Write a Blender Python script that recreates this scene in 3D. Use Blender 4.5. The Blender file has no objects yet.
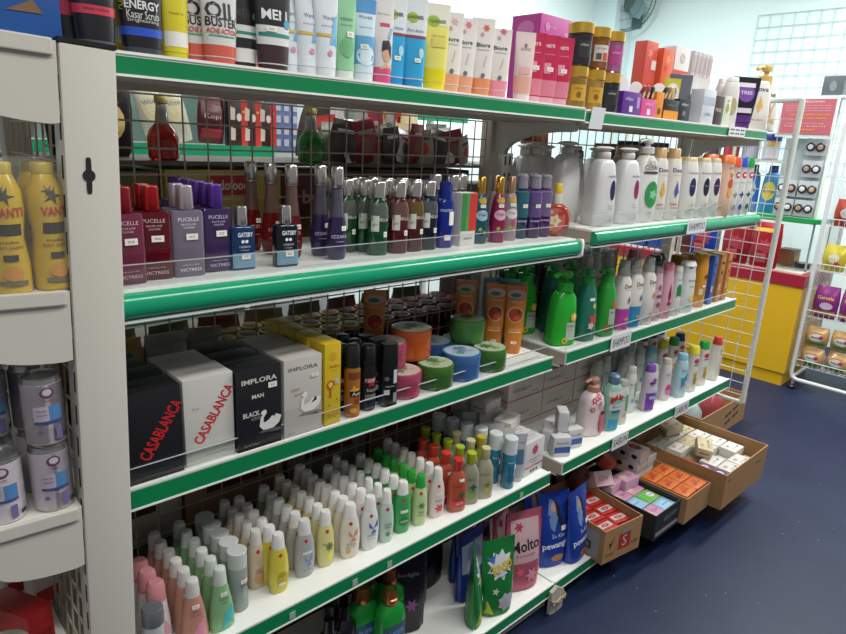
import bpy, bmesh, math, random
from mathutils import Vector, Matrix
random.seed(7)
SC = bpy.context.scene
COL = SC.collection
# ---------------------------------------------------------------- camera, world, lights, exposure
R_CW = ((0.7358414, -0.6753491, 0.0494068), (-0.14786933, -0.23145814, -0.96154136), (0.6608117, 0.70023619, -0.2701799))
F_PX = 635.926
CAM = Vector((-0.39206384, -1.2988926, 1.41471199))
cd = bpy.data.cameras.new('camera'); cam = bpy.data.objects.new('camera', cd); COL.objects.link(cam)
cd.sensor_width = 36.0; cd.sensor_fit = 'HORIZONTAL'; cd.lens = 36.0 * F_PX / 846.0; cd.clip_start = 0.02; cd.clip_end = 50
rx, dn, fw = Vector(R_CW[0]), Vector(R_CW[1]), Vector(R_CW[2])
mw = Matrix(((rx.x, -dn.x, -fw.x, CAM.x), (rx.y, -dn.y, -fw.y, CAM.y), (rx.z, -dn.z, -fw.z, CAM.z), (0, 0, 0, 1)))
cam.matrix_world = mw
SC.camera = cam
SC.view_settings.view_transform = 'Standard'; SC.view_settings.look = 'None'
SC.view_settings.gamma = 1; SC.view_settings.exposure = 0.0; SC.view_settings.use_curve_mapping = False
W = bpy.data.worlds.new('world'); SC.world = W; W.use_nodes = True
W.node_tree.nodes['Background'].inputs[0].default_value = (0.92, 0.95, 1.0, 1); W.node_tree.nodes['Background'].inputs[1].default_value = 0.22
def area(name, loc, size, power, rot=(0, 0, 0), col=(0.95, 0.98, 1.0)):
    l = bpy.data.lights.new(name, 'AREA'); l.shape = 'RECTANGLE'; l.size = size[0]; l.size_y = size[1]; l.energy = power; l.color = col
    o = bpy.data.objects.new(name, l); o.location = loc; o.rotation_euler = rot; COL.objects.link(o); return o
WL = (1.0, 0.985, 0.95)
area('added_fill_light', (-0.7, -1.9, 2.85), (1.3, 0.25), 27, col=WL)  # unseen lamp added to brighten the dim end by the post
area('added_fill_light', (0.9, -1.4, 2.85), (1.3, 0.25), 30, col=WL)
area('added_fill_light', (2.7, -1.3, 2.85), (1.3, 0.25), 52, col=WL)
area('added_fill_light', (4.0, -0.5, 2.85), (1.3, 0.25), 70)
area('added_fill_light', (3.3, 1.3, 2.85), (1.3, 0.25), 62)
area('added_fill_light', (0.9, 1.0, 2.85), (1.3, 0.25), 24)

# ---------------------------------------------------------------- materials
def lin(c):
    if isinstance(c, str):
        c = c.lstrip('#'); c = tuple(int(c[i:i + 2], 16) / 255 for i in (0, 2, 4))
    return tuple(x / 12.92 if x <= 0.04045 else ((x + 0.055) / 1.055) ** 2.4 for x in c)
_M = {}
def mat(c, rough=0.4, metal=0.0, trans=0.0, alpha=1.0, noise=0.0, coat=0.0, scale=60, bump=0.0):
    key = (c, rough, metal, trans, alpha, noise, coat, scale, bump)
    if key in _M: return _M[key]
    m = bpy.data.materials.new('m_%d' % len(_M)); m.use_nodes = True
    nt = m.node_tree; b = nt.nodes['Principled BSDF']; l = lin(c)
    b.inputs['Base Color'].default_value = (*l, 1); b.inputs['Roughness'].default_value = rough; b.inputs['Metallic'].default_value = metal
    b.inputs['Transmission Weight'].default_value = trans; b.inputs['Alpha'].default_value = alpha; b.inputs['Coat Weight'].default_value = coat
    if noise or bump:
        tc = nt.nodes.new('ShaderNodeTexCoord'); n = nt.nodes.new('ShaderNodeTexNoise'); n.inputs['Scale'].default_value = scale; n.inputs['Detail'].default_value = 4
        nt.links.new(tc.outputs['Object'], n.inputs['Vector'])
        if noise:
            mx = nt.nodes.new('ShaderNodeMix'); mx.data_type = 'RGBA'; mx.inputs[6].default_value = (*[x * (1 - noise) for x in l], 1); mx.inputs[7].default_value = (*[min(1, x * (1 + noise)) for x in l], 1)
            nt.links.new(n.outputs['Fac'], mx.inputs[0]); nt.links.new(mx.outputs[2], b.inputs['Base Color'])
        if bump:
            bm = nt.nodes.new('ShaderNodeBump'); bm.inputs['Strength'].default_value = bump; bm.inputs['Distance'].default_value = 0.004
            nt.links.new(n.outputs['Fac'], bm.inputs['Height']); nt.links.new(bm.outputs[0], b.inputs['Normal'])
    _M[key] = m; return m
def plas(c, r=0.32): return mat(c, r)
def foil(c, r=0.28): return mat(c, r, 0.15, bump=0.7, scale=22)
def paper(c): return mat(c, 0.55)
def liquid(c): return mat(c, 0.07, 0, 0.45)
def pale(c): return mat(c, 0.06, 0, 0.85)
def clear_mat():
    if 'clear' in _M: return _M['clear']
    m = bpy.data.materials.new('clear_acrylic'); m.use_nodes = True; nt = m.node_tree; nt.nodes.clear()
    o = nt.nodes.new('ShaderNodeOutputMaterial'); t = nt.nodes.new('ShaderNodeBsdfTransparent'); g = nt.nodes.new('ShaderNodeBsdfGlossy'); x = nt.nodes.new('ShaderNodeMixShader')
    t.inputs[0].default_value = (0.97, 0.98, 0.98, 1); g.inputs['Roughness'].default_value = 0.08; x.inputs[0].default_value = 0.07
    nt.links.new(t.outputs[0], x.inputs[1]); nt.links.new(g.outputs[0], x.inputs[2]); nt.links.new(x.outputs[0], o.inputs[0])
    _M['clear'] = m; return m
def film_mat():
    """thin cloudy wrapping film"""
    if 'film' in _M: return _M['film']
    m = bpy.data.materials.new('wrap_film'); m.use_nodes = True; nt = m.node_tree; nt.nodes.clear()
    o = nt.nodes.new('ShaderNodeOutputMaterial'); t = nt.nodes.new('ShaderNodeBsdfTransparent'); g = nt.nodes.new('ShaderNodeBsdfPrincipled'); x = nt.nodes.new('ShaderNodeMixShader')
    n = nt.nodes.new('ShaderNodeTexNoise'); n.inputs['Scale'].default_value = 30; b = nt.nodes.new('ShaderNodeBump'); b.inputs['Strength'].default_value = 0.8
    g.inputs['Base Color'].default_value = (0.7, 0.68, 0.6, 1); g.inputs['Roughness'].default_value = 0.15; x.inputs[0].default_value = 0.10
    nt.links.new(n.outputs['Fac'], b.inputs['Height']); nt.links.new(b.outputs[0], g.inputs['Normal'])
    nt.links.new(t.outputs[0], x.inputs[1]); nt.links.new(g.outputs[0], x.inputs[2]); nt.links.new(x.outputs[0], o.inputs[0])
    _M['film'] = m; return m
WHITE, BLACK = '#e8e8e4', '#17171a'
GOLD = lambda: mat('#c89a3c', 0.22, 0.9)
CHROME = lambda: mat('#c9c4bd', 0.18, 0.9)
COPPER = lambda: mat('#a8683c', 0.3, 0.7)

# ---------------------------------------------------------------- geometry collector
class G:
    def __init__(s): s.v = []; s.f = []; s.m = []; s.mats = []
    def mi(s, m):
        if m not in s.mats: s.mats.append(m)
        return s.mats.index(m)
    def add(s, vs, fs, m):
        k = len(s.v); i = s.mi(m); s.v += [tuple(v) for v in vs]; s.f += [tuple(a + k for a in f) for f in fs]; s.m += [i] * len(fs); return s
    def box(s, x0, x1, y0, y1, z0, z1, m):
        vs = [(x, y, z) for z in (z0, z1) for y in (y0, y1) for x in (x0, x1)]
        return s.add(vs, [(0, 2, 3, 1), (4, 5, 7, 6), (0, 1, 5, 4), (2, 6, 7, 3), (0, 4, 6, 2), (1, 3, 7, 5)], m)
    def rbox(s, x0, x1, y0, y1, z0, z1, m, bev=0.0015, M=None):
        bm = bmesh.new(); bmesh.ops.create_cube(bm, size=1)
        for v in bm.verts: v.co = Vector(((x0 + x1) / 2 + v.co.x * (x1 - x0), (y0 + y1) / 2 + v.co.y * (y1 - y0), (z0 + z1) / 2 + v.co.z * (z1 - z0)))
        bmesh.ops.bevel(bm, geom=bm.edges[:], offset=bev, segments=2, affect='EDGES', profile=0.6)
        if M is not None: bm.transform(M)
        bm.verts.index_update(); s.add([v.co[:] for v in bm.verts], [[v.index for v in f.verts] for f in bm.faces], m); bm.free(); return s
    def loft(s, secs, m, seg=20, M=None, cap=(1, 1)):
        """secs: (z, half x, half y, exponent[, cx, cy]) superellipse rings from bottom to top"""
        vs = []
        for q in secs:
            z, hx, hy, n = q[:4]; cx, cy = (q[4], q[5]) if len(q) > 5 else (0, 0)
            for i in range(seg):
                t = 2 * math.pi * (i + 0.5) / seg; c, d = math.cos(t), math.sin(t)
                vs.append(Vector((cx + hx * math.copysign(abs(c) ** (2 / n), c), cy + hy * math.copysign(abs(d) ** (2 / n), d), z)))
        if M is not None: vs = [M @ v for v in vs]
        fs = []
        for k in range(len(secs) - 1):
            for i in range(seg):
                j = (i + 1) % seg; fs.append((k * seg + i, k * seg + j, (k + 1) * seg + j, (k + 1) * seg + i))
        if cap[0]: fs.append(tuple(range(seg))[::-1])
        if cap[1]: fs.append(tuple((len(secs) - 1) * seg + i for i in range(seg)))
        return s.add(vs, fs, m)
    def lathe(s, prof, m, seg=20, M=None): return s.loft([(z, r, r, 2) for r, z in prof], m, seg, M)
    def tube(s, pts, r, m, seg=8, closed=False):
        pts = [Vector(p) for p in pts]; vs = []; n = len(pts); up = None
        for i, p in enumerate(pts):
            a = pts[(i - 1) % n] if (closed or i > 0) else p; b = pts[(i + 1) % n] if (closed or i < n - 1) else p
            t = (b - a).normalized()
            if up is None or abs(up.dot(t)) > 0.95: up = Vector((0, 0, 1)) if abs(t.z) < 0.9 else Vector((1, 0, 0))
            u = t.cross(up).normalized(); w = u.cross(t).normalized(); up = w
            for k in range(seg):
                c = 2 * math.pi * k / seg; vs.append(p + (u * math.cos(c) + w * math.sin(c)) * r)
        fs = []; L = n if closed else n - 1
        for i in range(L):
            for k in range(seg):
                j = (k + 1) % seg; i2 = (i + 1) % n; fs.append((i * seg + k, i2 * seg + k, i2 * seg + j, i * seg + j))
        if not closed: fs += [tuple(range(seg)), tuple((n - 1) * seg + k for k in range(seg))[::-1]]
        return s.add(vs, fs, m)
    def prism(s, poly, axis, a0, a1, m):
        """poly of 2-D points extruded along axis ('x': points are (y,z); 'y': (x,z); 'z': (x,y))"""
        def P(p, a): return {'x': (a, p[0], p[1]), 'y': (p[0], a, p[1]), 'z': (p[0], p[1], a)}[axis]
        n = len(poly); vs = [P(p, a0) for p in poly] + [P(p, a1) for p in poly]
        fs = [tuple(range(n))[::-1], tuple(range(n, 2 * n))] + [(i, (i + 1) % n, n + (i + 1) % n, n + i) for i in range(n)]
        return s.add(vs, fs, m)
    def build(s, name, parent=None, smooth=True, loc=None):
        me = bpy.data.meshes.new(name); me.from_pydata(s.v, [], s.f); me.update()
        for m in s.mats: me.materials.append(m)
        me.polygons.foreach_set('material_index', s.m)
        bm = bmesh.new(); bm.from_mesh(me); bmesh.ops.recalc_face_normals(bm, faces=bm.faces[:]); bm.to_mesh(me); bm.free()
        if smooth:
            me.shade_smooth(); me.set_sharp_from_angle(angle=math.radians(38))
        o = bpy.data.objects.new(name, me); COL.objects.link(o)
        if parent: o.parent = parent
        if loc: o.location = loc
        return o
def struct(o): o['kind'] = 'structure'; return o
LABELS = {}
def tag(o, label, cat, group=None):
    o['label'] = label; o['category'] = cat
    if group: o['group'] = group
    LABELS[label] = LABELS.get(label, 0) + 1
    return o
def thing(name, label=None, cat=None, loc=(0, 0, 0), rz=0, group=None):
    o = bpy.data.objects.new(name, None); COL.objects.link(o); o.location = loc; o.rotation_euler = (0, 0, rz); o.empty_display_size = 0.02
    if label: tag(o, label, cat, group)
    return o
def dup(root):
    r = root.copy(); COL.objects.link(r)
    for ch in list(root.children):
        c = ch.copy(); COL.objects.link(c); c.parent = r
        for g in ch.children:
            d = g.copy(); COL.objects.link(d); d.parent = c
    return r
_P = {}
def place(key, maker, x, y, z, label, cat, group=None, rz=0.0, tilt=None, sc=None):
    """first use builds the kind, later ones copy it with its parts"""
    if key not in _P: r = _P[key] = maker()
    else: r = dup(_P[key])
    if sc is None: sc = 1.0
    if cat == 'bottle' and x > 1.11 and -0.42 < y < 0 and 0.45 < z < 1.3:      # deep-bodied bottles of the second bay
        if y > -0.235: y = min(-0.045, -0.245 + (y + 0.245) * 1.45 + 0.03)
        sc = (1.06 * sc, 1.34 * sc, sc) if not isinstance(sc, tuple) else (1.06 * sc[0], 1.34 * sc[1], sc[2])
    if cat in ('bottle', 'tube', 'jar', 'spray can', 'deodorant') and y < 0 and z > 0.3 and x > 0.1:      # labels are turned towards the shopper
        rz += (-0.55 if z > 1.45 else -0.30 if x > 1.11 else -0.45) * min(1, max(0, (x - 0.1) / 0.7))
    r.location = (x, y, z); r.rotation_euler = (tilt[0] if tilt else 0, tilt[1] if tilt else 0, rz)
    r.scale = (sc, sc, sc) if not isinstance(sc, tuple) else sc
    for k in ('group',):
        if k in r.keys(): del r[k]
    return tag(r, label, cat, group)
# ---------------------------------------------------------------- printed art on surfaces
_T = {}
def text_mesh(t):
    if t in _T: return _T[t]
    c = bpy.data.curves.new('t', 'FONT'); c.body = t.lstrip('*'); c.offset = 0.022 if t[0] == '*' else 0.0; c.resolution_u = 2; o = bpy.data.objects.new('t', c); COL.objects.link(o)
    bpy.context.view_layer.update()
    dg = bpy.context.evaluated_depsgraph_get(); me = bpy.data.meshes.new_from_object(o.evaluated_get(dg))
    vs = [tuple(v.co) for v in me.vertices]; fs = [tuple(p.vertices) for p in me.polygons]
    bpy.data.objects.remove(o); bpy.data.curves.remove(c); bpy.data.meshes.remove(me)
    x0 = min(v[0] for v in vs); x1 = max(v[0] for v in vs); y0 = min(v[1] for v in vs); y1 = max(v[1] for v in vs)
    vs = [((v[0] - (x0 + x1) / 2) / (x1 - x0), (v[1] - (y0 + y1) / 2) / (y1 - y0)) for v in vs]
    _T[t] = (vs, fs); return _T[t]
def fr(secs):
    """map for the front of a loft: (x, z) -> point on its -y side"""
    def f(x, z, off):
        s = secs; z = max(s[0][0], min(s[-1][0], z))
        for a, b in zip(s, s[1:]):
            if z <= b[0] or b is s[-1]:
                t = 0 if b[0] == a[0] else (z - a[0]) / (b[0] - a[0]); t = max(0, min(1, t)); break
        L = lambda i, d=0: (a[i] if len(a) > i else d) * (1 - t) + (b[i] if len(b) > i else d) * t
        hx, hy, n, cx, cy = L(1), L(2), L(3), L(4), L(5); q = max(-0.985, min(0.985, (x - cx) / hx))
        return (cx + q * hx, cy - hy * (1 - abs(q) ** n) ** (1 / n) - off, z)
    return f
def flat(y): return lambda x, z, off: (x, y - off, z)
def side(x, s=-1): return lambda u, z, off: (x + s * off, s * u, z)
def topm(z): return lambda u, w, off: (u, w, z + off)
def art(g, f, items, off=0.0005, step=0.00025):
    for k, it in enumerate(items):
        o = off + k * step; c = it[-1]; m = c if not isinstance(c, str) else paper(c); kd = it[0]
        if kd == 'r':
            x0, x1, z0, z1 = it[1:5]; nx = max(1, min(10, int(abs(x1 - x0) / 0.004) + 1)); nz = max(1, min(12, int(abs(z1 - z0) / 0.008) + 1))
            vs = [f(x0 + (x1 - x0) * i / nx, z0 + (z1 - z0) * j / nz, o) for j in range(nz + 1) for i in range(nx + 1)]
            g.add(vs, [(j * (nx + 1) + i, j * (nx + 1) + i + 1, (j + 1) * (nx + 1) + i + 1, (j + 1) * (nx + 1) + i) for j in range(nz) for i in range(nx)], m)
        elif kd in 'ep':
            if kd == 'e':
                cx, cz, a, b = it[1:5]; pts = [(cx + a * math.cos(2 * math.pi * i / 16), cz + b * math.sin(2 * math.pi * i / 16)) for i in range(16)]
            else:
                pts = it[1]; cx = sum(p[0] for p in pts) / len(pts); cz = sum(p[1] for p in pts) / len(pts)
            n = len(pts); vs = [f(cx, cz, o)]
            for r in (0.5, 1): vs += [f(cx + (p[0] - cx) * r, cz + (p[1] - cz) * r, o) for p in pts]
            g.add(vs, [(0, 1 + i, 1 + (i + 1) % n) for i in range(n)] + [(1 + i, 1 + n + i, 1 + n + (i + 1) % n, 1 + (i + 1) % n) for i in range(n)], m)
        elif kd == 't':
            _, t, cx, cz, w, h = it[:6]; rot = it[6] if len(it) > 7 else 0; vs, fs = text_mesh(t); cr, sr = math.cos(rot), math.sin(rot)
            g.add([f(cx + x * w * cr - y * h * sr, cz + x * w * sr + y * h * cr, o) for x, y in vs], fs, m)
    return g
def star(cx, cz, r, n=8, q=0.45, ph=0.0):
    return [(cx + (r if i % 2 == 0 else r * q) * math.cos(math.pi * i / n + ph), cz + (r if i % 2 == 0 else r * q) * math.sin(math.pi * i / n + ph)) for i in range(2 * n)]
def band(g, secs, z0, z1, m, off=0.0004, seg=20):
    def S(z):
        for a, b in zip(secs, secs[1:]):
            if a[0] <= z <= b[0]:
                t = (z - a[0]) / max(1e-9, b[0] - a[0]); return (z, a[1] * (1 - t) + b[1] * t + off, a[2] * (1 - t) + b[2] * t + off, a[3] * (1 - t) + b[3] * t)
        return secs[-1]
    zs = [z0] + [s[0] for s in secs if z0 < s[0] < z1] + [z1]
    return g.loft([S(z) for z in zs], m, seg, cap=(0, 0))
ORD = ['front', 'second', 'third', 'fourth', 'fifth', 'sixth', 'seventh', 'eighth', 'ninth', 'tenth']
def at(u, v, y):
    """point of the plane y = const seen at a pixel of the photograph"""
    d = rx * ((u - 423) / F_PX) + dn * ((v - 317) / F_PX) + fw; t = (y - CAM.y) / d.y; return CAM + d * t
# ================================================================ the room
WALLC = mat('#dcecea', 0.7, noise=0.03, scale=3)
def slab(name, *b, m=None): return struct(G().box(*b, m).build(name, smooth=False))
fm = bpy.data.materials.new('floor_paint'); fm.use_nodes = True
nt = fm.node_tree; bs = nt.nodes['Principled BSDF']; bs.inputs['Roughness'].default_value = 0.45; bs.inputs['Specular IOR Level'].default_value = 0.3
tc = nt.nodes.new('ShaderNodeTexCoord'); n1 = nt.nodes.new('ShaderNodeTexNoise'); n1.inputs['Scale'].default_value = 2.2; n1.inputs['Detail'].default_value = 8; n1.inputs['Roughness'].default_value = 0.7
cr = nt.nodes.new('ShaderNodeValToRGB'); cr.color_ramp.elements[0].position = 0.35; cr.color_ramp.elements[0].color = (*lin('#0d1836'), 1); cr.color_ramp.elements[1].position = 0.68; cr.color_ramp.elements[1].color = (*lin('#1a2642'), 1)
e = cr.color_ramp.elements.new(0.86); e.color = (*lin('#34373c'), 1)
n2 = nt.nodes.new('ShaderNodeTexVoronoi'); n2.inputs['Scale'].default_value = 16; c2 = nt.nodes.new('ShaderNodeValToRGB'); c2.color_ramp.elements[0].position = 0.03; c2.color_ramp.elements[0].color = (1, 1, 1, 1); c2.color_ramp.elements[1].position = 0.045; c2.color_ramp.elements[1].color = (0, 0, 0, 1)
mx = nt.nodes.new('ShaderNodeMix'); mx.data_type = 'RGBA'; mx.inputs[7].default_value = (*lin('#8c8f98'), 1)
for a, b in ((tc.outputs['Object'], n1.inputs['Vector']), (tc.outputs['Object'], n2.inputs['Vector']), (n1.outputs['Fac'], cr.inputs[0]), (n2.outputs['Distance'], c2.inputs[0]), (cr.outputs[0], mx.inputs[6]), (c2.outputs[0], mx.inputs[0]), (mx.outputs[2], bs.inputs['Base Color'])): nt.links.new(a, b)
slab('floor', -1.6, 5.3, -3.2, 2.4, -0.05, 0, m=fm)
slab('wall_far', 5.2, 5.3, -3.2, 2.4, 0, 3.0, m=WALLC)
slab('wall_back', -1.6, 5.2, 2.3, 2.4, 0, 3.0, m=WALLC)
slab('ceiling', -1.6, 5.3, -3.2, 2.4, 3.0, 3.05, m=mat('#e4e8e6', 0.8))
slab('pillar', 4.9, 5.2, 2.06, 2.3, 0, 3.0, m=mat('#cfe2e2', 0.7, noise=0.03, scale=3))

# ================================================================ shelving
STEEL = mat('#dcdad2', 0.38, noise=0.04, scale=8); STEELD = mat('#b4ada0', 0.45, noise=0.05, scale=12); WIRE = mat('#a89c8a', 0.4)
UND = mat('#b9ae9c', 0.5, noise=0.05, scale=12)
GREEN = plas('#0f7d4a', 0.3); GREENB = mat('#12936a', 0.22); WSTR = plas('#eceee8', 0.3); SLOT_SHADE = plas('#141414', 0.7)  # the near-black slot colour paints in the darkness of open holes
WIREW = mat('#c9ccc8', 0.35)
def wires(g, f, us, vs, r, m):
    """a welded grid: f maps (u, v) to 3-D; lines at each u and each v"""
    for u in us: g.tube([f(u, vs[0]), f(u, vs[-1])], r, m, 5)
    for v in vs: g.tube([f(us[0], v), f(us[-1], v)], r, m, 5)
    return g
def frange(a, b, s):
    o = []
    while a <= b + 1e-6: o.append(a); a += s
    return o
def bracket_poly(d, h):
    """side outline of a shelf bracket in (y, z), hanging under z = 0"""
    P = [(0, 0), (-d, 0), (-d, -0.028)]
    for i in range(0, 11):
        t = i / 10 * math.pi / 2; P.append((-d * 0.93 + (d * 0.80) * math.sin(t), -0.03 - (h - 0.03) * (1 - math.cos(t))))
    P.append((0, -h)); return P
def shelf(root, x0, x1, d, z, kind='flat', guard=True, endcap=False, y0=-0.012, rh=0.038):
    s = G().box(x0, x1, -d, y0, z - 0.006, z, WSTR).box(x0 + 0.001, x1 - 0.001, -d + 0.001, y0, z - 0.036 if kind != 'flat' else z - rh - 0.004, z - 0.0062, UND)
    for k in range(1, 6): s.box(x0 + 0.01, x1 - 0.01, -d + 0.02 + (d - 0.05) * k / 6, -d + 0.024 + (d - 0.05) * k / 6, z - rh - 0.007, z - rh - 0.0041, UND)
    sh = s.build('shelf', root, smooth=False)
    g = G()
    if kind == 'flat':
        g.box(x0, x1, -d - 0.004, -d, z - rh, z + 0.004, WSTR).box(x0, x1, -d - 0.007, -d - 0.004, z - rh, z - rh + 0.0035, WSTR).box(x0, x1, -d - 0.006, -d - 0.004, z + 0.000, z + 0.004, WSTR)
        g.box(x0 + 0.002, x1 - 0.002, -d - 0.0055, -d - 0.004, z - rh + 0.0035, z - 0.003, GREEN)
    else:
        poly = [(-d, z - 0.004)] + [(-d - 0.020 * math.cos(t) ** 0.7, z - 0.024 + 0.020 * math.sin(t)) for t in [math.radians(a) for a in (85, 65, 45, 25, 5, -15, -35)]] + [(-d - 0.010, z - 0.042), (-d, z - 0.044)]
        g.prism(poly, 'x', x0, x1, GREENB); g.box(x0, x1, -d - 0.011, -d, z - 0.048, z - 0.0441, WSTR)
        if endcap: g.loft([(x1, 0.012, 0.025, 4), (x1 + 0.008, 0.012, 0.025, 4)], WSTR, 16, Matrix.Translation((0, -d - 0.010, z - 0.024)) @ Matrix(((0, 0, 1, 0), (1, 0, 0, 0), (0, 1, 0, 0), (0, 0, 0, 1))))
    g.build('price_rail', sh)
    if guard:
        h = 0.032 if kind == 'flat' else 0.036
        G().box(x0 + 0.004, x1 - 0.004, -d + 0.006, -d + 0.0085, z + 0.0005, z + h, clear_mat()).box(x0 + 0.004, x1 - 0.004, -d + 0.0055, -d + 0.009, z + h, z + h + 0.0012, mat('#cfd4d2', 0.15, 0, 0.3)).build('clear_guard', sh, smooth=False)  # pale strip along the top paints in the acrylic's edge highlight
    for x in (x0 + 0.004, x1 - 0.006):
        pl = [(p[0] * (d - 0.03) / 0.3, p[1]) for p in bracket_poly(0.30, 0.10)]
        G().prism([(p[0] + y0, z - 0.024 + p[1]) for p in pl], 'x', x, x + 0.002, STEEL).build('bracket', sh, smooth=False)
    return sh
def upright(root, x0, x1, y0, y1, z1, slots=None, m=STEEL):
    g = G().rbox(x0, x1, y0, y1, 0.0, z1, m, 0.003)
    if slots:
        z = 0.15
        while z < slots:
            for xs in (0.30, 0.70): g.box(x0 + (x1 - x0) * xs - 0.003, x0 + (x1 - x0) * xs + 0.003, y0 - 0.0006, y0 + 0.001, z, z + 0.026, SLOT_SHADE)  # thin dark plates, hole shade put into their colour
            z += 0.05
    g.build('upright', root)
L1 = dict(top=1.508, s2=1.176, s3=0.831, s4=0.478, base=0.094)
L2 = dict(top=1.508, s2=1.198, s3=0.836, s4=0.491, base=0.094)
u1 = thing('shelving_bay', 'long steel wire-back shelving bay with green rails, full of perfumes and lotions', 'shelving', (0, 0, 0))
shelf(u1, -0.13, 1.085, 0.300, L1['top'], guard=False, rh=0.030); shelf(u1, -0.13, 1.068, 0.334, L1['s2'], 'round', endcap=True); shelf(u1, -0.13, 1.064, 0.300, L1['s3']); shelf(u1, -0.13, 1.066, 0.335, L1['s4'], guard=False); shelf(u1, -0.13, 1.10, 0.371, L1['base'], guard=False)
wires(G(), lambda x, z: (x, 0, z), frange(-0.10, 1.051, 0.05), frange(0.12, 1.49, 0.05), 0.0019, WIRE).build('wire_back', u1)
upright(u1, 1.060, 1.100, -0.012, 0.03, 1.515, m=STEELD); upright(u1, -0.16, -0.12, -0.012, 0.03, 1.515, m=STEELD)
G().box(-0.13, 1.10, -0.35, -0.33, 0.0, 0.05, STEELD).build('kick_plate', u1, smooth=False)
u2 = thing('shelving_bay', 'steel wire-back shelving bay with handwritten tags, full of shampoos and soaps', 'shelving', (0, 0, 0))
shelf(u2, 1.09, 2.335, 0.300, L2['top'] - 0.004, guard=False, rh=0.030); shelf(u2, 1.122, 2.272, 0.344, L2['s2'], 'round'); shelf(u2, 1.122, 2.322, 0.306, L2['s3']); shelf(u2, 1.122, 2.322, 0.339, L2['s4'], guard=False); shelf(u2, 1.105, 2.30, 0.371, L2['base'], guard=False)
shz = G().box(1.62, 2.32, 0.012, 0.30, 1.488, 1.500, UND).build('shelf', u2, smooth=False)
wires(G(), lambda x, z: (x, 0, z), frange(1.17, 2.321, 0.05), frange(0.12, 1.49, 0.05), 0.0019, WIRE).build('wire_back', u2)
upright(u2, 1.108, 1.160, -0.018, 0.03, 1.385, slots=1.36, m=STEEL); upright(u2, 2.29, 2.325, -0.012, 0.03, 1.515, m=STEEL)
# strap of brown tape and bolted metal feet at the joint of the two bottom shelves
jb = thing('joint_plate', 'bent metal joining plate bound with tape between the two bottom shelves', 'bracket', (1.10, -0.385, 0.04))
G().prism([(-0.03, -0.035), (-0.03, 0.045), (0.0, 0.055), (0.035, 0.03), (0.035, -0.035), (0.006, -0.04), (0.004, 0.0), (0.0, -0.04)], 'y', -0.008, 0.004, STEELD).build('plate', jb, smooth=False)
G().tube([(-0.035, -0.012, 0.018), (0.0, -0.016, 0.004), (0.038, -0.012, 0.012), (0.036, 0.0, 0.02)], 0.005, mat('#8c8168', 0.5)).tube([(-0.03, -0.014, 0.004), (0.01, -0.017, 0.018), (0.036, -0.012, 0.0)], 0.004, mat('#a3977c', 0.5)).build('tape', jb)

# grid panel on the end of the bay (hangs clear of the floor) with its round front tube
gp = thing('grid_panel', 'white wire grid panel with a stout front tube closing the shelving end', 'grid panel', (2.345, 0, 0))
POLE = mat('#d3d6cf', 0.4, noise=0.04, scale=20)
G().tube([(0, -0.405, 0.40), (0, -0.405, 1.625)], 0.0105, POLE, 14).tube([(0, -0.405, 0.40), (0, -0.02, 0.40)], 0.008, POLE, 12).tube([(0, -0.405, 1.625), (0, -0.30, 1.62), (0, -0.02, 1.62)], 0.009, POLE, 12).tube([(0, -0.02, 0.40), (0, -0.02, 1.62)], 0.008, POLE, 12).build('frame', gp)
wires(G(), lambda y, z: (0, y, z), frange(-0.395, -0.02, 0.0535), frange(0.43, 1.60, 0.0535), 0.0017, WIREW).build('wire_grid', gp)

# end cap post and its bracketed shelves, leaning slightly
ec = thing('end_shelving', 'grey steel end shelving with a wide post and keyhole slot, holding cans', 'shelving', (-0.155, -0.36, 0.639))
ec.rotation_euler = (0, math.radians(2.4), 0)
PG = mat('#c9c5ba', 0.33, noise=0.025, scale=5, bump=0.05)
EX, EZ = -0.155, 0.639
post = G()
z0p, z1p = 0.02 - EZ, 1.508 - EZ
post.rbox(-0.034, 0.034, 0.0, 0.045, z0p, z1p, PG, 0.004)
post.box(-0.0345, 0.0345, -0.0005, 0.046, z1p, z1p + 0.006, plas('#151515', 0.4))
post.build('post', ec)
kh = G(); kx, kz = -0.006, 1.345 - EZ
kh.loft([(0, 0.0034, 0.024, 6), (0.0008, 0.0034, 0.024, 6)], SLOT_SHADE, 16, Matrix.Translation((kx, -0.0002, kz)) @ Matrix.Rotation(math.pi / 2, 4, 'X'))
kh.loft([(0, 0.0080, 0.0080, 2), (0.0009, 0.0080, 0.0080, 2)], SLOT_SHADE, 16, Matrix.Translation((kx, -0.0002, kz)) @ Matrix.Rotation(math.pi / 2, 4, 'X'))
kh.build('keyhole_slot', ec)  # flat dark shapes, the keyhole's inner shade is painted
sl = G(); z = -0.5
while z < 0.85: sl.box(-0.0346, -0.0336, 0.008, 0.014, z, z + 0.03, SLOT_SHADE); z += 0.05  # dark plates painted as the shade inside slot openings
sl.build('slot_row', ec, smooth=False)
wires(G(), lambda y, z: (-0.028, y, z), frange(0.05, 0.62, 0.04), frange(-0.58, 0.84, 0.05), 0.0019, WIRE).build('wire_back', ec)
G().rbox(-0.034, 0.0, 0.62, 0.66, z0p, z1p, PG, 0.003).build('post', ec)
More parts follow.
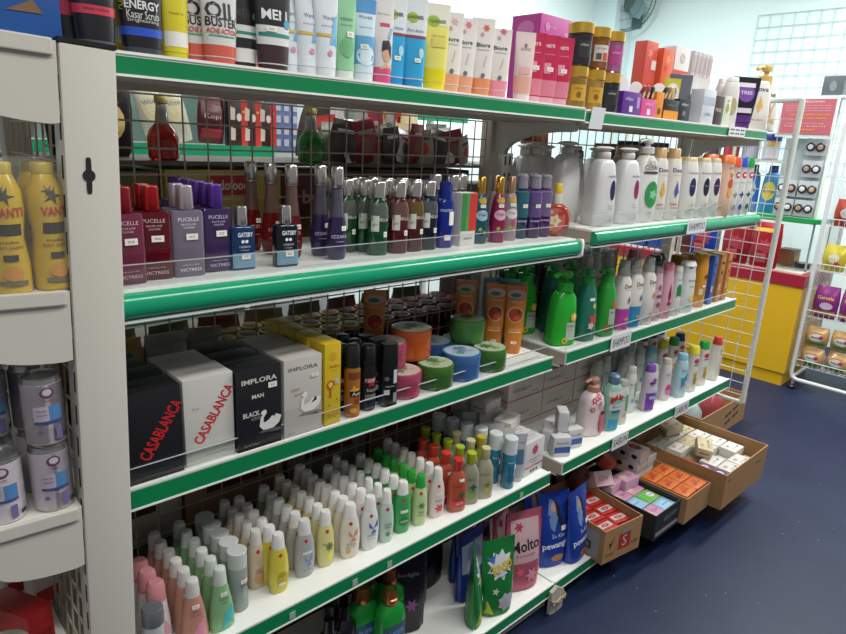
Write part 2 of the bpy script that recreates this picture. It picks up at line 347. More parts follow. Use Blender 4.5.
def ecshelf(zs, top=True):
    g = G(); z = zs - EZ
    g.box(-0.40, -0.036, 0.004, 0.60, z - 0.02, z - 0.001, STEEL)
    sh = g.build('shelf', ec, smooth=False)
    P = [(-0.037, z), (-0.037, z - 0.098)]
    for i in range(11):
        t = i / 10 * math.pi / 2; P.append((-0.047 - 0.08 * math.sin(t) - 0.02 * i / 10, z - 0.100 + 0.024 * (1 - math.cos(t)) + 0.0))
    P += [(-0.40, z - 0.060), (-0.40, z)]
    G().prism(P, 'y', 0.0, 0.003, PG).rbox(-0.40, -0.042, -0.006, 0.002, z - 0.018, z + 0.002, PG, 0.002).build('bracket', sh, smooth=False)
for zz in (1.508, 1.190, 0.862, 0.535): ecshelf(zz)

# ================================================================ rear side of the run, seen through the grid
DB = plas('#5a5248', 0.5)
def rear(root, x0, x1, z, d=0.30, m=None):
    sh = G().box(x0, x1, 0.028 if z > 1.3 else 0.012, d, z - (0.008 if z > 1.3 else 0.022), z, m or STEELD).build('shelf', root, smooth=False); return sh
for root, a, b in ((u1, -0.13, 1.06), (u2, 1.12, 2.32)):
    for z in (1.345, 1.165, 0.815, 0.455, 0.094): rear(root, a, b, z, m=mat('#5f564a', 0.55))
# ================================================================ product builders
PRICE = '#e9e6da'
def sticker(g, f, x, z, w=0.014, h=0.008, off=0.0022):
    art(g, f, [('r', x - w / 2, x + w / 2, z - h / 2, z + h / 2, PRICE), ('t', '==', x, z, w * 0.5, h * 0.3, '#55524a')], off)
def finish(r, secs, items, stick=None, f=None):
    f = f or fr(secs)
    if items: art(G(), f, items).build('printed_label', r, smooth=False)
    if stick:
        g = G(); sticker(g, f, *stick); g.build('price_sticker', r, smooth=False)
    return r
def mk_bottle(name, secs, m, cap, capm, items=(), stick=None, extra=None, seg=22, capn='cap'):
    def f():
        r = thing(name)
        G().loft(secs, m, seg).build('body', r)
        if cap: G().loft(cap, capm, seg).build(capn, r)
        finish(r, secs, list(items), stick)
        if extra: extra(r)
        return r
    return f
# --- small lotion bottle: swelling oval body and tapering white cap
def lotion(col, capc, items, w=0.046, h=0.137, d=0.030, body_r=0.3, stick=None, name='lotion_bottle'):
    a = w / 2; b = d / 2; hb = h * 0.76
    secs = [(0, a * 0.72, b * 0.75, 2.4), (0.003, a * 0.8, b * 0.85, 2.4), (hb * 0.25, a * 0.95, b, 2.2), (hb * 0.5, a, b, 2.2), (hb * 0.75, a * 0.92, b * 0.97, 2.2), (hb * 0.92, a * 0.76, b * 0.88, 2.1), (hb, a * 0.64, b * 0.80, 2)]
    cap = [(hb + 0.0005, a * 0.63, b * 0.82, 2), (h * 0.9, a * 0.56, b * 0.76, 2), (h - 0.003, a * 0.50, b * 0.70, 2), (h, a * 0.43, b * 0.62, 2)]
    return mk_bottle(name, secs, mat(col, body_r, 0, 0.0), cap, plas(capc), items, stick)
def bfly(cx, cz, s, c):
    return [('p', [(cx, cz), (cx - s, cz + s * 1.6), (cx - s * .9, cz + s * .3)], c), ('p', [(cx, cz), (cx + s * .9, cz + s * 1.9), (cx + s, cz + s * .4)], c), ('p', [(cx, cz), (cx - s * .6, cz - s * .9), (cx - s * .1, cz - s)], c), ('p', [(cx, cz), (cx + s * .7, cz - s * .8), (cx + s * .1, cz - s)], c)]
REDD = ('e', -0.002, 0.092, 0.0042, 0.0045, '#c8262b')
def files(key, maker, x, n, z, desc, group, y0=-0.275, dy=0.034, dx=0.0, name_cat='bottle', jit=0.0015, rz=0.0, start=0, tail='in its file', rev=False):
    for k in range(n):
        xx = x + dx * k + random.uniform(-jit, jit); y = y0 + dy * k + random.uniform(-jit, jit)
        place(key, maker, xx, y, z, '%s, %s %s' % (desc, ORD[k], tail), name_cat, group, rz + random.uniform(-0.12, 0.12))
Z4 = L1['s4'] + 0.0005
# tapering translucent gel bottles
def gel(col, capc, lab, items, h=0.134, w=0.050):
    a = w / 2; secs = [(0, a * 0.9, 0.013, 2.6), (0.003, a, 0.0155, 2.6), (0.02, a, 0.016, 2.5), (0.06, a * 0.85, 0.0155, 2.4), (0.09, a * 0.62, 0.014, 2.2), (0.100, a * 0.54, 0.0130, 2)]
    cap = [(0.1005, a * 0.54, 0.0130, 2), (h - 0.006, a * 0.46, 0.0115, 2), (h - 0.001, a * 0.42, 0.010, 2), (h, a * 0.36, 0.009, 2)]
    return mk_bottle('gel_bottle', secs, mat(col, 0.2, 0, 0.25), cap, mat(capc, 0.35), items, (0.0, 0.083, 0.013, 0.009))
gel_or = gel('#d49a86', '#c9c6c2', None, [('t', 'FRESH', 0, 0.071, 0.018, 0.004, '#7d4438'), ('t', 'COLOGNE', 0, 0.064, 0.020, 0.004, '#7d4438'), ('p', [(-0.018, 0.006), (0.018, 0.006), (0.016, 0.052), (0.002, 0.040)], '#d988a2')])
gel_gr = gel('#93c690', '#c3cbc4', None, [('t', 'FRESH', 0, 0.071, 0.018, 0.004, '#2f6a3b'), ('t', 'GEL', 0, 0.064, 0.010, 0.004, '#2f6a3b'), ('p', [(-0.006, 0.006), (0.020, 0.010), (0.016, 0.055), (0.000, 0.036)], '#3fb3b4')])
pinkcap = mk_bottle('lotion_bottle', [(0, 0.020, 0.014, 2.5), (0.004, 0.023, 0.016, 2.5), (0.06, 0.022, 0.0155, 2.5), (0.11, 0.017, 0.014, 2.2)], plas('#d9cdc9'), [(0.111, 0.0175, 0.0145, 2.2), (0.145, 0.015, 0.013, 2.2), (0.15, 0.011, 0.010, 2)], plas('#c07e82'), [('t', 'SOFT', 0, 0.09, 0.018, 0.005, '#6d5a60'), ('e', 0.002, 0.05, 0.013, 0.022, '#d89aa8'), ('t', 'pink', 0, 0.03, 0.016, 0.006, '#b3526d')])
silver = mk_bottle('lotion_bottle', [(0, 0.017, 0.017, 2), (0.003, 0.018, 0.018, 2), (0.095, 0.018, 0.018, 2)], plas('#b9bab8'), [(0.0955, 0.0185, 0.0185, 2), (0.125, 0.018, 0.018, 2), (0.128, 0.016, 0.016, 2)], mat('#6d7378', 0.3, 0.4), [('t', 'MEN', 0, 0.07, 0.014, 0.006, '#3d444c'), ('r', -0.011, 0.011, 0.02, 0.05, '#d5d6d4'), ('t', 'face toner', 0, 0.045, 0.016, 0.004, '#3d444c')])
cyl = mk_bottle('toner_bottle', [(0, 0.0185, 0.0185, 2), (0.002, 0.0198, 0.0198, 2), (0.095, 0.0198, 0.0198, 2), (0.098, 0.018, 0.018, 2)], mat('#aab2ac', 0.12, 0, 0.35), [(0.0985, 0.0195, 0.0195, 2), (0.1325, 0.0195, 0.0195, 2), (0.1335, 0.0185, 0.0185, 2)], mat('#c3c8c4', 0.3), [('t', 'toner', 0.002, 0.06, 0.016, 0.005, '#474b49'), ('r', 0.012, 0.015, 0.05, 0.066, '#273a48'), ('t', 'face care', 0.002, 0.05, 0.018, 0.003, '#5a5e5c')], (0.002, 0.071, 0.015, 0.009))
nm = 'little lotion bottles on the fourth shelf'
T = [('t', 'BODY', 0, 0.050, 0.014, 0.0035, '#4b4740'), ('t', 'lotion', 0, 0.044, 0.018, 0.004, '#4b4740')]
beige = lotion('#c9b79b', '#cfcdc6', [REDD, ('e', 0, 0.03, 0.012, 0.016, '#c79a6c'), *T], 0.042)
yellow = lotion('#cfc044', '#e2e1dd', [REDD, ('e', 0.002, 0.035, 0.014, 0.016, '#b6a31f'), *T, ('e', 0, 0.024, 0.009, 0.0045, '#d9d6c8')], 0.046, stick=None)
clearb = lotion('#a4a6a8', '#d7d8d6', [REDD, ('r', -0.010, 0.012, 0.060, 0.066, '#d8d8d4'), *bfly(0.004, 0.040, 0.010, '#7488c0'), ('t', 'care mist', 0, 0.022, 0.02, 0.004, '#4c5666')], 0.048)
yell2 = lotion('#d6cf8a', '#e6e5df', [REDD, ('p', star(0.004, 0.052, 0.013, 7), '#5f7a3c'), ('t', 'lemon', -0.002, 0.062, 0.02, 0.005, '#4a6a33'), ('e', 0.006, 0.028, 0.008, 0.010, '#e2dc50')], 0.044)
wor = lotion('#ddd6c6', '#e9e8e4', [REDD, *bfly(0.004, 0.058, 0.011, '#d98a46'), ('t', 'VITA', -0.002, 0.040, 0.022, 0.006, '#4b4740'), ('t', 'BODY LOTION', -0.002, 0.033, 0.022, 0.003, '#4b4740'), ('e', -0.008, 0.022, 0.006, 0.006, '#e3a73f')], 0.050)
wbl = lotion('#dcdcd8', '#eceae6', [REDD, *bfly(0.004, 0.058, 0.012, '#4a63b0'), ('t', 'WHITE', -0.002, 0.042, 0.022, 0.005, '#3f4658'), ('t', 'body lotion', -0.002, 0.034, 0.02, 0.003, '#3f4658')], 0.047)
wtl = lotion('#b9cfc0', '#eceae6', [REDD, ('t', 'ALOE', 0, 0.052, 0.02, 0.006, '#24544a'), ('t', 'VERA', 0, 0.044, 0.018, 0.005, '#24544a'), ('p', star(0, 0.026, 0.009, 5), '#4c9470')], 0.038)
grn = lotion('#3f9e58', '#e9e8e4', [REDD, ('r', -0.010, 0.010, 0.058, 0.066, PRICE), ('e', 0, 0.035, 0.014, 0.012, '#2a7f42'), ('t', 'GREEN', 0, 0.035, 0.02, 0.005, '#e9efe2')], 0.046)
lgr = lotion('#bfd29a', '#2fa23c', [REDD, ('p', star(0, 0.058, 0.011, 6), '#4e8c3a'), ('t', 'TEA', 0, 0.04, 0.016, 0.006, '#2c5a2a'), ('t', 'natural', 0, 0.032, 0.018, 0.004, '#2c5a2a')], 0.041)
pkw = lotion('#dfcfcb', '#e6e4e0', [REDD, ('r', -0.009, 0.009, 0.066, 0.074, PRICE), ('p', star(0.002, 0.03, 0.015, 6, 0.5), '#cf4f60'), ('t', 'ROSE', 0, 0.052, 0.02, 0.005, '#5b3a40')], 0.044)
S4 = [('pc', pinkcap, -0.062, 3, 'pink-capped milky lotion bottle beside the grey post', -0.285, 0.038), ('gor', gel_or, -0.002, 6, 'salmon gel bottle with frosted cap', -0.300, 0.036), ('ggr', gel_gr, 0.050, 6, 'green gel bottle with frosted cap', -0.301, 0.037),
 ('cyl', cyl, 0.101, 5, 'clear cylinder toner bottle with flat frosted cap', -0.273, 0.037), ('be', beige, 0.158, 5, 'beige lotion bottle with grey-white cap', -0.240, 0.034), ('ye', yellow, 0.190, 6, 'strong yellow lotion bottle with white cap', -0.280, 0.034),
 ('cb', clearb, 0.257, 6, 'clear greyish lotion bottle with blue flower print', -0.271, 0.034), ('y2', yell2, 0.312, 7, 'pale lemon lotion bottle with white cap', -0.271, 0.032), ('wo', wor, 0.374, 8, 'white lotion bottle with orange butterfly print', -0.280, 0.0305),
 ('wb', wbl, 0.427, 6, 'white lotion bottle with blue butterfly print', -0.283, 0.034), ('wt', wtl, 0.474, 7, 'pale teal slender lotion bottle with white cap', -0.288, 0.034), ('gr', grn, 0.529, 6, 'green lotion bottle with white cap', -0.283, 0.034),
 ('lg', lgr, 0.584, 6, 'light green lotion bottle with green cap', -0.286, 0.034), ('pw', pkw, 0.641, 7, 'pinkish lotion bottle with red flower print', -0.287, 0.033)]
for k, mk, x, n, desc, y0, dy in S4: files(k, mk, x, n, Z4, desc, nm, y0, dy)
place('silv', silver, -0.082, -0.325 + 0.005, Z4, 'grey-capped silver lotion bottle half behind the wide grey post', 'bottle')
# rounded flask shapes with coloured screw caps
def flask(col, capc, items, w=0.052):
    a = w / 2; secs = [(0, a * 0.86, 0.014, 3), (0.004, a * 0.96, 0.0165, 3), (0.05, a, 0.017, 2.8), (0.09, a * 0.92, 0.016, 2.6), (0.108, a * 0.62, 0.013, 2.2), (0.117, a * 0.36, 0.009, 2)]
    cap = [(0.1175, 0.0105, 0.0105, 2), (0.119, 0.0115, 0.0115, 2), (0.142, 0.0125, 0.0125, 2), (0.146, 0.0135, 0.0135, 2), (0.1485, 0.012, 0.012, 2)]
    return mk_bottle('cologne_bottle', secs, mat(col, 0.15, 0, 0.3), cap, plas(capc), items)
fl_r = flask('#c85f44', '#cf3a2c', [('t', 'GALE', -0.004, 0.076, 0.028, 0.007, '#7a2f22'), ('r', 0.0, 0.014, 0.088, 0.096, PRICE), ('p', star(0.008, 0.05, 0.013, 4, 0.4), '#2d5a2c'), ('r', -0.020, 0.020, 0.018, 0.034, '#d23a42'), ('t', 'ATP', 0.004, 0.026, 0.02, 0.008, '#f0dede')])
fl_g = flask('#a5ab90', '#a9bf2e', [('t', 'GALE', -0.004, 0.076, 0.028, 0.007, '#4d5a4a'), ('p', star(0.006, 0.052, 0.013, 4, 0.4), '#2d5a2c'), ('e', 0.0, 0.028, 0.010, 0.010, '#7fa23c')])
fl_y = flask('#b5b298', '#d0c68e', [('t', 'GALE', -0.004, 0.076, 0.028, 0.007, '#6a6a52'), ('p', star(0.006, 0.045, 0.011, 4, 0.4), '#6d7d2c'), ('e', 0.004, 0.028, 0.008, 0.008, '#b9b340')])
fl_o = flask('#9aa23c', '#c6b12c', [('t', 'GALE', -0.004, 0.076, 0.028, 0.007, '#4d5a2a'), ('e', 0.0, 0.03, 0.010, 0.010, '#cfd24a')], 0.048)
g2 = 'round-shouldered cologne bottles on the fourth shelf'
files('flr', fl_r, 0.704, 4, Z4, 'orange cologne flask with red screw cap', g2, -0.297, 0.045)
files('flg', fl_g, 0.757, 5, Z4, 'clear cologne flask with lime cap', g2, -0.296, 0.045)
files('fly', fl_y, 0.808, 3, Z4, 'clear cologne flask with cream cap', g2, -0.300, 0.055)
files('flo', fl_o, 0.847, 1, Z4, 'olive cologne flask with mustard cap', g2, -0.248, 0.04)
def blue_b():
    secs = [(0, 0.017, 0.017, 2), (0.002, 0.0185, 0.0185, 2), (0.102, 0.0185, 0.0185, 2), (0.105, 0.017, 0.017, 2)]
    return mk_bottle('micellar_bottle', secs, mat('#3582a2', 0.15, 0, 0.2), [(0.1055, 0.0195, 0.0195, 2), (0.150, 0.0195, 0.0195, 2), (0.153, 0.017, 0.017, 2)], plas('#cfd8d8'), [('t', 'biore', 0, 0.082, 0.018, 0.006, '#dfe9ec'), ('t', 'perfect', 0, 0.066, 0.018, 0.004, '#173b52'), ('t', 'cleansing', 0, 0.058, 0.02, 0.004, '#173b52'), ('r', -0.012, 0.012, 0.022, 0.038, '#1f5f80'), ('r', 0.010, 0.0165, 0.06, 0.075, '#e8e8e0')])()
files('blu', blue_b, 0.905, 6, Z4, 'blue water bottle with pale round cap', 'blue cleansing bottles on the fourth shelf', -0.306, 0.045, dx=-0.012)

# boxes ------------------------------------------------------------
def mk_box(name, w, d, h, col, front=(), left=(), top=(), bev=0.001, part='body', sides=None, stick=None, rough=0.42):
    """carton standing at the origin: x across, front face towards -y"""
    def f():
        r = thing(name); G().rbox(-w / 2, w / 2, -d / 2, d / 2, 0, h, mat(col, rough), bev).build(part, r)
        g = G()
        if front: art(g, flat(-d / 2), front)
        if left: art(g, side(-w / 2, -1), left)
        if top: art(g, topm(h), top)
        if g.v: g.build('printed_label', r, smooth=False)
        if stick: sg = G(); sticker(sg, flat(-d / 2), *stick); sg.build('price_sticker', r, smooth=False)
        return r
    return f
Z3 = L1['s3'] + 0.0005
RED = '#c01f26'
H = 0.163
casb = mk_box('perfume_box', 0.092, 0.060, H, '#18181b', [('t', '*CASABLANCA', 0.010, 0.088, 0.112, 0.022, 0.98, RED)], top=[('r', -0.046, 0.046, -0.0008, 0.0008, '#050505')])
casw = mk_box('perfume_box', 0.092, 0.075, H, '#c6c4be', [('t', '*CASABLANCA', 0.008, 0.090, 0.118, 0.020, 0.98, RED), ('t', 'eau de parfum', 0.008, 0.030, 0.030, 0.003, '#33312e'), ('t', 'natural spray 100 ml', 0.01, 0.014, 0.045, 0.003, '#33312e'), ('t', '9.5', -0.026, 0.108, 0.012, 0.004, '#8a8780')], top=[('t', 'EAU DE PARFUM', 0, 0, 0.05, 0.004, '#8a8780')])
def swan(cx, cz, s, c, c2):
    body = [(-1.0, 0.0), (-0.6, -0.45), (0.3, -0.55), (1.0, -0.1), (1.25, 0.55), (0.7, 0.85), (0.75, 0.45), (0.3, 0.75), (0.0, 0.45), (-0.4, 0.25), (-0.8, 0.3)]
    neck = [(-0.95, 0.1), (-0.6, 0.2), (-0.55, 0.75), (-0.25, 1.15), (-0.25, 1.4), (-0.5, 1.5), (-0.75, 1.35), (-0.85, 1.2), (-0.6, 1.25), (-0.55, 1.15), (-0.85, 0.8)]
    return [('p', [(cx + x * s, cz + z * s) for x, z in body], c), ('p', [(cx + x * s, cz + z * s) for x, z in neck], c), ('p', [(cx + x * s * 1.1, cz - 0.62 * s - z * s * 0.3) for x, z in body], c2)]
impb = mk_box('perfume_box', 0.090, 0.060, H, '#1b1b1e', [('t', '*IMPLORA', 0, 0.138, 0.072, 0.010, '#cfcbc4'), ('t', '*MAN', -0.004, 0.107, 0.024, 0.008, '#cfcbc4'), ('t', '*BLACK', -0.018, 0.073, 0.034, 0.010, '#cfcbc4'), ('t', 'SERIES', -0.008, 0.063, 0.022, 0.006, '#8f8c86'), *swan(0.018, 0.045, 0.021, '#d9d7d2', '#55545a'), ('t', 'Eau de Parfum', -0.02, 0.012, 0.03, 0.005, '#8f8c86')], top=[('t', 'IMPLORA', 0, 0, 0.06, 0.006, '#55534e')], stick=(0.026, 0.124, 0.018, 0.011))
impw = mk_box('perfume_box', 0.086, 0.085, H, '#bdb9b2', [('r', -0.043, 0.043, 0.002, 0.06, '#a9a6a0'), ('t', 'IMPLORA', 0, 0.142, 0.066, 0.008, '#4d4a46'), ('t', 'White', -0.018, 0.100, 0.020, 0.008, 0.15, '#a68a62'), ('t', 'Amour', -0.010, 0.090, 0.022, 0.007, 0.15, '#a68a62'), *swan(0.014, 0.058, 0.022, '#dddbd6', '#84817c'), ('t', '100 ml', -0.03, 0.01, 0.018, 0.004, '#55524e')], top=[('t', 'IMPLORA', 0, 0, 0.06, 0.006, '#77746e')], stick=(0.026, 0.122, 0.016, 0.007))
yelb = mk_box('cologne_box', 0.040, 0.055, 0.178, '#c9ae22', [('e', 0.0, 0.150, 0.009, 0.009, '#c3a01b'), ('t', 'baby', 0.004, 0.128, 0.024, 0.009, RED), ('t', 'cologne', 0.004, 0.120, 0.02, 0.003, '#8b3a20'), ('e', -0.006, 0.090, 0.009, 0.010, '#b6472c'), ('e', -0.006, 0.090, 0.0055, 0.006, '#e0c04a'), ('r', -0.008, -0.004, 0.062, 0.082, '#b6472c'), ('r', 0.005, 0.014, 0.09, 0.1, '#b9b4c0'), ('e', 0.01, 0.055, 0.002, 0.002, '#b6472c'), ('e', -0.01, 0.045, 0.002, 0.002, '#b6472c'), ('t', 'fresh', 0, 0.024, 0.026, 0.008, '#b6472c')], left=[('r', -0.02, 0.02, 0.10, 0.14, '#b6672c'), ('t', '2000', 0, 0.12, 0.03, 0.012, '#e0c04a'), ('r', -0.02, 0.02, 0.05, 0.08, '#b6672c')])
gb = 'perfume boxes on the third shelf'
for k in range(4): place('casb', casb, -0.046 - 0.003 * k, -0.262 + 0.0615 * k, Z3, 'black perfume box with red brush lettering, %s in its file' % ORD[k], 'box', gb, random.uniform(-.02, .02), sc=(1, 1, 1 if k < 2 else 0.985))
for k in range(2): place('casw', casw, 0.052 - 0.004 * k, -0.250 + 0.077 * k, Z3, 'white perfume box with red brush lettering, %s in its file' % ORD[k], 'box', gb, random.uniform(-.01, .01))
for k in range(3): place('impb', impb, 0.1465 - 0.005 * k, -0.266 + 0.0615 * k, Z3, 'black perfume box with a pale swan, %s in its file' % ORD[k], 'box', gb, random.uniform(-.015, .01))
for k in range(2): place('impw', impw, 0.241 - 0.005 * k, -0.253 + 0.087 * k, Z3, 'pearly white perfume box with a swan, %s in its file' % ORD[k], 'box', gb)
for k in range(4): place('yelb', yelb, 0.312 - 0.002 * k, -0.266 + 0.0565 * k, Z3, 'tall yellow cologne box, %s in its file' % ORD[k], 'box', 'yellow cologne boxes on the third shelf', random.uniform(-.03, .03))
# cans
def can(bodyc, bands, capc, items, r=0.0172, h=0.162, capr=0.016, base='#b58f3e'):
    hb = h * 0.66
    def f():
        t = thing('spray_can'); secs = [(0.004, r, r, 2), (hb, r, r, 2)]
        G().lathe([(r * 0.92, 0), (r, 0.002), (r, 0.005)], mat(base, 0.3, 0.8), 20).loft(secs, mat(bodyc, 0.28), 20).lathe([(r, hb), (r * 0.9, hb + 0.006)], mat(base, 0.3, 0.8), 20).build('body', t)
        G().lathe([(capr * 1.02, hb + 0.006), (capr, hb + 0.02), (capr * 0.98, h - 0.008), (capr * 0.8, h - 0.002), (capr * 0.5, h)], plas(capc), 20).build('cap', t)
        finish(t, secs, items); return t
    return f
can1 = can('#a5672a', 0, '#19191b', [('r', -0.014, 0.014, 0.088, 0.103, '#7c3a18'), ('p', star(-0.004, 0.062, 0.014, 5, 0.5, 0.3), '#e0a23c'), ('p', star(0.006, 0.040, 0.012, 5, 0.5), '#8b2f16'), ('r', -0.012, 0.013, 0.050, 0.062, '#1f1a18'), ('t', 'Axe', 0.002, 0.056, 0.02, 0.008, '#e0ded8'), ('e', -0.004, 0.018, 0.008, 0.006, '#d49b30')])
can2 = can('#1b1b1d', 0, '#141416', [('p', star(0.002, 0.068, 0.013, 6, 0.6), '#9c1f1f'), ('t', 'racer', 0.0, 0.072, 0.024, 0.008, '#e0ded8'), ('t', 'black', 0.002, 0.050, 0.022, 0.008, '#b9b7b2'), ('r', -0.012, 0.013, 0.026, 0.04, '#6b696a')], r=0.0185, h=0.150, capr=0.0175, base='#2a2a2c')
def can3():
    t = thing('deodorant_stick'); secs = [(0, 0.019, 0.013, 3), (0.002, 0.0205, 0.014, 3), (0.102, 0.0205, 0.014, 3)]
    G().loft(secs, plas('#18181b'), 22).build('body', t); G().loft([(0.1025, 0.0205, 0.014, 3), (0.14, 0.0195, 0.0135, 3), (0.147, 0.0185, 0.0125, 3)], plas('#111113'), 22).build('cap', t)
    finish(t, secs, [('r', 0.006, 0.015, 0.056, 0.088, '#c8c8c4'), ('r', -0.016, -0.003, 0.030, 0.042, '#c0c0bc'), ('p', star(-0.010, 0.068, 0.008, 5), '#5c6468'), ('r', 0.006, 0.015, 0.012, 0.034, '#8c9092'), ('t', 'body spray', -0.002, 0.05, 0.022, 0.005, '#c8c8c4')]); return t
place('can1', can1, 0.372, -0.280, Z3, 'orange and black spray can, front of the dark cans', 'spray can')
place('can2', can2, 0.421, -0.270, Z3, 'black spray can with a red and silver emblem, front', 'spray can')
place('can3', can3, 0.470, -0.283, Z3, 'flat black deodorant stick with a silver panel, front', 'deodorant')
gk = 'dark spray cans on the third shelf'
for k in range(3): place('can1b', can2, 0.372 - 0.003 * k, -0.236 + 0.042 * k, Z3, 'black-capped spray can behind the orange one, %s from it' % ('next', 'second', 'third')[k], 'spray can', gk)
for k in range(2): place('can2b', can2, 0.419 - 0.003 * k, -0.225 + 0.044 * k, Z3, 'black spray can behind the red-emblem can, %s from it' % ('next', 'second')[k], 'spray can', gk)
for k in range(2): place('can3', can3, 0.468 - 0.003 * k, -0.244 + 0.038 * k, Z3, 'flat black deodorant stick behind the silver-panelled one, %s from it' % ('next', 'second')[k], 'deodorant', gk)
# round gel jars
def jar(col, dark, top, h=0.060, r=0.046):
    def f():
        t = thing('gel_jar'); m = mat(col, 0.14, 0, 0.15)
        G().lathe([(r * 0.93, 0), (r * 0.98, 0.003), (r, 0.010), (r, h * 0.62)], m, 32).build('body', t)
        G().lathe([(r * 1.005, h * 0.62 + 0.0005), (r * 1.01, h * 0.66), (r * 1.01, h * 0.95), (r * 1.0, h - 0.001), (r * 0.96, h)], mat(dark, 0.14, 0, 0.15), 32).build('lid', t)
        g = G(); art(g, topm(h), [('e', 0, 0, r * 0.92, r * 0.92, top[0]), ('p', star(0.0, 0.012, r * 0.5, 6, 0.5), top[1]), ('p', star(-0.012, -0.012, r * 0.35, 5, 0.5), top[2]), ('t', 'soothing gel', 0, -0.006, r * 1.2, 0.008, '#4f5248'), ('t', 'ALOE', 0.004, 0.022, r * 0.7, 0.007, '#4f5248')])
        g.build('printed_label', t, smooth=False); return t
    return f
jpk = jar('#a8405c', '#b04a66', ('#b8a79a', '#8c4a58', '#5f7a4c')); jgr = jar('#3c6a2c', '#47752f', ('#a4ae92', '#3f6a32', '#7d9a50')); jbl = jar('#3f68a0', '#456fa8', ('#9fb0bc', '#5f7c9c', '#5a8a7c'), 0.068, 0.049)
jor = jar('#c05a24', '#c8602a', ('#b9b6a0', '#5f7a3c', '#a9622c'), 0.075, 0.050); jgt = jar('#4a8440', '#4f8b45', ('#94a886', '#3f6a32', '#7d9a50'), 0.062, 0.047)
gj = 'round gel jars on the third shelf'
place('jpk', jpk, 0.540, -0.250, Z3, 'pink gel jar, lower of the pink pair', 'jar', gj); place('jpk', jpk, 0.530, -0.205, Z3 + 0.061, 'pink gel jar, stacked highest of the pink ones', 'jar', gj, 0.4); place('jpk', jpk, 0.528, -0.150, Z3, 'pink gel jar, lower one behind the front pink jar', 'jar', gj, 0.9)
place('jgr', jgr, 0.640, -0.258, Z3, 'dark green gel jar under the overhanging orange jar', 'jar', gj, 0.3); place('jor', jor, 0.618, -0.190, Z3 + 0.061, 'orange gel jar resting on green jars', 'jar', gj, -0.3); place('jgr', jgr, 0.606, -0.158, Z3, 'dark green gel jar hidden behind and below the orange one', 'jar', gj, 1.0)
place('jbl', jbl, 0.738, -0.252, Z3, 'blue gel jar standing alone at the shelf edge', 'jar', gj, 0.1); place('jbl', jbl, 0.738, -0.145, Z3, 'blue gel jar behind the other blue jar', 'jar', gj, 0.6)
place('jgr', jgr, 0.846, -0.252, Z3, 'dark green gel jar next to the orange scrub tubes', 'jar', gj, 1.4); place('jgt', jgt, 0.832, -0.180, Z3 + 0.062, 'bright green gel jar on top of its green pile', 'jar', gj, 0.2); place('jgt', jgt, 0.836, -0.152, Z3, 'bright green gel jar at the bottom of its pile', 'jar', gj, 0.8)

# squeeze tubes standing on their caps ------------------------------
def tube(w, h, col, caph=0.018, capc=None, items=(), bands=(), stick=None, d=0.032, capw=0.8, name='squeeze_tube', topc=None, rough=0.3):
    a = w / 2; b = d / 2
    secs = [(caph, a * capw, b, 2), (caph + (h - caph) * 0.35, a * (capw + (1 - capw) * 0.45), b * 0.82, 2), (caph + (h - caph) * 0.7, a * (capw + (1 - capw) * 0.8), b * 0.45, 2), (h - 0.012, a, b * 0.12, 2.2), (h, a, 0.0009, 3)]
    def f():
        t = thing(name); m = mat(col, rough)
        G().loft(secs, m, 24).build('body', t)
        G().loft([(0, a * capw * 0.92, b * 0.92, 2.2), (caph - 0.0005, a * capw * 0.97, b * 0.97, 2.1)], plas(capc or col), 24).build('cap', t)
        g = G()
        for z0, z1, c in bands: band(g, secs, z0, z1, plas(c), 0.0004, 24)
        if g.v: g.build('colour_band', t)
        finish(t, secs, list(items), stick); return t
    return f
def scrub(c, bandc, fruit, f2):
    return tube(0.060, 0.198, c, 0.02, bandc, [('e', 0.0, 0.115, 0.0225, 0.0225, '#d8b78e'), ('e', 0.0, 0.115, 0.020, 0.020, fruit), ('p', star(0.010, 0.124, 0.008, 4, 0.5), '#2d4a24'), ('e', 0.004, 0.106, 0.010, 0.007, f2), ('t', 'BODY SCRUB', 0.0, 0.072, 0.034, 0.006, '#ead0a8'), ('r', -0.018, 0.018, 0.0635, 0.0665, '#ead0a8'), ('e', 0.0, 0.174, 0.027, 0.013, '#c6a79a'), ('e', -0.003, 0.171, 0.015, 0.006, '#2f7d68'), ('t', 'TERRACE', 0, 0.153, 0.036, 0.005, '#ead0a8')], stick=(0.0, 0.035, 0.016, 0.008), d=0.036, name='scrub_tube')
sco = scrub('#c8792c', '#c26f26', '#b23a1c', '#d0602c'); scg = scrub('#8a9a60', '#b8342c', '#3b3550', '#5a2f50'); scb = scrub('#5d9fb4', '#4a8cab', '#2f4a63', '#3f6a94')
gs = 'body scrub tubes on the third shelf'
place('sco', sco, 1.000, -0.205, Z3, 'orange body scrub tube, front of the orange ones', 'tube', gs, -0.3)
place('sco', sco, 0.965, -0.160, Z3, 'orange body scrub tube, half behind the front orange one', 'tube', gs, -0.35)
place('sco', sco, 0.925, -0.080, Z3, 'orange body scrub tube behind the green jars', 'tube', gs, -0.3)
place('sco', sco, 0.62, -0.040, Z3, 'lone orange body scrub tube leaning at the wire grid', 'tube', gs, -0.2)
place('scg', scg, 1.035, -0.175, Z3, 'green and red body scrub tube with dark berries', 'tube', gs, -0.35)
place('scb', scb, 1.052, -0.135, Z3, 'blue body scrub tube with dark berries', 'tube', gs, -0.35)
place('scb', scb, 1.020, -0.095, Z3, 'blue body scrub tube, rearmost of the scrub tubes', 'tube', gs)
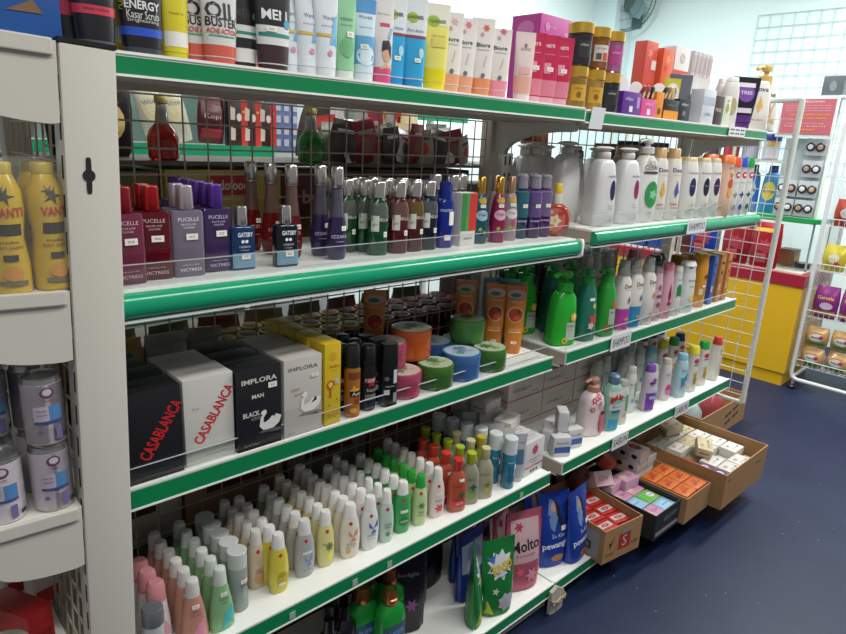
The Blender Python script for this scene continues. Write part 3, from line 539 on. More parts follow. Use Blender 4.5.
# ================================================================ second shelf: perfumes
Z2 = L1['s2'] + 0.0005
def square_bottle(col, capc, items, w=0.053, d=0.026, hb=0.108, h=0.147, capr=0.0125, capm=None, clear_base=None, stick=None, name='perfume_bottle', capx=1.0):
    a = w / 2; b = d / 2
    secs = [(0, a * 0.96, b * 0.9, 6), (0.002, a, b, 6), (hb - 0.006, a, b, 6), (hb - 0.001, a * 0.93, b * 0.9, 5), (hb, a * 0.86, b * 0.8, 4)]
    cap = [(hb + 0.0005, capr * 0.9, capr * 0.9, 2), (hb + 0.003, capr, capr, 3), (h - 0.002, capr * 0.93, capr * 0.93, 3), (h, capr * 0.85, capr * 0.85, 3)]
    return mk_bottle(name, secs, liquid(col) if isinstance(col, str) else col, cap, capm or mat(capc, 0.25, 0.45), items, stick)
def puc(col, capc, ink):
    return square_bottle(col, capc, [('t', 'PUCELLE', 0, 0.094, 0.034, 0.006, ink), ('t', 'EAU DE LUXE', 0, 0.086, 0.024, 0.003, ink), ('t', 'COLOGNE', 0, 0.081, 0.018, 0.003, ink), ('t', 'only you only', 0, 0.020, 0.028, 0.0025, ink), ('t', 'VICTRESS', 0, 0.012, 0.036, 0.005, ink)], stick=(0.004, 0.066, 0.019, 0.010))
pu_d = puc('#8a3a55', '#8c1a22', '#d8b9bd'); pu_r = puc('#6e1220', '#9a1418', '#d8b9bd'); pu_g = puc('#8f8597', '#a79aa2', '#e6e2e8'); pu_p = puc('#4d3566', '#54308a', '#cfc4e0')
gp2 = 'square cologne bottles on the second shelf'
files('pud', pu_d, -0.068, 2, Z2, 'rose square cologne bottle with red cap beside the grey post', gp2, -0.288, 0.038)
files('pur', pu_r, -0.024, 2, Z2, 'deep red square cologne bottle with red cap', gp2, -0.277, 0.036)
files('pug', pu_g, 0.031, 2, Z2, 'lilac-grey square cologne bottle', gp2, -0.276, 0.036)
files('pup', pu_p, 0.088, 6, Z2, 'purple square cologne bottle with violet cap', gp2, -0.265, 0.034)
gat = lambda c: square_bottle(c, '', [('r', -0.021, 0.021, 0.004, 0.030, '#6f93a8'), ('t', '*GATSBY', 0.002, 0.062, 0.028, 0.008, '#dfe3e8'), ('e', -0.003, 0.050, 0.003, 0.003, '#dfe3e8'), ('e', 0.004, 0.050, 0.003, 0.003, '#dfe3e8'), ('t', 'URBAN', 0, 0.041, 0.020, 0.004, '#b9c2cc'), ('t', 'cologne', 0, 0.035, 0.016, 0.003, '#b9c2cc')], w=0.044, d=0.024, hb=0.076, h=0.110, capr=0.0105, capm=CHROME(), stick=(0.002, 0.024, 0.016, 0.010))
place('gatb', gat('#1c3f74'), 0.130, -0.272, Z2, 'small blue-to-teal square cologne bottle with silver cap', 'bottle')
place('gatk', gat('#1a2026'), 0.211, -0.283, Z2, 'small black square cologne bottle with silver cap, standing out in front', 'bottle')
def slender(col, colt, capm, items, w=0.043, h=0.178, capr=0.0125, d=0.030, hb=None, fill=0.6):
    a = w / 2; b = d / 2; hb = hb or h * 0.78; zf = hb * fill
    secs = [(0, a * 0.66, b * 0.8, 2.3), (0.004, a * 0.82, b * 0.92, 2.3), (hb * 0.22, a, b, 2.2), (hb * 0.42, a * 0.92, b * 0.95, 2.2), (hb * 0.6, a * 0.70, b * 0.85, 2.1), (hb * 0.85, a * 0.52, b * 0.72, 2), (hb - 0.004, a * 0.50, b * 0.70, 2), (hb, capr * 0.8, capr * 0.8, 2)]
    def f():
        r = thing('mist_bottle'); lo = [s for s in secs if s[0] <= zf]; hi = [s for s in secs if s[0] > zf]
        G().loft(secs, liquid(col), 22).build('body', r)
        if colt: g = G(); band(g, secs, zf, hb - 0.002, pale(colt), 0.0003, 22); g.build('empty_top', r)
        G().loft([(hb + 0.0005, capr * 0.9, capr * 0.9, 2), (hb + 0.003, capr, capr, 2), (h - 0.003, capr * 0.96, capr * 0.96, 2), (h, capr * 0.8, capr * 0.8, 2)], capm, 20).build('cap', r)
        finish(r, secs, items, (0.008, 0.062, 0.011, 0.009)); return r
    return f
sl_r = slender('#7c1a1c', '#cdb09c', CHROME(), [('t', 'IZZI', 0, 0.050, 0.022, 0.006, '#d8b0a8'), ('t', 'body mist', 0, 0.034, 0.020, 0.003, '#d8b0a8')])
iz = slender('#3c2f5c', '#bdb6c4', CHROME(), [('t', 'IZZARA', 0, 0.046, 0.032, 0.006, '#c9c4dc'), ('t', 'cologne', 0, 0.036, 0.018, 0.003, '#c9c4dc')])
gm = 'slender-necked body mists on the second shelf'
for i, (x, y) in enumerate([(0.262, -0.222), (0.250, -0.165), (0.236, -0.112)]): place('slr', sl_r, x, y, Z2, 'dark red slender-necked body mist with silver cap, %s in its file' % ORD[i], 'bottle', gm)
for i, (x, y) in enumerate([(0.333, -0.272), (0.326, -0.225)]): place('izz', iz, x, y, Z2, 'purple slender-necked mist bottle with silver cap, %s in its file' % ORD[i], 'bottle', gm)
def bella(col, capm, colt='#c4cac4', lab='#c3c6be'):
    def f():
        r = thing('cologne_bottle'); secs = [(0, 0.0185, 0.0145, 3), (0.003, 0.0205, 0.0165, 3), (0.095, 0.0205, 0.0165, 3), (0.108, 0.017, 0.0145, 2.5), (0.116, 0.0115, 0.0115, 2)]
        G().loft(secs, liquid(col), 22).build('body', r); g = G(); band(g, secs, 0.072, 0.108, pale(colt), 0.0003, 22); g.build('empty_top', r)
        G().lathe([(0.0125, 0.1165), (0.0145, 0.118), (0.0155, 0.147), (0.014, 0.1495)], capm, 20).build('cap', r)
        finish(r, secs, [('r', -0.019, -0.004, 0.050, 0.082, lab), ('t', 'BELLA', 0.006, 0.074, 0.022, 0.006, '#d8d5cc'), ('t', 'gio', -0.012, 0.064, 0.010, 0.006, '#4b4b44')], (0.010, 0.044, 0.008, 0.011)); return r
    return f
bl_g = bella('#1f5a34', CHROME()); bl_r = bella('#6b1a22', CHROME(), '#d0a898'); bl_a = bella('#5a2422', CHROME(), '#d8aa60'); bl_n = bella('#1d2534', CHROME(), '#b4bcc0')
gb2 = 'silver-capped cologne bottles on the second shelf'
files('blg', bl_g, 0.398, 3, Z2, 'green cologne bottle, back row beside purple mist', gb2, -0.215, 0.045)
files('blg2', bl_g, 0.437, 4, Z2, 'green cologne bottle with pale label', gb2, -0.270, 0.045)
files('blr', bl_r, 0.490, 4, Z2, 'wine-red cologne bottle with pale label', gb2, -0.272, 0.045)
files('bla', bl_a, 0.535, 4, Z2, 'amber-topped cologne bottle', gb2, -0.270, 0.045)
files('bln', bl_n, 0.580, 3, Z2, 'smoky navy cologne bottle with silver cap', gb2, -0.268, 0.045)
bluec = mk_bottle('cologne_bottle', [(0, 0.020, 0.019, 2.2), (0.003, 0.0225, 0.021, 2.2), (0.100, 0.0215, 0.020, 2.2), (0.112, 0.015, 0.014, 2)], liquid('#1b2f9a'), [(0.1125, 0.0155, 0.0155, 2), (0.128, 0.0155, 0.0155, 2), (0.1285, 0.0135, 0.0135, 2), (0.146, 0.0135, 0.0135, 2), (0.148, 0.011, 0.011, 2)], mat('#24338c', 0.2, 0.4), [('t', 'marina', -0.002, 0.086, 0.028, 0.008, '#c9d2ea'), ('r', 0.004, 0.018, 0.052, 0.082, PRICE), ('r', -0.006, 0.010, 0.018, 0.030, PRICE)])
place('bluec', bluec, 0.634, -0.264, Z2, 'vivid blue cologne bottle with blue cap and two price tags', 'bottle')
place('bluec', bluec, 0.628, -0.212, Z2, 'vivid blue cologne bottle half hidden behind the tagged one', 'bottle')
trib = mk_box('cologne_box', 0.050, 0.035, 0.122, '#cfcdc8', [('r', -0.025, -0.010, 0.035, 0.122, '#2f7a3a'), ('r', -0.010, 0.000, 0.035, 0.122, '#3f8f48'), ('r', 0.000, 0.025, 0.035, 0.122, '#c22a26'), ('t', 'scent', 0, 0.018, 0.026, 0.006, '#4b4b48')])
place('trib', trib, 0.700, -0.262, Z2, 'white cologne box with upright green and red panels', 'box')
for i, (x, y) in enumerate([(0.700, -0.222), (0.735, -0.215), (0.768, -0.180), (0.662, -0.200)]): place('chr', bella('#3f4a50', CHROME(), '#b4bcc0'), x, y, Z2 , 'smoky cologne bottle with silver cap, %s of four behind the green-red box' % ORD[i].replace('front', 'first'), 'bottle', gb2, sc=(1, 1, 1.06))
def vit(col, capm, lab, ink, items=()):
    a = 0.0205; secs = [(0, a * 0.85, 0.016, 2.4), (0.003, a * 0.95, 0.0175, 2.4), (0.05, a, 0.018, 2.2), (0.09, a * 0.82, 0.016, 2.2), (0.112, a * 0.64, 0.0135, 2), (0.118, 0.010, 0.010, 2)]
    return mk_bottle('body_scent_bottle', secs, liquid(col), [(0.1185, 0.010, 0.010, 2), (0.156, 0.0095, 0.0095, 2), (0.158, 0.008, 0.008, 2)], capm, [('e', 0, 0.103, 0.010, 0.008, '#b9963c'), ('e', 0, 0.068, 0.015, 0.013, lab), ('t', 'Vitalis', 0, 0.070, 0.022, 0.007, ink), ('p', star(-0.004, 0.035, 0.007, 5), '#8fae3c'), ('p', star(0.007, 0.028, 0.005, 5), '#c9a03c'), *items], (0.0, 0.090, 0.013, 0.008))
place('vt', vit('#1f5f70', GOLD(), '#8fb0c0', '#1c3f5c'), 0.757, -0.262, Z2, 'teal body scent bottle with gold cap', 'bottle'); place('vm', vit('#a01f5a', GOLD(), '#c9a0b4', '#7a1f4a'), 0.812, -0.272, Z2, 'magenta body scent bottle with gold cap', 'bottle')
place('vw', vit('#b9a8ac', mat('#b08a74', 0.25, 0.7), '#d0c8ca', '#7a5a6a', [('p', star(0.004, 0.045, 0.012, 6), '#b04a6a')]), 0.868, -0.262, Z2, 'white and pink body scent bottle with rose-gold cap', 'bottle')
place('vw', vit, 0.862, -0.215, Z2, 'white and pink body scent bottle behind its twin', 'bottle')
def mist(col, colt):
    secs = [(0, 0.018, 0.017, 2.2), (0.003, 0.0205, 0.019, 2.2), (0.118, 0.0205, 0.019, 2.2), (0.126, 0.012, 0.012, 2)]
    def f():
        r = thing('mist_bottle'); G().loft(secs, liquid(col), 22).build('body', r); g = G(); band(g, secs, 0.055, 0.122, liquid(colt), 0.0003, 22); g.build('pale_top', r)
        G().lathe([(0.011, 0.1265), (0.014, 0.128), (0.015, 0.135), (0.013, 0.150), (0.015, 0.158), (0.011, 0.163)], mat('#b9b4c2', 0.1, 0.2, 0.5), 20).build('cap', r)
        finish(r, secs, [('t', 'AMORE', 0, 0.045, 0.026, 0.005, '#d0c8dc')], (0.004, 0.084, 0.014, 0.009)); return r
    return f
place('mt', mist('#1f3f5c', '#3a7a88'), 0.925, -0.250, Z2, 'dark blue and teal mist bottle with clear cap', 'bottle')
files('mp', mist('#4d2468', '#7d62a0'), 0.965, 2, Z2, 'violet mist bottle with clear cap nearest the teal one', 'violet mist bottles', -0.262, 0.045, tail='in file'); files('mp2', mist('#552a70', '#8f78a8'), 1.010, 2, Z2, 'violet mist bottle with clear cap beside the round floral one', 'violet mist bottles', -0.262, 0.045, tail='in file')
def roundb():
    r = thing('round_bottle'); Mx = Matrix.Translation((0, 0, 0.042)) @ Matrix.Rotation(math.pi / 2, 4, 'X')
    G().loft([(-0.017, 0.026, 0.030, 2), (-0.014, 0.033, 0.037, 2), (-0.006, 0.037, 0.041, 2), (0.006, 0.037, 0.041, 2), (0.014, 0.033, 0.037, 2), (0.017, 0.026, 0.030, 2)], liquid('#c9543c'), 26, Mx).build('body', r)
    g = G(); art(g, flat(-0.0172), [('e', 0, 0.042, 0.025, 0.029, '#c86a5c'), ('p', star(0.0, 0.040, 0.017, 5, 0.6), '#e0d4c4'), ('e', 0.0, 0.040, 0.005, 0.005, '#e0b83c'), ('p', star(-0.012, 0.020, 0.008, 5, 0.6), '#e09a3c'), ('p', star(0.013, 0.058, 0.008, 5, 0.6), '#c2303c'), ('p', [(-0.022, 0.060), (-0.012, 0.068), (-0.006, 0.060), (-0.020, 0.050)], '#d9d4cc')]); g.build('printed_label', r, smooth=False)
    G().lathe([(0.011, 0.080), (0.012, 0.084), (0.012, 0.106)], plas('#d8d4c8'), 18).lathe([(0.0095, 0.1065), (0.0095, 0.128), (0.008, 0.130)], plas('#d8ae2c'), 18).build('cap', r); return r
place('rb', roundb, 1.052, -0.272, Z2, 'round orange-red floral cologne bottle with yellow-tipped cap, front', 'bottle', None, -0.55, sc=1.08); place('rb', roundb, 1.072, -0.215, Z2, 'round orange-red floral cologne bottle behind its twin', 'bottle', None, -0.55, sc=1.08)

# ================================================================ top shelf
ZT = L1['top'] + 0.0005
def tt(key, x, w, h, col, items, label, bands=(), capc=None, n=1, y=-0.262, rz=0.0, cat='tube', group='face wash tubes on the top shelf', capw=0.82, stick=None, dx=0.0, dy=0.0, lab2=None, caph=0.02):
    if x < 0.25:      # short-lettered tubes by the post: print sits low on the tube
        q = 0.72; fz = lambda it: (it[0], it[1], it[2], it[3] * q, it[4] * q, it[5]) if it[0] == 'r' else (it[0], it[1], it[2] * q) + tuple(it[3:]) if it[0] == 'e' else (it[0], it[1], it[2], it[3] * q) + tuple(it[4:]) if it[0] == 't' else it
        items = [fz(it) for it in items]; bands = [(a * q, b * q if b < 0.14 else b, c) for a, b, c in bands]; caph = 0.014
        if stick: stick = (stick[0], stick[1] * q) + tuple(stick[2:])
    mk = tube(w, h, col, caph, capc, items, bands, stick, capw=capw)
    for k in range(n):
        l = label if k == 0 else (lab2 or label + ', %s') % ORD[k] if '%s' in (lab2 or label + ', %s') else lab2
        place(key, mk, x + dx * k, y + dy * k, ZT, l if n == 1 else (label + ', %s of %d' % (ORD[k].replace('front', 'first'), n)), cat, group, rz)
INK = '#d9d8d4'
tt('t0', -0.112, 0.058, 0.150, '#1b1b1e', [('t', 'MEN', -0.002, 0.112, 0.026, 0.010, '#d8d8d4'), ('t', 'whitening', 0, 0.094, 0.030, 0.004, '#a9a9a4')], 'black face wash tube with pink band beside the blue snack box', [(0.060, 0.085, '#b8324c')], '#6d6d70')
tt('t1', -0.086, 0.062, 0.152, '#1b1b1e', [('t', 'MEN', -0.002, 0.116, 0.030, 0.012, '#d8d8d4'), ('t', 'super', 0.010, 0.098, 0.02, 0.006, '#d8d8d4'), ('t', 'white rocket', 0, 0.074, 0.034, 0.004, '#3a1a22')], 'black face wash tube with pink band, above the grey post', [(0.064, 0.080, '#c4384f')], '#55585c', y=-0.285)
tt('t2y', -0.035, 0.075, 0.150, '#c9bd2a', [('r', -0.03, 0.03, 0.03, 0.06, '#d8d6cc')], 'yellow tube behind the black energy scrub tube', y=-0.215)
tt('t2', -0.017, 0.070, 0.155, '#1b1b22', [('t', '*ENERGY', 0.0, 0.098, 0.050, 0.012, '#d8d8d4'), ('t', 'Kasar Scrub', 0.0, 0.080, 0.046, 0.011, '#d8d8d4'), ('t', 'brightening', 0.0, 0.068, 0.044, 0.006, '#c9c9c4'), ('t', 'FUEL', -0.029, 0.10, 0.02, 0.006, 1.4, '#c9bd2a')], 'black energy scrub tube with a bright blue band', [(0.040, 0.056, '#2a4fb8')], '#3d4048', y=-0.268)
tt('t3', 0.036, 0.048, 0.165, '#cdbf2a', [('r', -0.018, 0.017, 0.030, 0.060, '#dcdad0'), ('t', 'made in', 0, 0.096, 0.022, 0.003, '#6a5f1c')], 'plain yellow tube with a white panel', None or (), '#c9bd2a', y=-0.258)
tt('t4', 0.107, 0.064, 0.160, '#c9c9c6', [('t', '*OIL', 0.0, 0.116, 0.052, 0.024, '#1d1d20'), ('t', '*BUSTER', 0.0, 0.092, 0.052, 0.014, '#1d1d20'), ('t', '*ACNE ACTION', 0.0, 0.074, 0.050, 0.008, '#c23a32'), ('r', -0.022, 0.022, 0.063, 0.0655, '#4a9a7c')], 'white oil-clearing tube with coral base in bold black lettering', [(0.022, 0.045, '#c2564a')], '#c2564a', n=3, dx=-0.026, dy=0.020)
tt('t5', 0.158, 0.060, 0.165, '#d3d3d0', [('t', '*MEN', 0.0, 0.124, 0.040, 0.014, '#1d1d20'), ('r', -0.022, 0.022, 0.080, 0.086, '#1f7f70'), ('e', 0.02, 0.12, 0.006, 0.006, '#3fa060')], 'black and white face wash tube, left-behind one of two', [(0.050, 0.072, '#26262a'), (0.100, 0.1645, '#1d1d20')], '#3a2428', y=-0.240)
del LABELS['black and white face wash tube, left-behind one of two']
_P['t5']['label'] = 'black and white face wash tube, half behind its bigger-lettered twin'
tt('t6', 0.203, 0.066, 0.168, '#d3d3d0', [('t', '*MEN', 0.0, 0.128, 0.046, 0.016, '#dcdcd8'), ('r', -0.028, 0.028, 0.080, 0.088, '#1f7f70'), ('e', 0.022, 0.110, 0.007, 0.007, '#3f8fb8')], 'black and white face wash tube with a blue round mark', [(0.104, 0.1675, '#1d1d20'), (0.022, 0.062, '#3a262a')], '#3a262a', stick=(-0.008, 0.096, 0.018, 0.008))
wd = [('t', 'Wardah', 0.004, 0.104, 0.026, 0.007, '#4f6a8c'), ('t', 'perfect bright', 0.002, 0.090, 0.026, 0.004, '#4f6a8c'), ('r', -0.020, 0.020, 0.072, 0.077, '#c9ae4c'), ('p', [(0.004, 0.06), (0.018, 0.056), (0.020, 0.112), (0.012, 0.1)], '#6fb0d8'), ('e', 0.004, 0.045, 0.005, 0.005, '#c98aa0')]
tt('t7', 0.309, 0.050, 0.160, '#d6dce0', wd, 'white and sky blue facial tube with a gold stripe', (), '#cfd4d8', n=3, dx=-0.031, dy=0.012)
tt('t8', 0.352, 0.044, 0.160, '#8fc69a', [('t', 'nature', 0, 0.108, 0.024, 0.006, '#3f7a4c'), ('t', 'facial wash', 0, 0.098, 0.024, 0.003, '#3f7a4c'), ('e', 0, 0.060, 0.014, 0.018, '#6fae7c')], 'plain mint green facial tube', (), '#d0d8d0', stick=(0.006, 0.082, 0.014, 0.010))
tt('t9', 0.396, 0.048, 0.158, '#c9dce4', [('t', 'Wardah', 0.0, 0.118, 0.028, 0.006, '#3f5f8a'), ('t', 'lightening', 0, 0.100, 0.026, 0.003, '#3f5f8a'), ('e', 0.0, 0.050, 0.018, 0.018, '#cfdfe8')], 'white and blue facial tube with round silver swirl', [(0.035, 0.085, '#5fa0cc'), (0.125, 0.150, '#4f90c0')], '#d0d8dc', stick=(-0.004, 0.066, 0.016, 0.008))
tt('t10', 0.440, 0.048, 0.168, '#d6d2d0', [('t', 'Sariayu', 0.0, 0.130, 0.026, 0.004, '#a9707c'), ('r', -0.008, 0.012, 0.108, 0.114, '#c23a5a'), ('e', 0.006, 0.058, 0.011, 0.015, '#c9a083'), ('p', [(-0.006, 0.062), (-0.004, 0.082), (0.010, 0.084), (0.016, 0.072), (0.014, 0.050), (0.010, 0.066)], '#1d1d20'), ('p', [(-0.01, 0.030), (0.004, 0.044), (0.016, 0.040), (0.018, 0.028)], '#d0a88c'), ('p', [(0.012, 0.085), (0.020, 0.105), (0.016, 0.108), (0.008, 0.09)], '#7fb0c8')], 'white facial tube with a printed dark-haired face and pink foot', [(0.022, 0.034, '#cf4f7c')], '#cf4f7c')
ga = [('e', -0.006, 0.136, 0.012, 0.010, '#8fae2c'), ('t', '*GARNIER', 0.0, 0.137, 0.036, 0.007, '#2f4a2c'), ('t', 'Pure Active', 0.0, 0.112, 0.034, 0.006, '#2f5f9a'), ('r', -0.024, 0.024, 0.098, 0.103, '#8c2f3c'), ('e', 0.012, 0.070, 0.006, 0.010, '#9fd0dc')]
tt('t11', 0.522, 0.056, 0.172, '#d3d8da', ga, 'white and bright blue acne tube with dark red stripe', [(0.022, 0.098, '#2f9ccc')], '#2a86c0', n=2, dx=-0.045, dy=0.010, stick=(0.004, 0.056, 0.014, 0.008))
tt('t12', 0.582, 0.060, 0.172, '#e0d66c', [('e', -0.008, 0.138, 0.014, 0.011, '#8fae2c'), ('t', '*GARNIER', 0.002, 0.138, 0.036, 0.007, '#4a5a2c'), ('t', 'light complete', 0.004, 0.110, 0.03, 0.004, '#6a6a2c'), ('r', -0.012, 0.020, 0.088, 0.106, '#cfc65c')], 'bright yellow facial tube standing next to the blue pair', [(0.022, 0.046, '#dccb1c'), (0.130, 0.171, '#dcdcc8')], '#dccb1c')
bi = lambda c, c2: [('t', '*Biore', 0.0, 0.112, 0.032, 0.009, '#33404a'), ('t', 'facial foam', 0.0, 0.102, 0.028, 0.003, '#33404a'), ('p', star(0.006, 0.148, 0.009, 6, 0.5), c), ('p', star(-0.004, 0.134, 0.006, 6, 0.5), c2), ('t', 'beauty', 0.004, 0.078, 0.024, 0.006, 1.3, c2), ('e', 0.0, 0.048, 0.005, 0.005, '#6a6a70')]
for i, (x, y, c, b, d) in enumerate([(0.638, -0.250, '#c9a0a0', '#d89a78', 'peach-footed white facial foam tube beside the yellow one'), (0.685, -0.246, '#cf6a6a', '#d89a78', 'peach-footed white facial foam tube with small red flowers'), (0.734, -0.254, '#d0503c', '#d88a5c', 'orange-footed white facial foam tube with red blossoms'), (0.788, -0.258, '#cf5a7c', '#e08a9c', 'pink-footed white facial foam tube with rose blossoms')]):
    tt('bi%d' % i, x, 0.055, 0.166 - 0.004 * i + 0.010 * (i == 2), '#dcd6d0', bi(c, '#b98a94'), d, [(0.022, 0.042, b)], b, y=y)
tt('t13', 0.830, 0.040, 0.152, '#cf4f70', [('t', '*PONDS', 0.0, 0.120, 0.028, 0.007, '#e8d0d8')], 'short pink facial tube half behind its paler neighbour', (), '#cf4f70', y=-0.222)
tt('t14', 0.873, 0.050, 0.158, '#dccac6', [('t', 'acnes', 0.0, 0.120, 0.024, 0.006, '#8c5a5c'), ('e', 0.0, 0.128, 0.004, 0.005, '#8a5f6a'), ('r', -0.014, 0.014, 0.064, 0.080, '#d8a89c')], 'pale pink facial tube between the magenta ones', [(0.022, 0.06, '#d8a494')], '#dccfcb')
tt('t15', 1.012, 0.072, 0.165, '#b8264c', [('t', "*POND'S", 0.0, 0.140, 0.040, 0.008, '#e8d0d8'), ('t', 'age miracle', 0.004, 0.120, 0.034, 0.004, '#e0b0c0'), ('r', -0.006, 0.012, 0.075, 0.1, '#d88aa0')], 'deep magenta facial foam tube', [(0.022, 0.060, '#cf7a8c')], '#d8a0ac', n=3, dx=-0.046, dy=0.008, stick=(0.01, 0.085, 0.016, 0.010))
ellb = mk_box('hair_vitamin_box', 0.170, 0.10, 0.245, '#b0388c', [('t', '*ellips', 0.05, 0.205, 0.05, 0.022, '#d8a8cc'), ('t', 'hair vitamin', 0.04, 0.188, 0.05, 0.008, '#d8a8cc'), ('e', -0.055, 0.215, 0.010, 0.012, '#c878b0'), ('t', 'MOISTURE', -0.04, 0.215, 0.05, 0.006, '#d8a8cc'), ('r', -0.084, 0.084, 0.0, 0.17, '#c2306a')], left=[('e', 0.0, 0.21, 0.03, 0.02, '#c878b0')])
place('ellb', ellb, 1.170, -0.085, ZT, 'large magenta carton standing behind the magenta facial tubes', 'box')
# gold lidded vitamin jars in two layers
def gold(col, lab, items=()):
    def f():
        r = thing('vitamin_jar'); secs = [(0, 0.033, 0.033, 2), (0.003, 0.036, 0.036, 2), (0.076, 0.036, 0.036, 2), (0.078, 0.034, 0.034, 2)]
        G().loft(secs, liquid(col), 26).build('body', r); G().lathe([(0.0355, 0.0785), (0.037, 0.080), (0.037, 0.103), (0.035, 0.1045)], mat('#e0b64c', 0.25, 0.65), 26).build('lid', r)
        finish(r, secs, [('r', -0.022, 0.022, 0.020, 0.060, lab), *items]); return r
    return f
gj_y = gold('#b08a4a', '#c79a24', [('t', 'ellips', 0, 0.05, 0.026, 0.007, '#5a3f14'), ('e', 0, 0.035, 0.008, 0.008, '#7a5a24')]); gj_k = gold('#3c3a3c', '#222226', [('t', 'ellips', 0, 0.05, 0.026, 0.007, '#c9c4bc')]); gj_w = gold('#8f5a34', '#c9c4bc', [('t', 'hair vitamin', 0, 0.052, 0.034, 0.005, '#4f4a44'), ('r', -0.016, 0.0, 0.024, 0.04, '#4f4a44'), ('r', 0.004, 0.02, 0.022, 0.042, '#b8502c')]); gj_p = gold('#a8608c', '#a8387c', [('t', 'ellips', 0, 0.05, 0.026, 0.007, '#e0c4d4')])
gv = 'gold-lidded hair vitamin jars on the top shelf'
ly = [(1.094, -0.258, 'jy', gj_y, 'amber vitamin jar with yellow label, lower layer beside the magenta tubes'), (1.178, -0.256, 'jy', gj_y, 'amber vitamin jar with yellow label, lower layer above the blank tag'), (1.257, -0.256, 'jk', gj_k, 'dark vitamin jar, lower layer beside the purple box'), (1.17, -0.178, 'jy', gj_y, 'amber vitamin jar, lower layer, back row')]
for x, y, k, m, l in ly: place(k, m, x, y, ZT, l, 'jar', gv, sc=(0.88, 0.88, 1))
for x, y, k, m, l in [(1.098, -0.258, 'jk', gj_k, 'dark vitamin jar with gold lid, upper layer over the magenta tubes'), (1.180, -0.257, 'jw', gj_w, 'amber vitamin jar with big white price label, upper layer'), (1.256, -0.254, 'jp', gj_p, 'pink vitamin jar with gold lid, upper layer')]: place(k, m, x, y, ZT + 0.105, l, 'jar', gv, sc=(0.88, 0.88, 1))
place('ypb', mk_box('slim_box', 0.062, 0.020, 0.215, '#c9b49c', [('r', 0.022, 0.031, 0.0, 0.215, '#b8962c'), ('r', -0.02, 0.01, 0.15, 0.19, '#d8c9b8')]), 1.530, -0.085, ZT, 'tall pale slim box with a gold edge at the back', 'box')
def openbox(col, w, d, h, items, lidc):
    def f():
        r = thing('display_box'); G().rbox(-w / 2, w / 2, -d / 2, d / 2, 0, h, mat(col, 0.4), 0.001).build('body', r)
        if lidc:
            G().loft([(0, w * 0.50, 0.001, 2.2), (0.0016, w * 0.50, 0.001, 2.2)], mat(lidc, 0.5), 4).build('liner', r) if False else G().prism([(-w / 2, h), (-w / 2, h + 0.02)] + [(w / 2 * math.cos(t), h + 0.02 + 0.030 * math.sin(t)) for t in [math.pi - i * math.pi / 10 for i in range(11)]] + [(w / 2, h)], 'y', d / 2 - 0.003, d / 2 - 0.001, paper(lidc)).build('lid_flap', r)
        finish(r, None, items, None, flat(-d / 2)); return r
    return f
def sachets(r_x, y, z, w, cols, label):
    """fan of little oval capsule sachets leaning out of a display box"""
    for i, c in enumerate(cols):
        def f():
            t = thing('sachet'); G().loft([(0, 0.008, 0.002, 2), (0.006, 0.014, 0.005, 2), (0.03, 0.016, 0.006, 2), (0.05, 0.012, 0.004, 2), (0.056, 0.004, 0.001, 2)], foil(c), 14).build('body', t); g = G(); art(g, flat(-0.0062), [('e', 0, 0.03, 0.006, 0.010, '#c9b48c')]); g.build('printed_label', t); return t
        place('sach' + c, f, r_x - w / 2 + w * (i + 0.5) / len(cols), y - 0.002 * (i % 3), z, '%s, %s from its gold-jar end' % (label, ORD[i].replace('front', 'first')), 'sachet', 'hair vitamin sachets in the display boxes', tilt=(0.15, 0.3 - 0.1 * i))
place('dbp', openbox('#5a2a86', 0.098, 0.05, 0.062, [('t', 'ellips', -0.016, 0.042, 0.04, 0.012, '#cfc0e0'), ('r', 0.026, 0.042, 0.02, 0.05, '#b08ac8'), ('r', -0.012, 0.006, 0.008, 0.024, '#d8d4dc')], '#d4cdd0'), 1.335, -0.265, ZT, 'purple display box with a white rounded flap', 'box')
place('dbk', openbox('#cf4f8c', 0.086, 0.05, 0.050, [('t', 'ellips', 0.0, 0.036, 0.04, 0.010, '#e8c4d8'), ('r', -0.008, 0.010, 0.006, 0.022, '#e8dce0')], '#cfc4c4'), 1.432, -0.265, ZT, 'pink display box of hair vitamins', 'box')
place('dbo', openbox('#1f1f20', 0.095, 0.05, 0.058, [('r', -0.0475, 0.0475, 0.0, 0.026, '#d88a1c'), ('t', 'ellips', 0.0, 0.042, 0.05, 0.010, '#8c7a4c')], '#d0c8c0'), 1.570, -0.265, ZT, 'black and orange display box in front of the dome flaps', 'box')
place('dbo2', openbox('#d8861c', 0.045, 0.05, 0.075, [('e', 0.0, 0.02, 0.010, 0.010, '#5a3a1c')], None), 1.498, -0.263, ZT, 'narrow orange display box beside the pink one', 'box')
place('dbb', openbox('#1c1c20', 0.080, 0.05, 0.066, [('t', '*ellips', 0.0, 0.050, 0.044, 0.010, '#b8b8b8'), ('e', 0.0, 0.024, 0.010, 0.008, '#7a7a80')], '#cfc8c8'), 1.662, -0.262, ZT, 'black display box with a white domed flap', 'box')
sachets(1.432, -0.268, ZT + 0.034, 0.075, ['#7c2a2a', '#8f3a2c', '#1d1a1a'], 'dark red vitamin sachet over the pink box')
sachets(1.570, -0.268, ZT + 0.042, 0.085, ['#2a2320', '#8f6a2c', '#c8a86c', '#1d1a1a'], 'black and gold vitamin sachet over the orange box')
place('rdb', mk_box('hair_serum_box', 0.075, 0.045, 0.258, '#c24a3c', [('p', star(-0.01, 0.22, 0.02, 5), '#d87a5c'), ('p', star(0.012, 0.19, 0.014, 5), '#d87a5c'), ('r', 0.004, 0.034, 0.17, 0.20, '#d8c4bc')]), 1.735, -0.085, ZT, 'tall red flower-patterned box, highest of the back boxes', 'box')
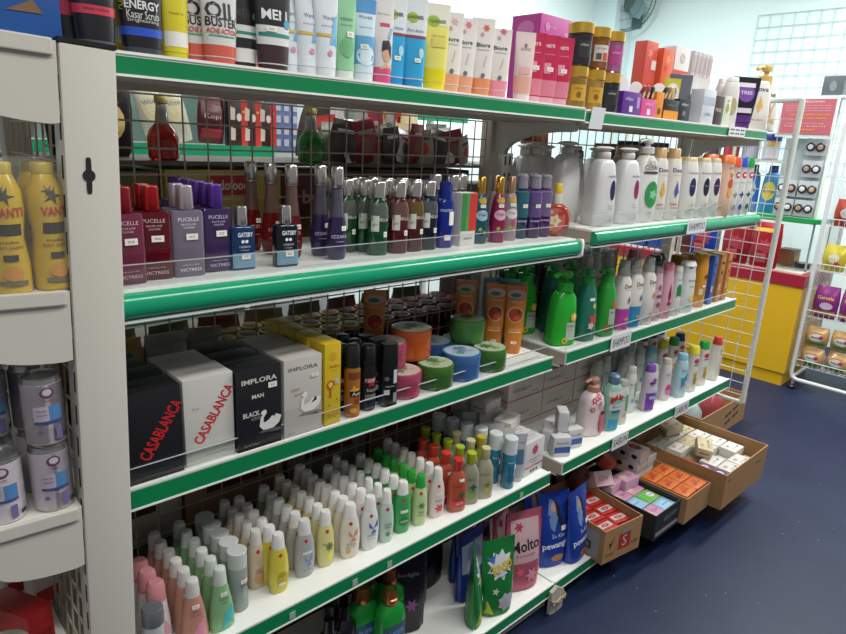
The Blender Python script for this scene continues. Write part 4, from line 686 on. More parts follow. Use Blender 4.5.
place('org', mk_box('hair_serum_box', 0.075, 0.045, 0.245, '#cf5a34', [('p', star(0.0, 0.21, 0.02, 5), '#e08a5c'), ('p', star(-0.012, 0.18, 0.014, 5), '#c23a34')]), 1.825, -0.100, ZT, 'tall orange flower-patterned box beside the red one', 'box')
place('whf', mk_box('hair_serum_box', 0.110, 0.045, 0.262, '#d0c8c4', [('e', 0.0, 0.225, 0.020, 0.018, '#b8aca8'), ('t', 'vita', 0, 0.225, 0.022, 0.010, '#d8d0cc'), ('r', -0.055, 0.055, 0.15, 0.185, '#c24a3c')]), 1.925, -0.100, ZT, 'white and red box with an oval motif at the back', 'box')
sb = mk_box('serum_box', 0.030, 0.045, 0.262, '#b4a8a8', [('r', -0.012, 0.012, 0.19, 0.25, '#a4989a')])
for k in range(5): place('slb', sb, 2.003 + 0.033 * k, -0.100, ZT, 'thin grey-pink box in the upright row, %s from the white and red box' % ORD[k].replace('front', 'first'), 'box', 'thin grey-pink boxes at the back of the top shelf', tilt=(0, 0.08))
for i, (x, w, h, col, it, l, bd) in enumerate([(1.735, 0.085, 0.150, '#5c6068', [('t', 'kerasys', 0, 0.07, 0.05, 0.008, '#b9bcc2')], 'charcoal grey hair tube spreading wide on top', [(0.022, 0.05, '#3c3e46')]), (1.700, 0.060, 0.135, '#b9b23c', [], 'yellow-topped hair tube behind the dome flaps', [(0.022, 0.09, '#6a6c70')]), (1.790, 0.070, 0.155, '#cfcfd0', [('t', 'cream', 0, 0.08, 0.04, 0.008, '#7a7c84'), ('r', -0.03, 0.03, 0.04, 0.06, '#9aa4b0')], 'white hair tube with a grey-blue label', []), (1.850, 0.070, 0.15, '#d3d2ce', [], 'plain white hair tube beside the brown box', []), (1.905, 0.065, 0.155, '#d6d5d0', [], 'plain white hair tube behind the brown box', [])]):
    tt('h%d' % i, x, w, h, col, it, l, bd, y=-0.215 - 0.01 * (i in (0, 2)), group='hair tubes on the top shelf')
place('wb1', mk_box('hair_cream_box', 0.092, 0.045, 0.108, '#c4c8ce', [('t', 'LOREAL', 0.0, 0.03, 0.05, 0.010, '#6a707c'), ('r', -0.046, 0.046, 0.06, 0.085, '#aab0bc')]), 1.815, -0.272, ZT, 'pale grey-blue hair cream box in front of white tubes', 'box')
place('brb', mk_box('hair_cream_box', 0.062, 0.04, 0.095, '#3c2624', [('t', '*POND', 0.0, 0.05, 0.045, 0.012, '#c9b4ac')]), 1.905, -0.270, ZT, 'small dark brown box with pale lettering', 'box')
place('wb2', mk_box('hair_cream_box', 0.055, 0.04, 0.100, '#c9cabc', [('e', 0.0, 0.06, 0.014, 0.016, '#9aa04c'), ('t', 'oil', 0.0, 0.085, 0.02, 0.008, '#5a5a4c')]), 1.972, -0.270, ZT, 'small white box with an olive oval beside the brown box', 'box')
tt('pt', 2.150, 0.115, 0.180, '#1f1a24', [('e', 0.0, 0.125, 0.036, 0.032, '#6a3a8c'), ('t', '*TRES', 0.0, 0.126, 0.05, 0.012, '#d0c4dc'), ('r', -0.03, 0.03, 0.055, 0.072, '#c9c4cc'), ('r', -0.035, 0.035, 0.145, 0.160, '#d0cad4')], 'black hair tube with purple oval and foot', [(0.022, 0.046, '#4f2a6c')], '#4f2a6c', capw=0.7, y=-0.270, group='hair tubes on the top shelf')
def shampoo(w, h, col, capc, items, capf=0.13, d=0.045, flatcap=True, name='shampoo_bottle', neck=0.55, capm=None):
    a = w / 2; b = d / 2; hb = h * (1 - capf)
    secs = [(0, a * 0.92, b * 0.9, 3), (0.004, a, b, 3), (hb * 0.4, a * 0.98, b * 0.98, 3), (hb * 0.8, a * 0.90, b * 0.9, 2.8), (hb * 0.95, a * 0.78, b * 0.82, 2.5), (hb, a * neck, b * max(0.7, neck), 2.2)]
    cap = [(hb + 0.0005, a * neck * 1.02, b * max(0.7, neck) * 1.02, 2.2), (h - 0.003, a * neck * 0.97, b * 0.66, 2.2), (h, a * neck * 0.85, b * 0.58, 2.2)]
    return mk_bottle(name, secs, plas(col), cap, capm or plas(capc), items)
def pump_top(hb, col, yaw=0.0, s=1.0, beak=0.038):
    def f(r):
        g = G(); m = plas(col)
        g.lathe([(0.017 * s, hb + 0.0005), (0.017 * s, hb + 0.018 * s), (0.014 * s, hb + 0.020 * s)], m, 20).lathe([(0.006 * s, hb + 0.020 * s), (0.006 * s, hb + 0.030 * s)], m, 12)
        Mx = Matrix.Translation((0, 0, hb + 0.030 * s)) @ Matrix.Rotation(yaw, 4, 'Z')
        g.loft([(0, 0.012 * s, 0.010 * s, 2.4), (0.010 * s, 0.016 * s, 0.012 * s, 2.4), (0.015 * s, 0.013 * s, 0.010 * s, 2.4)], m, 18, Mx)
        g.tube([Mx @ Vector(p) for p in [(-0.008 * s, 0, 0.008 * s), (-beak * 0.7 * s, 0, 0.009 * s), (-beak * s, 0, 0.003 * s)]], 0.0052 * s, m, 10)
        g.build('pump', r)
    return f
def pumpb(w, h, col, capc, items, d=0.05, yaw=0.0, hp=0.045, name='pump_bottle', shape=None, s=1.0, beak=0.038):
    a = w / 2; b = d / 2; hb = h - hp
    secs = shape or [(0, a * 0.9, b * 0.9, 3), (0.004, a, b, 3), (hb * 0.35, a, b, 3), (hb * 0.8, a * 0.84, b * 0.86, 2.8), (hb * 0.93, a * 0.68, b * 0.75, 2.5), (hb, 0.017 * s, 0.017 * s, 2)]
    return mk_bottle(name, secs, plas(col), None, None, items, None, pump_top(hb, capc, yaw, s, beak))
place('dv', shampoo(0.125, 0.178, '#d8d4cc', '#d8d4cc', [('t', '*Dove', 0, 0.148, 0.07, 0.018, '#3c4a7c'), ('p', [(0.0, 0.06), (0.018, 0.085), (0.004, 0.125), (-0.010, 0.085)], '#d0ac5c'), ('r', -0.03, 0.03, 0.035, 0.04, '#c9a48c')], 0.07, 0.055, neck=0.75), 2.272, -0.262, ZT, 'large white shampoo bottle with a gold drop print', 'bottle')
place('pnt', pumpb(0.145, 0.225, '#d6d2ca', '#c8a45c', [('t', '*PANTENE', 0, 0.135, 0.08, 0.012, '#4c4a48'), ('p', [(-0.045, 0.02), (0.0, 0.005), (0.05, 0.03), (0.045, 0.12), (0.0, 0.06)], '#b8a070'), ('e', -0.004, 0.090, 0.026, 0.034, '#a8388c'), ('t', 'PRO V', -0.004, 0.096, 0.036, 0.008, '#e0c8dc')], 0.06, 0.3, 0.048, s=1.5), 2.39 - 0.01, -0.245, ZT, 'big white shampoo bottle with gold pump and magenta oval', 'bottle')
for i, (x, y) in enumerate([(2.045, -0.262), (2.105 - 0.02, -0.215), (2.19, -0.20)]): place('wsh', shampoo(0.062, 0.170, '#d3d2ce', '#d8d8d4', [('e', 0, 0.07, 0.018, 0.03, '#a8a07c')], 0.10, neck=0.7), x, y, ZT, 'plain white shampoo bottle near the purple oval tube, %s from the aisle' % ('first', 'second', 'third')[i], 'bottle', 'plain white bottles on the top shelf')

# ================================================================ bottom shelf
ZB = L1['base'] + 0.0005
def pouch(w, h, d, col, items, name='refill_pouch', edge=None, seal=None, lean=0.0):
    a = w / 2; b = d / 2
    secs = [(0, a * 0.80, b * 0.75, 2.4, 0, 0), (0.006, a * 0.92, b * 0.98, 2.4, 0, 0), (h * 0.2, a * 0.97, b, 2.3, 0, 0), (h * 0.45, a * 0.99, b * 0.85, 2.2, 0, lean * 0.3), (h * 0.7, a, b * 0.5, 2.1, 0, lean * 0.6), (h * 0.90, a, b * 0.10, 2, 0, lean), (h, a * 0.98, 0.0012, 2, 0, lean * 1.1)]
    def f():
        r = thing(name); G().loft(secs, foil(col), 28).build('body', r)
        g = G()
        if edge:
            for s in (-1, 1): g.tube([(s * a * 0.985, cy, z) for z, cy in [(0.006, 0), (h * 0.2, 0), (h * 0.5, lean * 0.35), (h * 0.9, lean), (h, lean * 1.1)]], 0.0022, foil(edge), 6)
            g.build('side_seam', r)
        finish(r, secs, items); return r
    return f
rin = pouch(0.105, 0.235, 0.050, '#1f7a38', [('p', star(0.002, 0.158, 0.046, 9, 0.68), '#c8ccd0'), ('p', [(-0.046, 0.19), (-0.02, 0.165), (-0.01, 0.20), (-0.02, 0.175)], '#3f6ab8'), ('t', '*RINSO', 0.008, 0.152, 0.066, 0.030, 0.25, '#b02a20'), ('t', '*RINSO', 0.007, 0.154, 0.064, 0.027, 0.25, '#d8c41c'), ('t', 'anti noda', 0.012, 0.128, 0.05, 0.008, 0.25, '#2f4a9a'), ('p', star(0.018, 0.045, 0.030, 7, 0.75), '#a9a9b4'), ('p', [(-0.05, 0.01), (-0.02, 0.01), (-0.042, 0.06)], '#a8b82c'), ('p', star(-0.018, 0.085, 0.013, 5), '#b9c8b0')], 'detergent_pouch', '#2a7a3c', lean=0.012)
mol = pouch(0.118, 0.238, 0.052, '#b0566a', [('r', -0.046, 0.046, 0.09, 0.215, '#c0a0a4'), ('t', '*Molto', 0.0, 0.140, 0.092, 0.034, 0.08, '#17171b'), ('t', 'Pewangi', 0.0, 0.112, 0.060, 0.012, 0.05, '#b8405c'), ('p', star(-0.018, 0.065, 0.018, 6), '#c05a70'), ('p', star(0.020, 0.050, 0.024, 6), '#cf8a98'), ('p', star(-0.02, 0.195, 0.016, 6), '#a9304c')], 'softener_pouch', '#a01f3c', lean=0.01)
pew = pouch(0.110, 0.255, 0.055, '#1f3f9c', [('p', [(-0.020, 0.235), (0.006, 0.22), (0.010, 0.17), (-0.004, 0.125), (-0.018, 0.14), (-0.026, 0.19)], '#6a83b0'), ('e', -0.006, 0.205, 0.010, 0.014, '#b08a78'), ('p', [(-0.004, 0.232), (0.014, 0.215), (0.028, 0.16), (0.032, 0.125), (0.010, 0.16), (0.004, 0.2)], '#1a1c28'), ('t', 'So Klin', 0.012, 0.112, 0.05, 0.014, '#c0c8e0'), ('t', '*pewangi', 0.0, 0.078, 0.088, 0.026, 0.08, '#d8dce8'), ('e', 0.012, 0.036, 0.026, 0.013, '#a9744c'), ('r', 0.022, 0.042, 0.126, 0.142, PRICE)], 'softener_pouch', '#2a55b8', lean=0.012)
gbp = 'refill pouches on the bottom shelf'
place('rin', rin, 0.868, -0.335, ZB, 'green detergent pouch with yellow lettering facing the aisle', 'pouch', gbp, -0.30)
place('rin', rin, 0.795, -0.315, ZB, 'green detergent pouch seen edge-on beside its twin', 'pouch', gbp, 0.75)
place('mol', mol, 1.010, -0.310, ZB, 'pink softener pouch with black lettering at the shelf edge', 'pouch', gbp, -0.32, sc=1.08)
place('mol', mol, 1.000, -0.235, ZB, 'pink softener pouch half behind the front pink one', 'pouch', gbp, 0.3); place('mol', mol, 0.990, -0.165, ZB, 'pink softener pouch, rearmost of the pink ones', 'pouch', gbp, 0.5)
bwp = pouch(0.115, 0.225, 0.05, '#27408f', [('r', -0.05, 0.05, 0.10, 0.19, '#9aa4bc'), ('e', 0, 0.15, 0.03, 0.03, '#7d8fb8')], 'detergent_pouch', '#1c3480')
place('bwp', bwp, 0.855, -0.235, ZB, 'blue and white pouch standing behind the green detergent', 'pouch', gbp, 0.1); place('bwp', bwp, 0.900, -0.160, ZB, 'blue and white pouch, second behind the green detergent', 'pouch', gbp, 0.2)
place('pew', pew, 1.175, -0.300, ZB, 'blue softener pouch half behind the pink pouch', 'pouch', gbp, -0.35); place('pew', pew, 1.264, -0.335, ZB, 'blue softener pouch standing alone beside the first carton', 'pouch', gbp, 0.10); place('pew', pew, 1.170, -0.225, ZB, 'blue softener pouch, rearmost of the blue ones', 'pouch', gbp, 0.2)
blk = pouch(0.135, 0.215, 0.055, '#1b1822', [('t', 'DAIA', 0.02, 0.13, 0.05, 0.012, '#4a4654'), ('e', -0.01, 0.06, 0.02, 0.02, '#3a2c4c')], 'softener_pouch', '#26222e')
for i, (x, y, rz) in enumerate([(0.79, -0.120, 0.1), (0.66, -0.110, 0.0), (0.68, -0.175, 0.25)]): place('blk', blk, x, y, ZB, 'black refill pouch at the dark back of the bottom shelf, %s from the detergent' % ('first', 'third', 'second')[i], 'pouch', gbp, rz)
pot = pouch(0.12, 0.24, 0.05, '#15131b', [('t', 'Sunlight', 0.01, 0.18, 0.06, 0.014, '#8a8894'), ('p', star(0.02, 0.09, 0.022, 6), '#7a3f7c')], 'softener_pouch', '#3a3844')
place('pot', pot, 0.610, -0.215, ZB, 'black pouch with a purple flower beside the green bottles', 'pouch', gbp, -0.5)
copper = COPPER()
def gbot():
    r = thing('floor_cleaner_bottle'); secs = [(0, 0.038, 0.026, 3), (0.005, 0.042, 0.029, 3), (0.12, 0.042, 0.029, 3), (0.150, 0.038, 0.027, 2.6), (0.166, 0.022, 0.020, 2.2)]
    G().loft(secs, plas('#1c8a34', 0.22), 26).build('body', r); G().lathe([(0.0205, 0.1665), (0.0215, 0.168), (0.0205, 0.182), (0.0175, 0.184), (0.0160, 0.206), (0.015, 0.208), (0.012, 0.208), (0.012, 0.204)], copper, 22).lathe([(0.0115, 0.203), (0.010, 0.2075)], plas('#3f7a2c'), 16).build('cap', r)
    finish(r, secs, [('r', -0.036, 0.036, 0.03, 0.115, '#16485c'), ('t', '*SUPER', 0, 0.09, 0.055, 0.014, '#5f83c8'), ('t', 'PELL', 0, 0.06, 0.05, 0.016, '#c8d0d8')]); return r
for i, (x, y) in enumerate([(0.522, -0.262), (0.470, -0.212), (0.572, -0.200), (0.522, -0.165)]): place('gbot', gbot, x, y, ZB, 'green cleaner bottle with copper cap, %s of its cluster' % ['most forward', 'second and darkest', 'third', 'rearmost'][i], 'bottle', 'green cleaner bottles on the bottom shelf', random.uniform(-.5, .4), sc=1.0)
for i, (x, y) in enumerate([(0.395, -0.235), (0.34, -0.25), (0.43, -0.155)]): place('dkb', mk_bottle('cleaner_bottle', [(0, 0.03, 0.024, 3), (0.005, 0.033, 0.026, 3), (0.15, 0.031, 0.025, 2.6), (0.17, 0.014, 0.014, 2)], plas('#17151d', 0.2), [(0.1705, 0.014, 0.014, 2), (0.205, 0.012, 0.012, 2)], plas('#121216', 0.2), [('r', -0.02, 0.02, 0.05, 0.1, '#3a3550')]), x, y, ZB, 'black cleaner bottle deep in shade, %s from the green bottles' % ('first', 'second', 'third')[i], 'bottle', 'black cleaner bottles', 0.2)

# ================================================================ end shelving contents
def milk():
    r = thing('drink_can'); R_ = 0.0265; secs = [(0.006, R_, R_, 2), (0.095, R_, R_, 2)]
    G().lathe([(R_ * 0.86, 0.001), (R_ * 0.9, 0), (R_ * 0.97, 0.004), (R_, 0.0065)] + [(R_, 0.0945), (R_ * 0.93, 0.1), (R_ * 0.94, 0.103), (R_ * 0.90, 0.1035), (R_ * 0.87, 0.100)], mat('#a9a8a6', 0.25, 0.8), 28).build('rim', r)
    G().loft(secs, plas('#d8ced6', 0.3), 28, cap=(0, 0)).build('body', r)
    finish(r, secs, [('e', 0.0, 0.083, 0.009, 0.008, '#6a3a5c'), ('e', 0.0, 0.084, 0.006, 0.005, '#c2b9c2'), ('t', 'milk', 0, 0.072, 0.012, 0.003, '#5a4a5c'), ('r', -0.018, 0.0165, 0.040, 0.064, '#b4a9ba'), ('r', 0.0, 0.0165, 0.040, 0.064, '#4f7fae'), ('r', -0.018, 0.0165, 0.0385, 0.042, '#3f4a86'), ('t', 'low fat', -0.009, 0.058, 0.012, 0.003, '#5a4a6c'), ('t', 'sterile', -0.009, 0.052, 0.012, 0.003, '#5a4a6c'), ('r', 0.006, 0.014, 0.012, 0.032, '#6c6694'), ('e', -0.013, 0.027, 0.003, 0.003, '#6c6694'), ('r', 0.018, 0.024, 0.014, 0.020, '#2a2440')])
    return r
ZE = 0.8625
for x, y, n in [(-0.209, -0.328, 2), (-0.270, -0.325, 1), (-0.268, -0.262, 3), (-0.212, -0.262, 2), (-0.330, -0.262, 3)]:
    for k in range(n): place('milk', milk, x + random.uniform(-.0015, .0015), y, ZE + 0.104 * k, 'pale lilac milk can, %s, %s of its stack' % ({-0.209: 'stack touching the grey post', -0.270: 'lone one out in front', -0.268: 'stack behind the lone one', -0.212: 'stack behind the post-side pair', -0.330: 'outermost stack'}[x], ('bottom', 'second', 'third')[k]), 'can', 'milk cans on the end shelving', random.uniform(-.1, .25))
def ypair():
    r = thing('drink_bottle'); secs = [(0, 0.019, 0.019, 2), (0.004, 0.0225, 0.0225, 2), (0.04, 0.0225, 0.0225, 2), (0.075, 0.0185, 0.0185, 2), (0.11, 0.0225, 0.0225, 2), (0.135, 0.021, 0.021, 2), (0.155, 0.013, 0.013, 2)]
    G().loft(secs, plas('#c4a428', 0.25), 24).build('body', r); G().lathe([(0.0135, 0.1555), (0.0135, 0.168), (0.012, 0.170)], plas('#b9a23c'), 18).build('cap', r)
    finish(r, secs, [('r', -0.013, 0.015, 0.078, 0.093, '#241f18'), ('p', star(-0.004, 0.134, 0.009, 6, 0.3), '#4a4a44'), ('t', 'tradisi', 0, 0.070, 0.022, 0.004, '#4a3a1c'), ('t', '*VANTI', 0.002, 0.108, 0.034, 0.012, '#b8322a'), ('p', star(0, 0.128, 0.013, 5, 0.3), '#3a3a34'), ('t', 'sari asam', 0, 0.064, 0.03, 0.005, '#8a2a1c'), ('r', -0.009, 0.008, 0.046, 0.054, '#241f18'), ('e', 0.0, 0.03, 0.012, 0.010, '#c98a3c'), ('r', -0.016, 0.016, 0.014, 0.020, '#6a6454')]); return r
for i, (x, y, rz) in enumerate([(-0.180, -0.330, 0.2), (-0.228, -0.332, -0.1), (-0.181, -0.280, 0), (-0.229, -0.282, 0), (-0.277, -0.330, 0)]): place('yp', ypair, x, y, 1.1905, 'yellow herbal drink bottle in clouded wrap, %s' % ['next to the grey post', 'second from the post', 'behind the post-side one', 'behind the second from the post', 'outermost'][i], 'bottle', 'yellow drink bottles on the end shelving', rz)
wp = G(); wp.loft([(1.1910, 0.075, 0.052, 5, -0.228, -0.305), (1.27, 0.0765, 0.053, 5, -0.228, -0.305), (1.357, 0.074, 0.050, 4, -0.228, -0.305), (1.367, 0.060, 0.040, 3, -0.228, -0.305)], film_mat(), 32); o = wp.build('shrink_wrap'); tag(o, 'clouded plastic wrap around the yellow drink bottles', 'wrap')
place('bsn', mk_box('biscuit_box', 0.16, 0.05, 0.10, '#1f4f94', [('p', [(-0.07, 0.05), (-0.02, 0.036), (0.03, 0.05), (0.02, 0.08), (-0.05, 0.085)], '#b08a54'), ('e', 0.042, 0.056, 0.012, 0.010, '#c9b89a'), ('p', [(0.02, 0.03), (0.06, 0.03), (0.05, 0.045)], '#7a5a3c'), ('t', 'wafer', -0.02, 0.015, 0.05, 0.007, '#a9bcd8')]), -0.222, -0.315, 1.5095, 'blue biscuit box with pictured wafers, standing on the end shelving', 'box')

place('redc', mk_box('snack_box', 0.045, 0.10, 0.11, '#a01a1c', [('r', -0.015, 0.015, 0.03, 0.07, '#7c1416')]), -0.262, -0.22, 0.5355, 'red box on the lowest end shelf, half behind clear plastic', 'box', None, 0.5)
cb_ = thing('plastic_tub', 'clear plastic tub at the front of the lowest end shelf', 'tub', (-0.300, -0.310, 0.5355)); G().lathe([(0.026, 0), (0.034, 0.09), (0.038, 0.095), (0.038, 0.102), (0.030, 0.104), (0.026, 0.112)], film_mat(), 28).build('body', cb_); G().lathe([(0.0385, 0.100), (0.0385, 0.106), (0.034, 0.108)], mat('#a8a49a', 0.3, 0, 0.2), 28).build('lid', cb_)
for i, (x, y) in enumerate([(-0.20, -0.08), (-0.235, -0.02)]): place('noo', mk_box('snack_box', 0.05, 0.04, 0.10, '#c8bcb4', [('r', -0.02, 0.02, 0.0, 0.03, '#b02a24'), ('r', -0.02, 0.02, 0.08, 0.1, '#1f8a3a')]), x, y, 0.5355, 'small white, red and green box deep on the lowest end shelf, %s' % ('first', 'second')[i], 'box', None, 0.2)
# ================================================================ second bay, shelf two: shampoos
Y2 = L2['s2'] + 0.0005
def wave_pump(oval, key):
    hb = 0.200; secs = [(0, 0.038, 0.026, 4), (0.004, 0.041, 0.028, 4), (0.06, 0.0405, 0.028, 4), (0.14, 0.036, 0.026, 4), (0.185, 0.030, 0.022, 3.2), (0.195, 0.024, 0.018, 2.4), (0.198, 0.015, 0.014, 2)]
    def f():
        r = thing('pump_bottle'); G().loft(secs, plas('#cfcfce', 0.28), 26).build('body', r)
        G().lathe([(0.0155, 0.1985), (0.0165, 0.200), (0.0165, 0.216), (0.015, 0.218)], plas('#c9c6c2'), 20).build('collar', r)
        Mx = Matrix.Translation((0, 0, 0.2185)); g = G().loft([(0, 0.010, 0.010, 2), (0.004, 0.018, 0.014, 2), (0.010, 0.034, 0.017, 2), (0.014, 0.024, 0.013, 2), (0.0155, 0.012, 0.009, 2)], plas('#cdc9c4'), 24, Mx); g.build('pump', r)
        if oval: finish(r, secs, [('e', 0.018, 0.108, 0.010, 0.030, oval), ('t', 'PANTENE', 0.012, 0.148, 0.030, 0.006, '#3f4148'), ('t', 'pro v', 0.014, 0.06, 0.02, 0.004, '#3f4148'), ('t', 'milky', 0.014, 0.053, 0.02, 0.004, '#3f4148')])
        return r
    return f
gpp = 'white wave-shaped pump bottles on the second shelf'
for i, (u, v, y, o, l, s) in enumerate([(530, 190, -0.075, None, 'white pump bottle tucked at the back beside the slotted post', 0.92), (553, 190, -0.145, None, 'white pump bottle, second from the slotted post', 0.94), (576, 190, -0.215, None, 'white pump bottle with the widest pump head, third from the slotted post', 0.98), (600, 190, -0.285, '#1f2350', 'white pump bottle with a navy oval, out at the shelf edge', 0.94), (624, 190, -0.285, '#8c1f5a', 'white pump bottle with a magenta oval', 0.94)]):
    p = at(u, v, y); place('wp%s' % o, wave_pump(o, 0), p.x, y, Y2, l, 'bottle', gpp, 0.0, sc=s)
for i, (u, y) in enumerate([(563, -0.14), (588, -0.16), (612, -0.17), (601, -0.08), (632, -0.10)]): p = at(u, 190, y); place('wpNone', None, p.x, y, Y2, 'white pump bottle in the rear rank, %s from the slotted post' % ('first', 'third', 'fourth', 'second', 'fifth')[i], 'bottle', gpp, sc=0.92)
clr = [('e', -0.006, 0.175, 0.004, 0.003, '#b8303c'), ('p', [(-0.03, 0.185), (-0.01, 0.195), (0.032, 0.195), (0.035, 0.15), (-0.03, 0.150)], '#b9b4ac'), ('t', 'CLEAR', 0.002, 0.165, 0.052, 0.014, '#2f3f5c'), ('r', -0.026, 0.026, 0.147, 0.154, '#4a4248'), ('e', 0.008, 0.085, 0.026, 0.040, '#2a8a4a'), ('p', star(0.012, 0.085, 0.016, 5, 0.6), '#7fc89a'), ('t', 'ice', 0.006, 0.03, 0.014, 0.005, '#2a8a4a')]
place('clr', pumpb(0.083, 0.250, '#d4d3d0', '#cfcec9', clr, 0.05, 0.1, 0.045, shape=[(0, 0.038, 0.023, 3), (0.004, 0.041, 0.025, 3), (0.08, 0.041, 0.025, 3), (0.15, 0.037, 0.023, 3), (0.185, 0.030, 0.020, 2.6), (0.2, 0.017, 0.017, 2)]), 1.470, -0.285, Y2, 'white pump bottle with a green swirl and grey label', 'bottle')
dvi = lambda c: [('t', '*Dove', 0, 0.158, 0.036, 0.013, '#4c4a7c'), ('t', 'hair therapy', 0, 0.143, 0.032, 0.004, '#b89a5c'), ('p', [(0.0, 0.07), (0.012, 0.09), (0.002, 0.125), (-0.008, 0.09)], c), ('r', -0.016, 0.010, 0.050, 0.054, '#c2707c'), ('r', -0.016, 0.014, 0.040, 0.0425, '#a9a4a0')]
goldcap = mat('#c9a878', 0.35, 0.1)
place('d1', shampoo(0.058, 0.225, '#d4cfc6', 0, dvi('#cda640'), 0.14, capm=goldcap), 1.548, -0.288, Y2, 'cream shampoo bottle with a golden drop', 'bottle'); place('d2', shampoo(0.056, 0.225, '#d4cfc6', 0, dvi('#4a5aa0'), 0.14, capm=goldcap), 1.630, -0.293, Y2, 'cream shampoo bottle with a blue drop', 'bottle')
for i, (x, y) in enumerate([(1.548, -0.235), (1.630, -0.238), (1.600, -0.180)]): place('d1', None, x, y, Y2, 'cream shampoo bottle in the rank behind, %s from the slotted post' % ('first', 'third', 'second')[i], 'bottle', 'cream shampoo bottles of the second shelf')
def pan(c, w=0.06): return shampoo(w, 0.200, '#d6d4d0', '#c8b48c', [('t', 'PANTENE', 0, 0.150, 0.040, 0.006, '#6a6660'), ('e', 0, 0.105, 0.013, 0.030, c), ('t', 'pro v', 0, 0.108, 0.016, 0.004, '#d8d4e0'), ('p', star(0.008, 0.05, 0.007, 5), '#d8b87c'), ('t', 'shampoo', 0, 0.042, 0.026, 0.003, '#6a6660')], 0.066, neck=0.72)
for i, (x, y, c, l, w) in enumerate([(1.722, -0.304, '#1f2550', 'white shampoo bottle with a dark navy oval, first of its trio', 0.066), (1.808, -0.312, '#1a1830', 'white shampoo bottle with a near-black oval, middle of its trio', 0.058), (1.885, -0.314, '#2f2048', 'white shampoo bottle with an indigo oval, last of its trio', 0.056)]): place('pan%d' % i, pan(c, w), x, y, Y2, l, 'bottle', 'white oval-labelled shampoo bottles')
for i in range(3): place('pan0', None, 1.722 + 0.08 * i, -0.250, Y2, 'white oval-labelled shampoo bottle behind the front trio, %s from the slotted post' % ('first', 'second', 'third')[i], 'bottle', 'white oval-labelled shampoo bottles')
orcap = plas('#d2662c')
place('orc', shampoo(0.062, 0.213, '#d8b49c', 0, [('p', star(0.006, 0.145, 0.012, 5, 0.6), '#b8802c'), ('e', 0.006, 0.115, 0.012, 0.018, '#c2502c'), ('e', 0.006, 0.085, 0.010, 0.016, '#d8a03c'), ('t', 'elidol', 0.004, 0.17, 0.03, 0.006, '#7a4a2c')], 0.13, neck=0.92, capm=orcap), 1.975, -0.318, Y2, 'peach shampoo bottle with broad orange cap', 'bottle')
for i, (x, y) in enumerate([(1.975, -0.260), (1.90, -0.195), (1.82, -0.190), (1.75, -0.185)]): place('orc', None, x, y, Y2, 'peach shampoo bottle with orange cap in the rear rank, %s from the red-capped one' % ('first', 'second', 'third', 'fourth')[i], 'bottle', 'orange-capped shampoo bottles')
def lb(c, ink): return shampoo(0.044, 0.208, '#cfcfcb', c, [('e', 0.002, 0.145, 0.012, 0.012, '#b82f3c'), ('e', 0.002, 0.145, 0.007, 0.005, '#d8d0d0'), ('t', 'shampoo', 0, 0.118, 0.026, 0.004, '#4f5a58'), ('p', star(0.0, 0.075, 0.014, 4, 0.4), ink), ('e', 0.0, 0.03, 0.008, 0.010, ink)], 0.17, neck=0.95, d=0.036)
for i, (x, c, k, l) in enumerate([(2.040, '#cf4a2c', '#8a8a80', 'orange-red'), (2.098, '#1f49b8', '#2a3f8a', 'bright blue'), (2.160, '#1a8a3a', '#2a5a3a', 'bright green')]):
    place('lb%d' % i, lb(c, k), x, -0.323, Y2, 'white shampoo bottle with %s square cap' % l, 'bottle'); place('lb%d' % i, None, x - 0.01, -0.270, Y2, 'white shampoo bottle with %s cap, behind its twin' % l, 'bottle')
hd = mk_box('hair_dye_box', 0.052, 0.035, 0.098, '#b8ac94', [('e', 0.0, 0.055, 0.018, 0.030, '#4a2f28'), ('e', 0.0, 0.058, 0.009, 0.014, '#b98c74'), ('r', -0.026, 0.026, 0.0, 0.024, '#5a3a78')]); hd2 = mk_box('hair_dye_box', 0.050, 0.035, 0.095, '#2f3338', [('r', -0.024, 0.0, 0.005, 0.09, '#8a7a6c'), ('r', 0.004, 0.02, 0.02, 0.08, '#a08a78')])
for i in range(2):
    place('hd2', hd2, 2.214 + 0.03 * i - 0.01, -0.300 + 0.05 * i, Y2, 'dark hair dye box at the shelf end, lower %s' % ('front', 'rear')[i], 'box', 'hair dye boxes', -0.3); place('hd', hd, 2.214 + 0.03 * i - 0.01, -0.300 + 0.05 * i, Y2 + 0.096, 'beige hair dye box with a long-haired head, upper %s' % ('front', 'rear')[i], 'box', 'hair dye boxes', -0.3)
# ---------------------------------------------------------------- second bay, shelf three
Y3 = L2['s3'] + 0.0005
def gpump(col, colcap, lab, items, w=0.084, h=0.215, neckc=None): return pumpb(w, h, col, colcap, items, w * 0.6, 0.15, 0.05, shape=[(0, w * .44, w * .26, 3), (0.004, w * .5, w * .3, 3), (0.04, w * .5, w * .3, 2.8), (0.11, w * .46, w * .27, 3), (h - 0.070, w * .42, w * .24, 3), (h - 0.056, w * .34, w * .20, 2.4), (h - 0.05, 0.017, 0.017, 2)], s=1.25, beak=0.036)
itg = [('r', -0.004, 0.028, 0.022, 0.072, '#a9b0a4'), ('t', 'Herbal', 0.012, 0.062, 0.026, 0.009, '#3a4a5c'), ('t', 'shampoo', 0.012, 0.05, 0.022, 0.004, '#4a5a5c'), ('e', 0.020, 0.088, 0.012, 0.013, '#d8a42c'), ('e', 0.022, 0.090, 0.006, 0.007, '#e0d0a0'), ('e', -0.008, 0.018, 0.009, 0.009, '#d8b02c'), ('e', -0.008, 0.018, 0.004, 0.004, '#4a2f1c')]
gps = gpump('#22a02a', '#2aa032', None, itg)
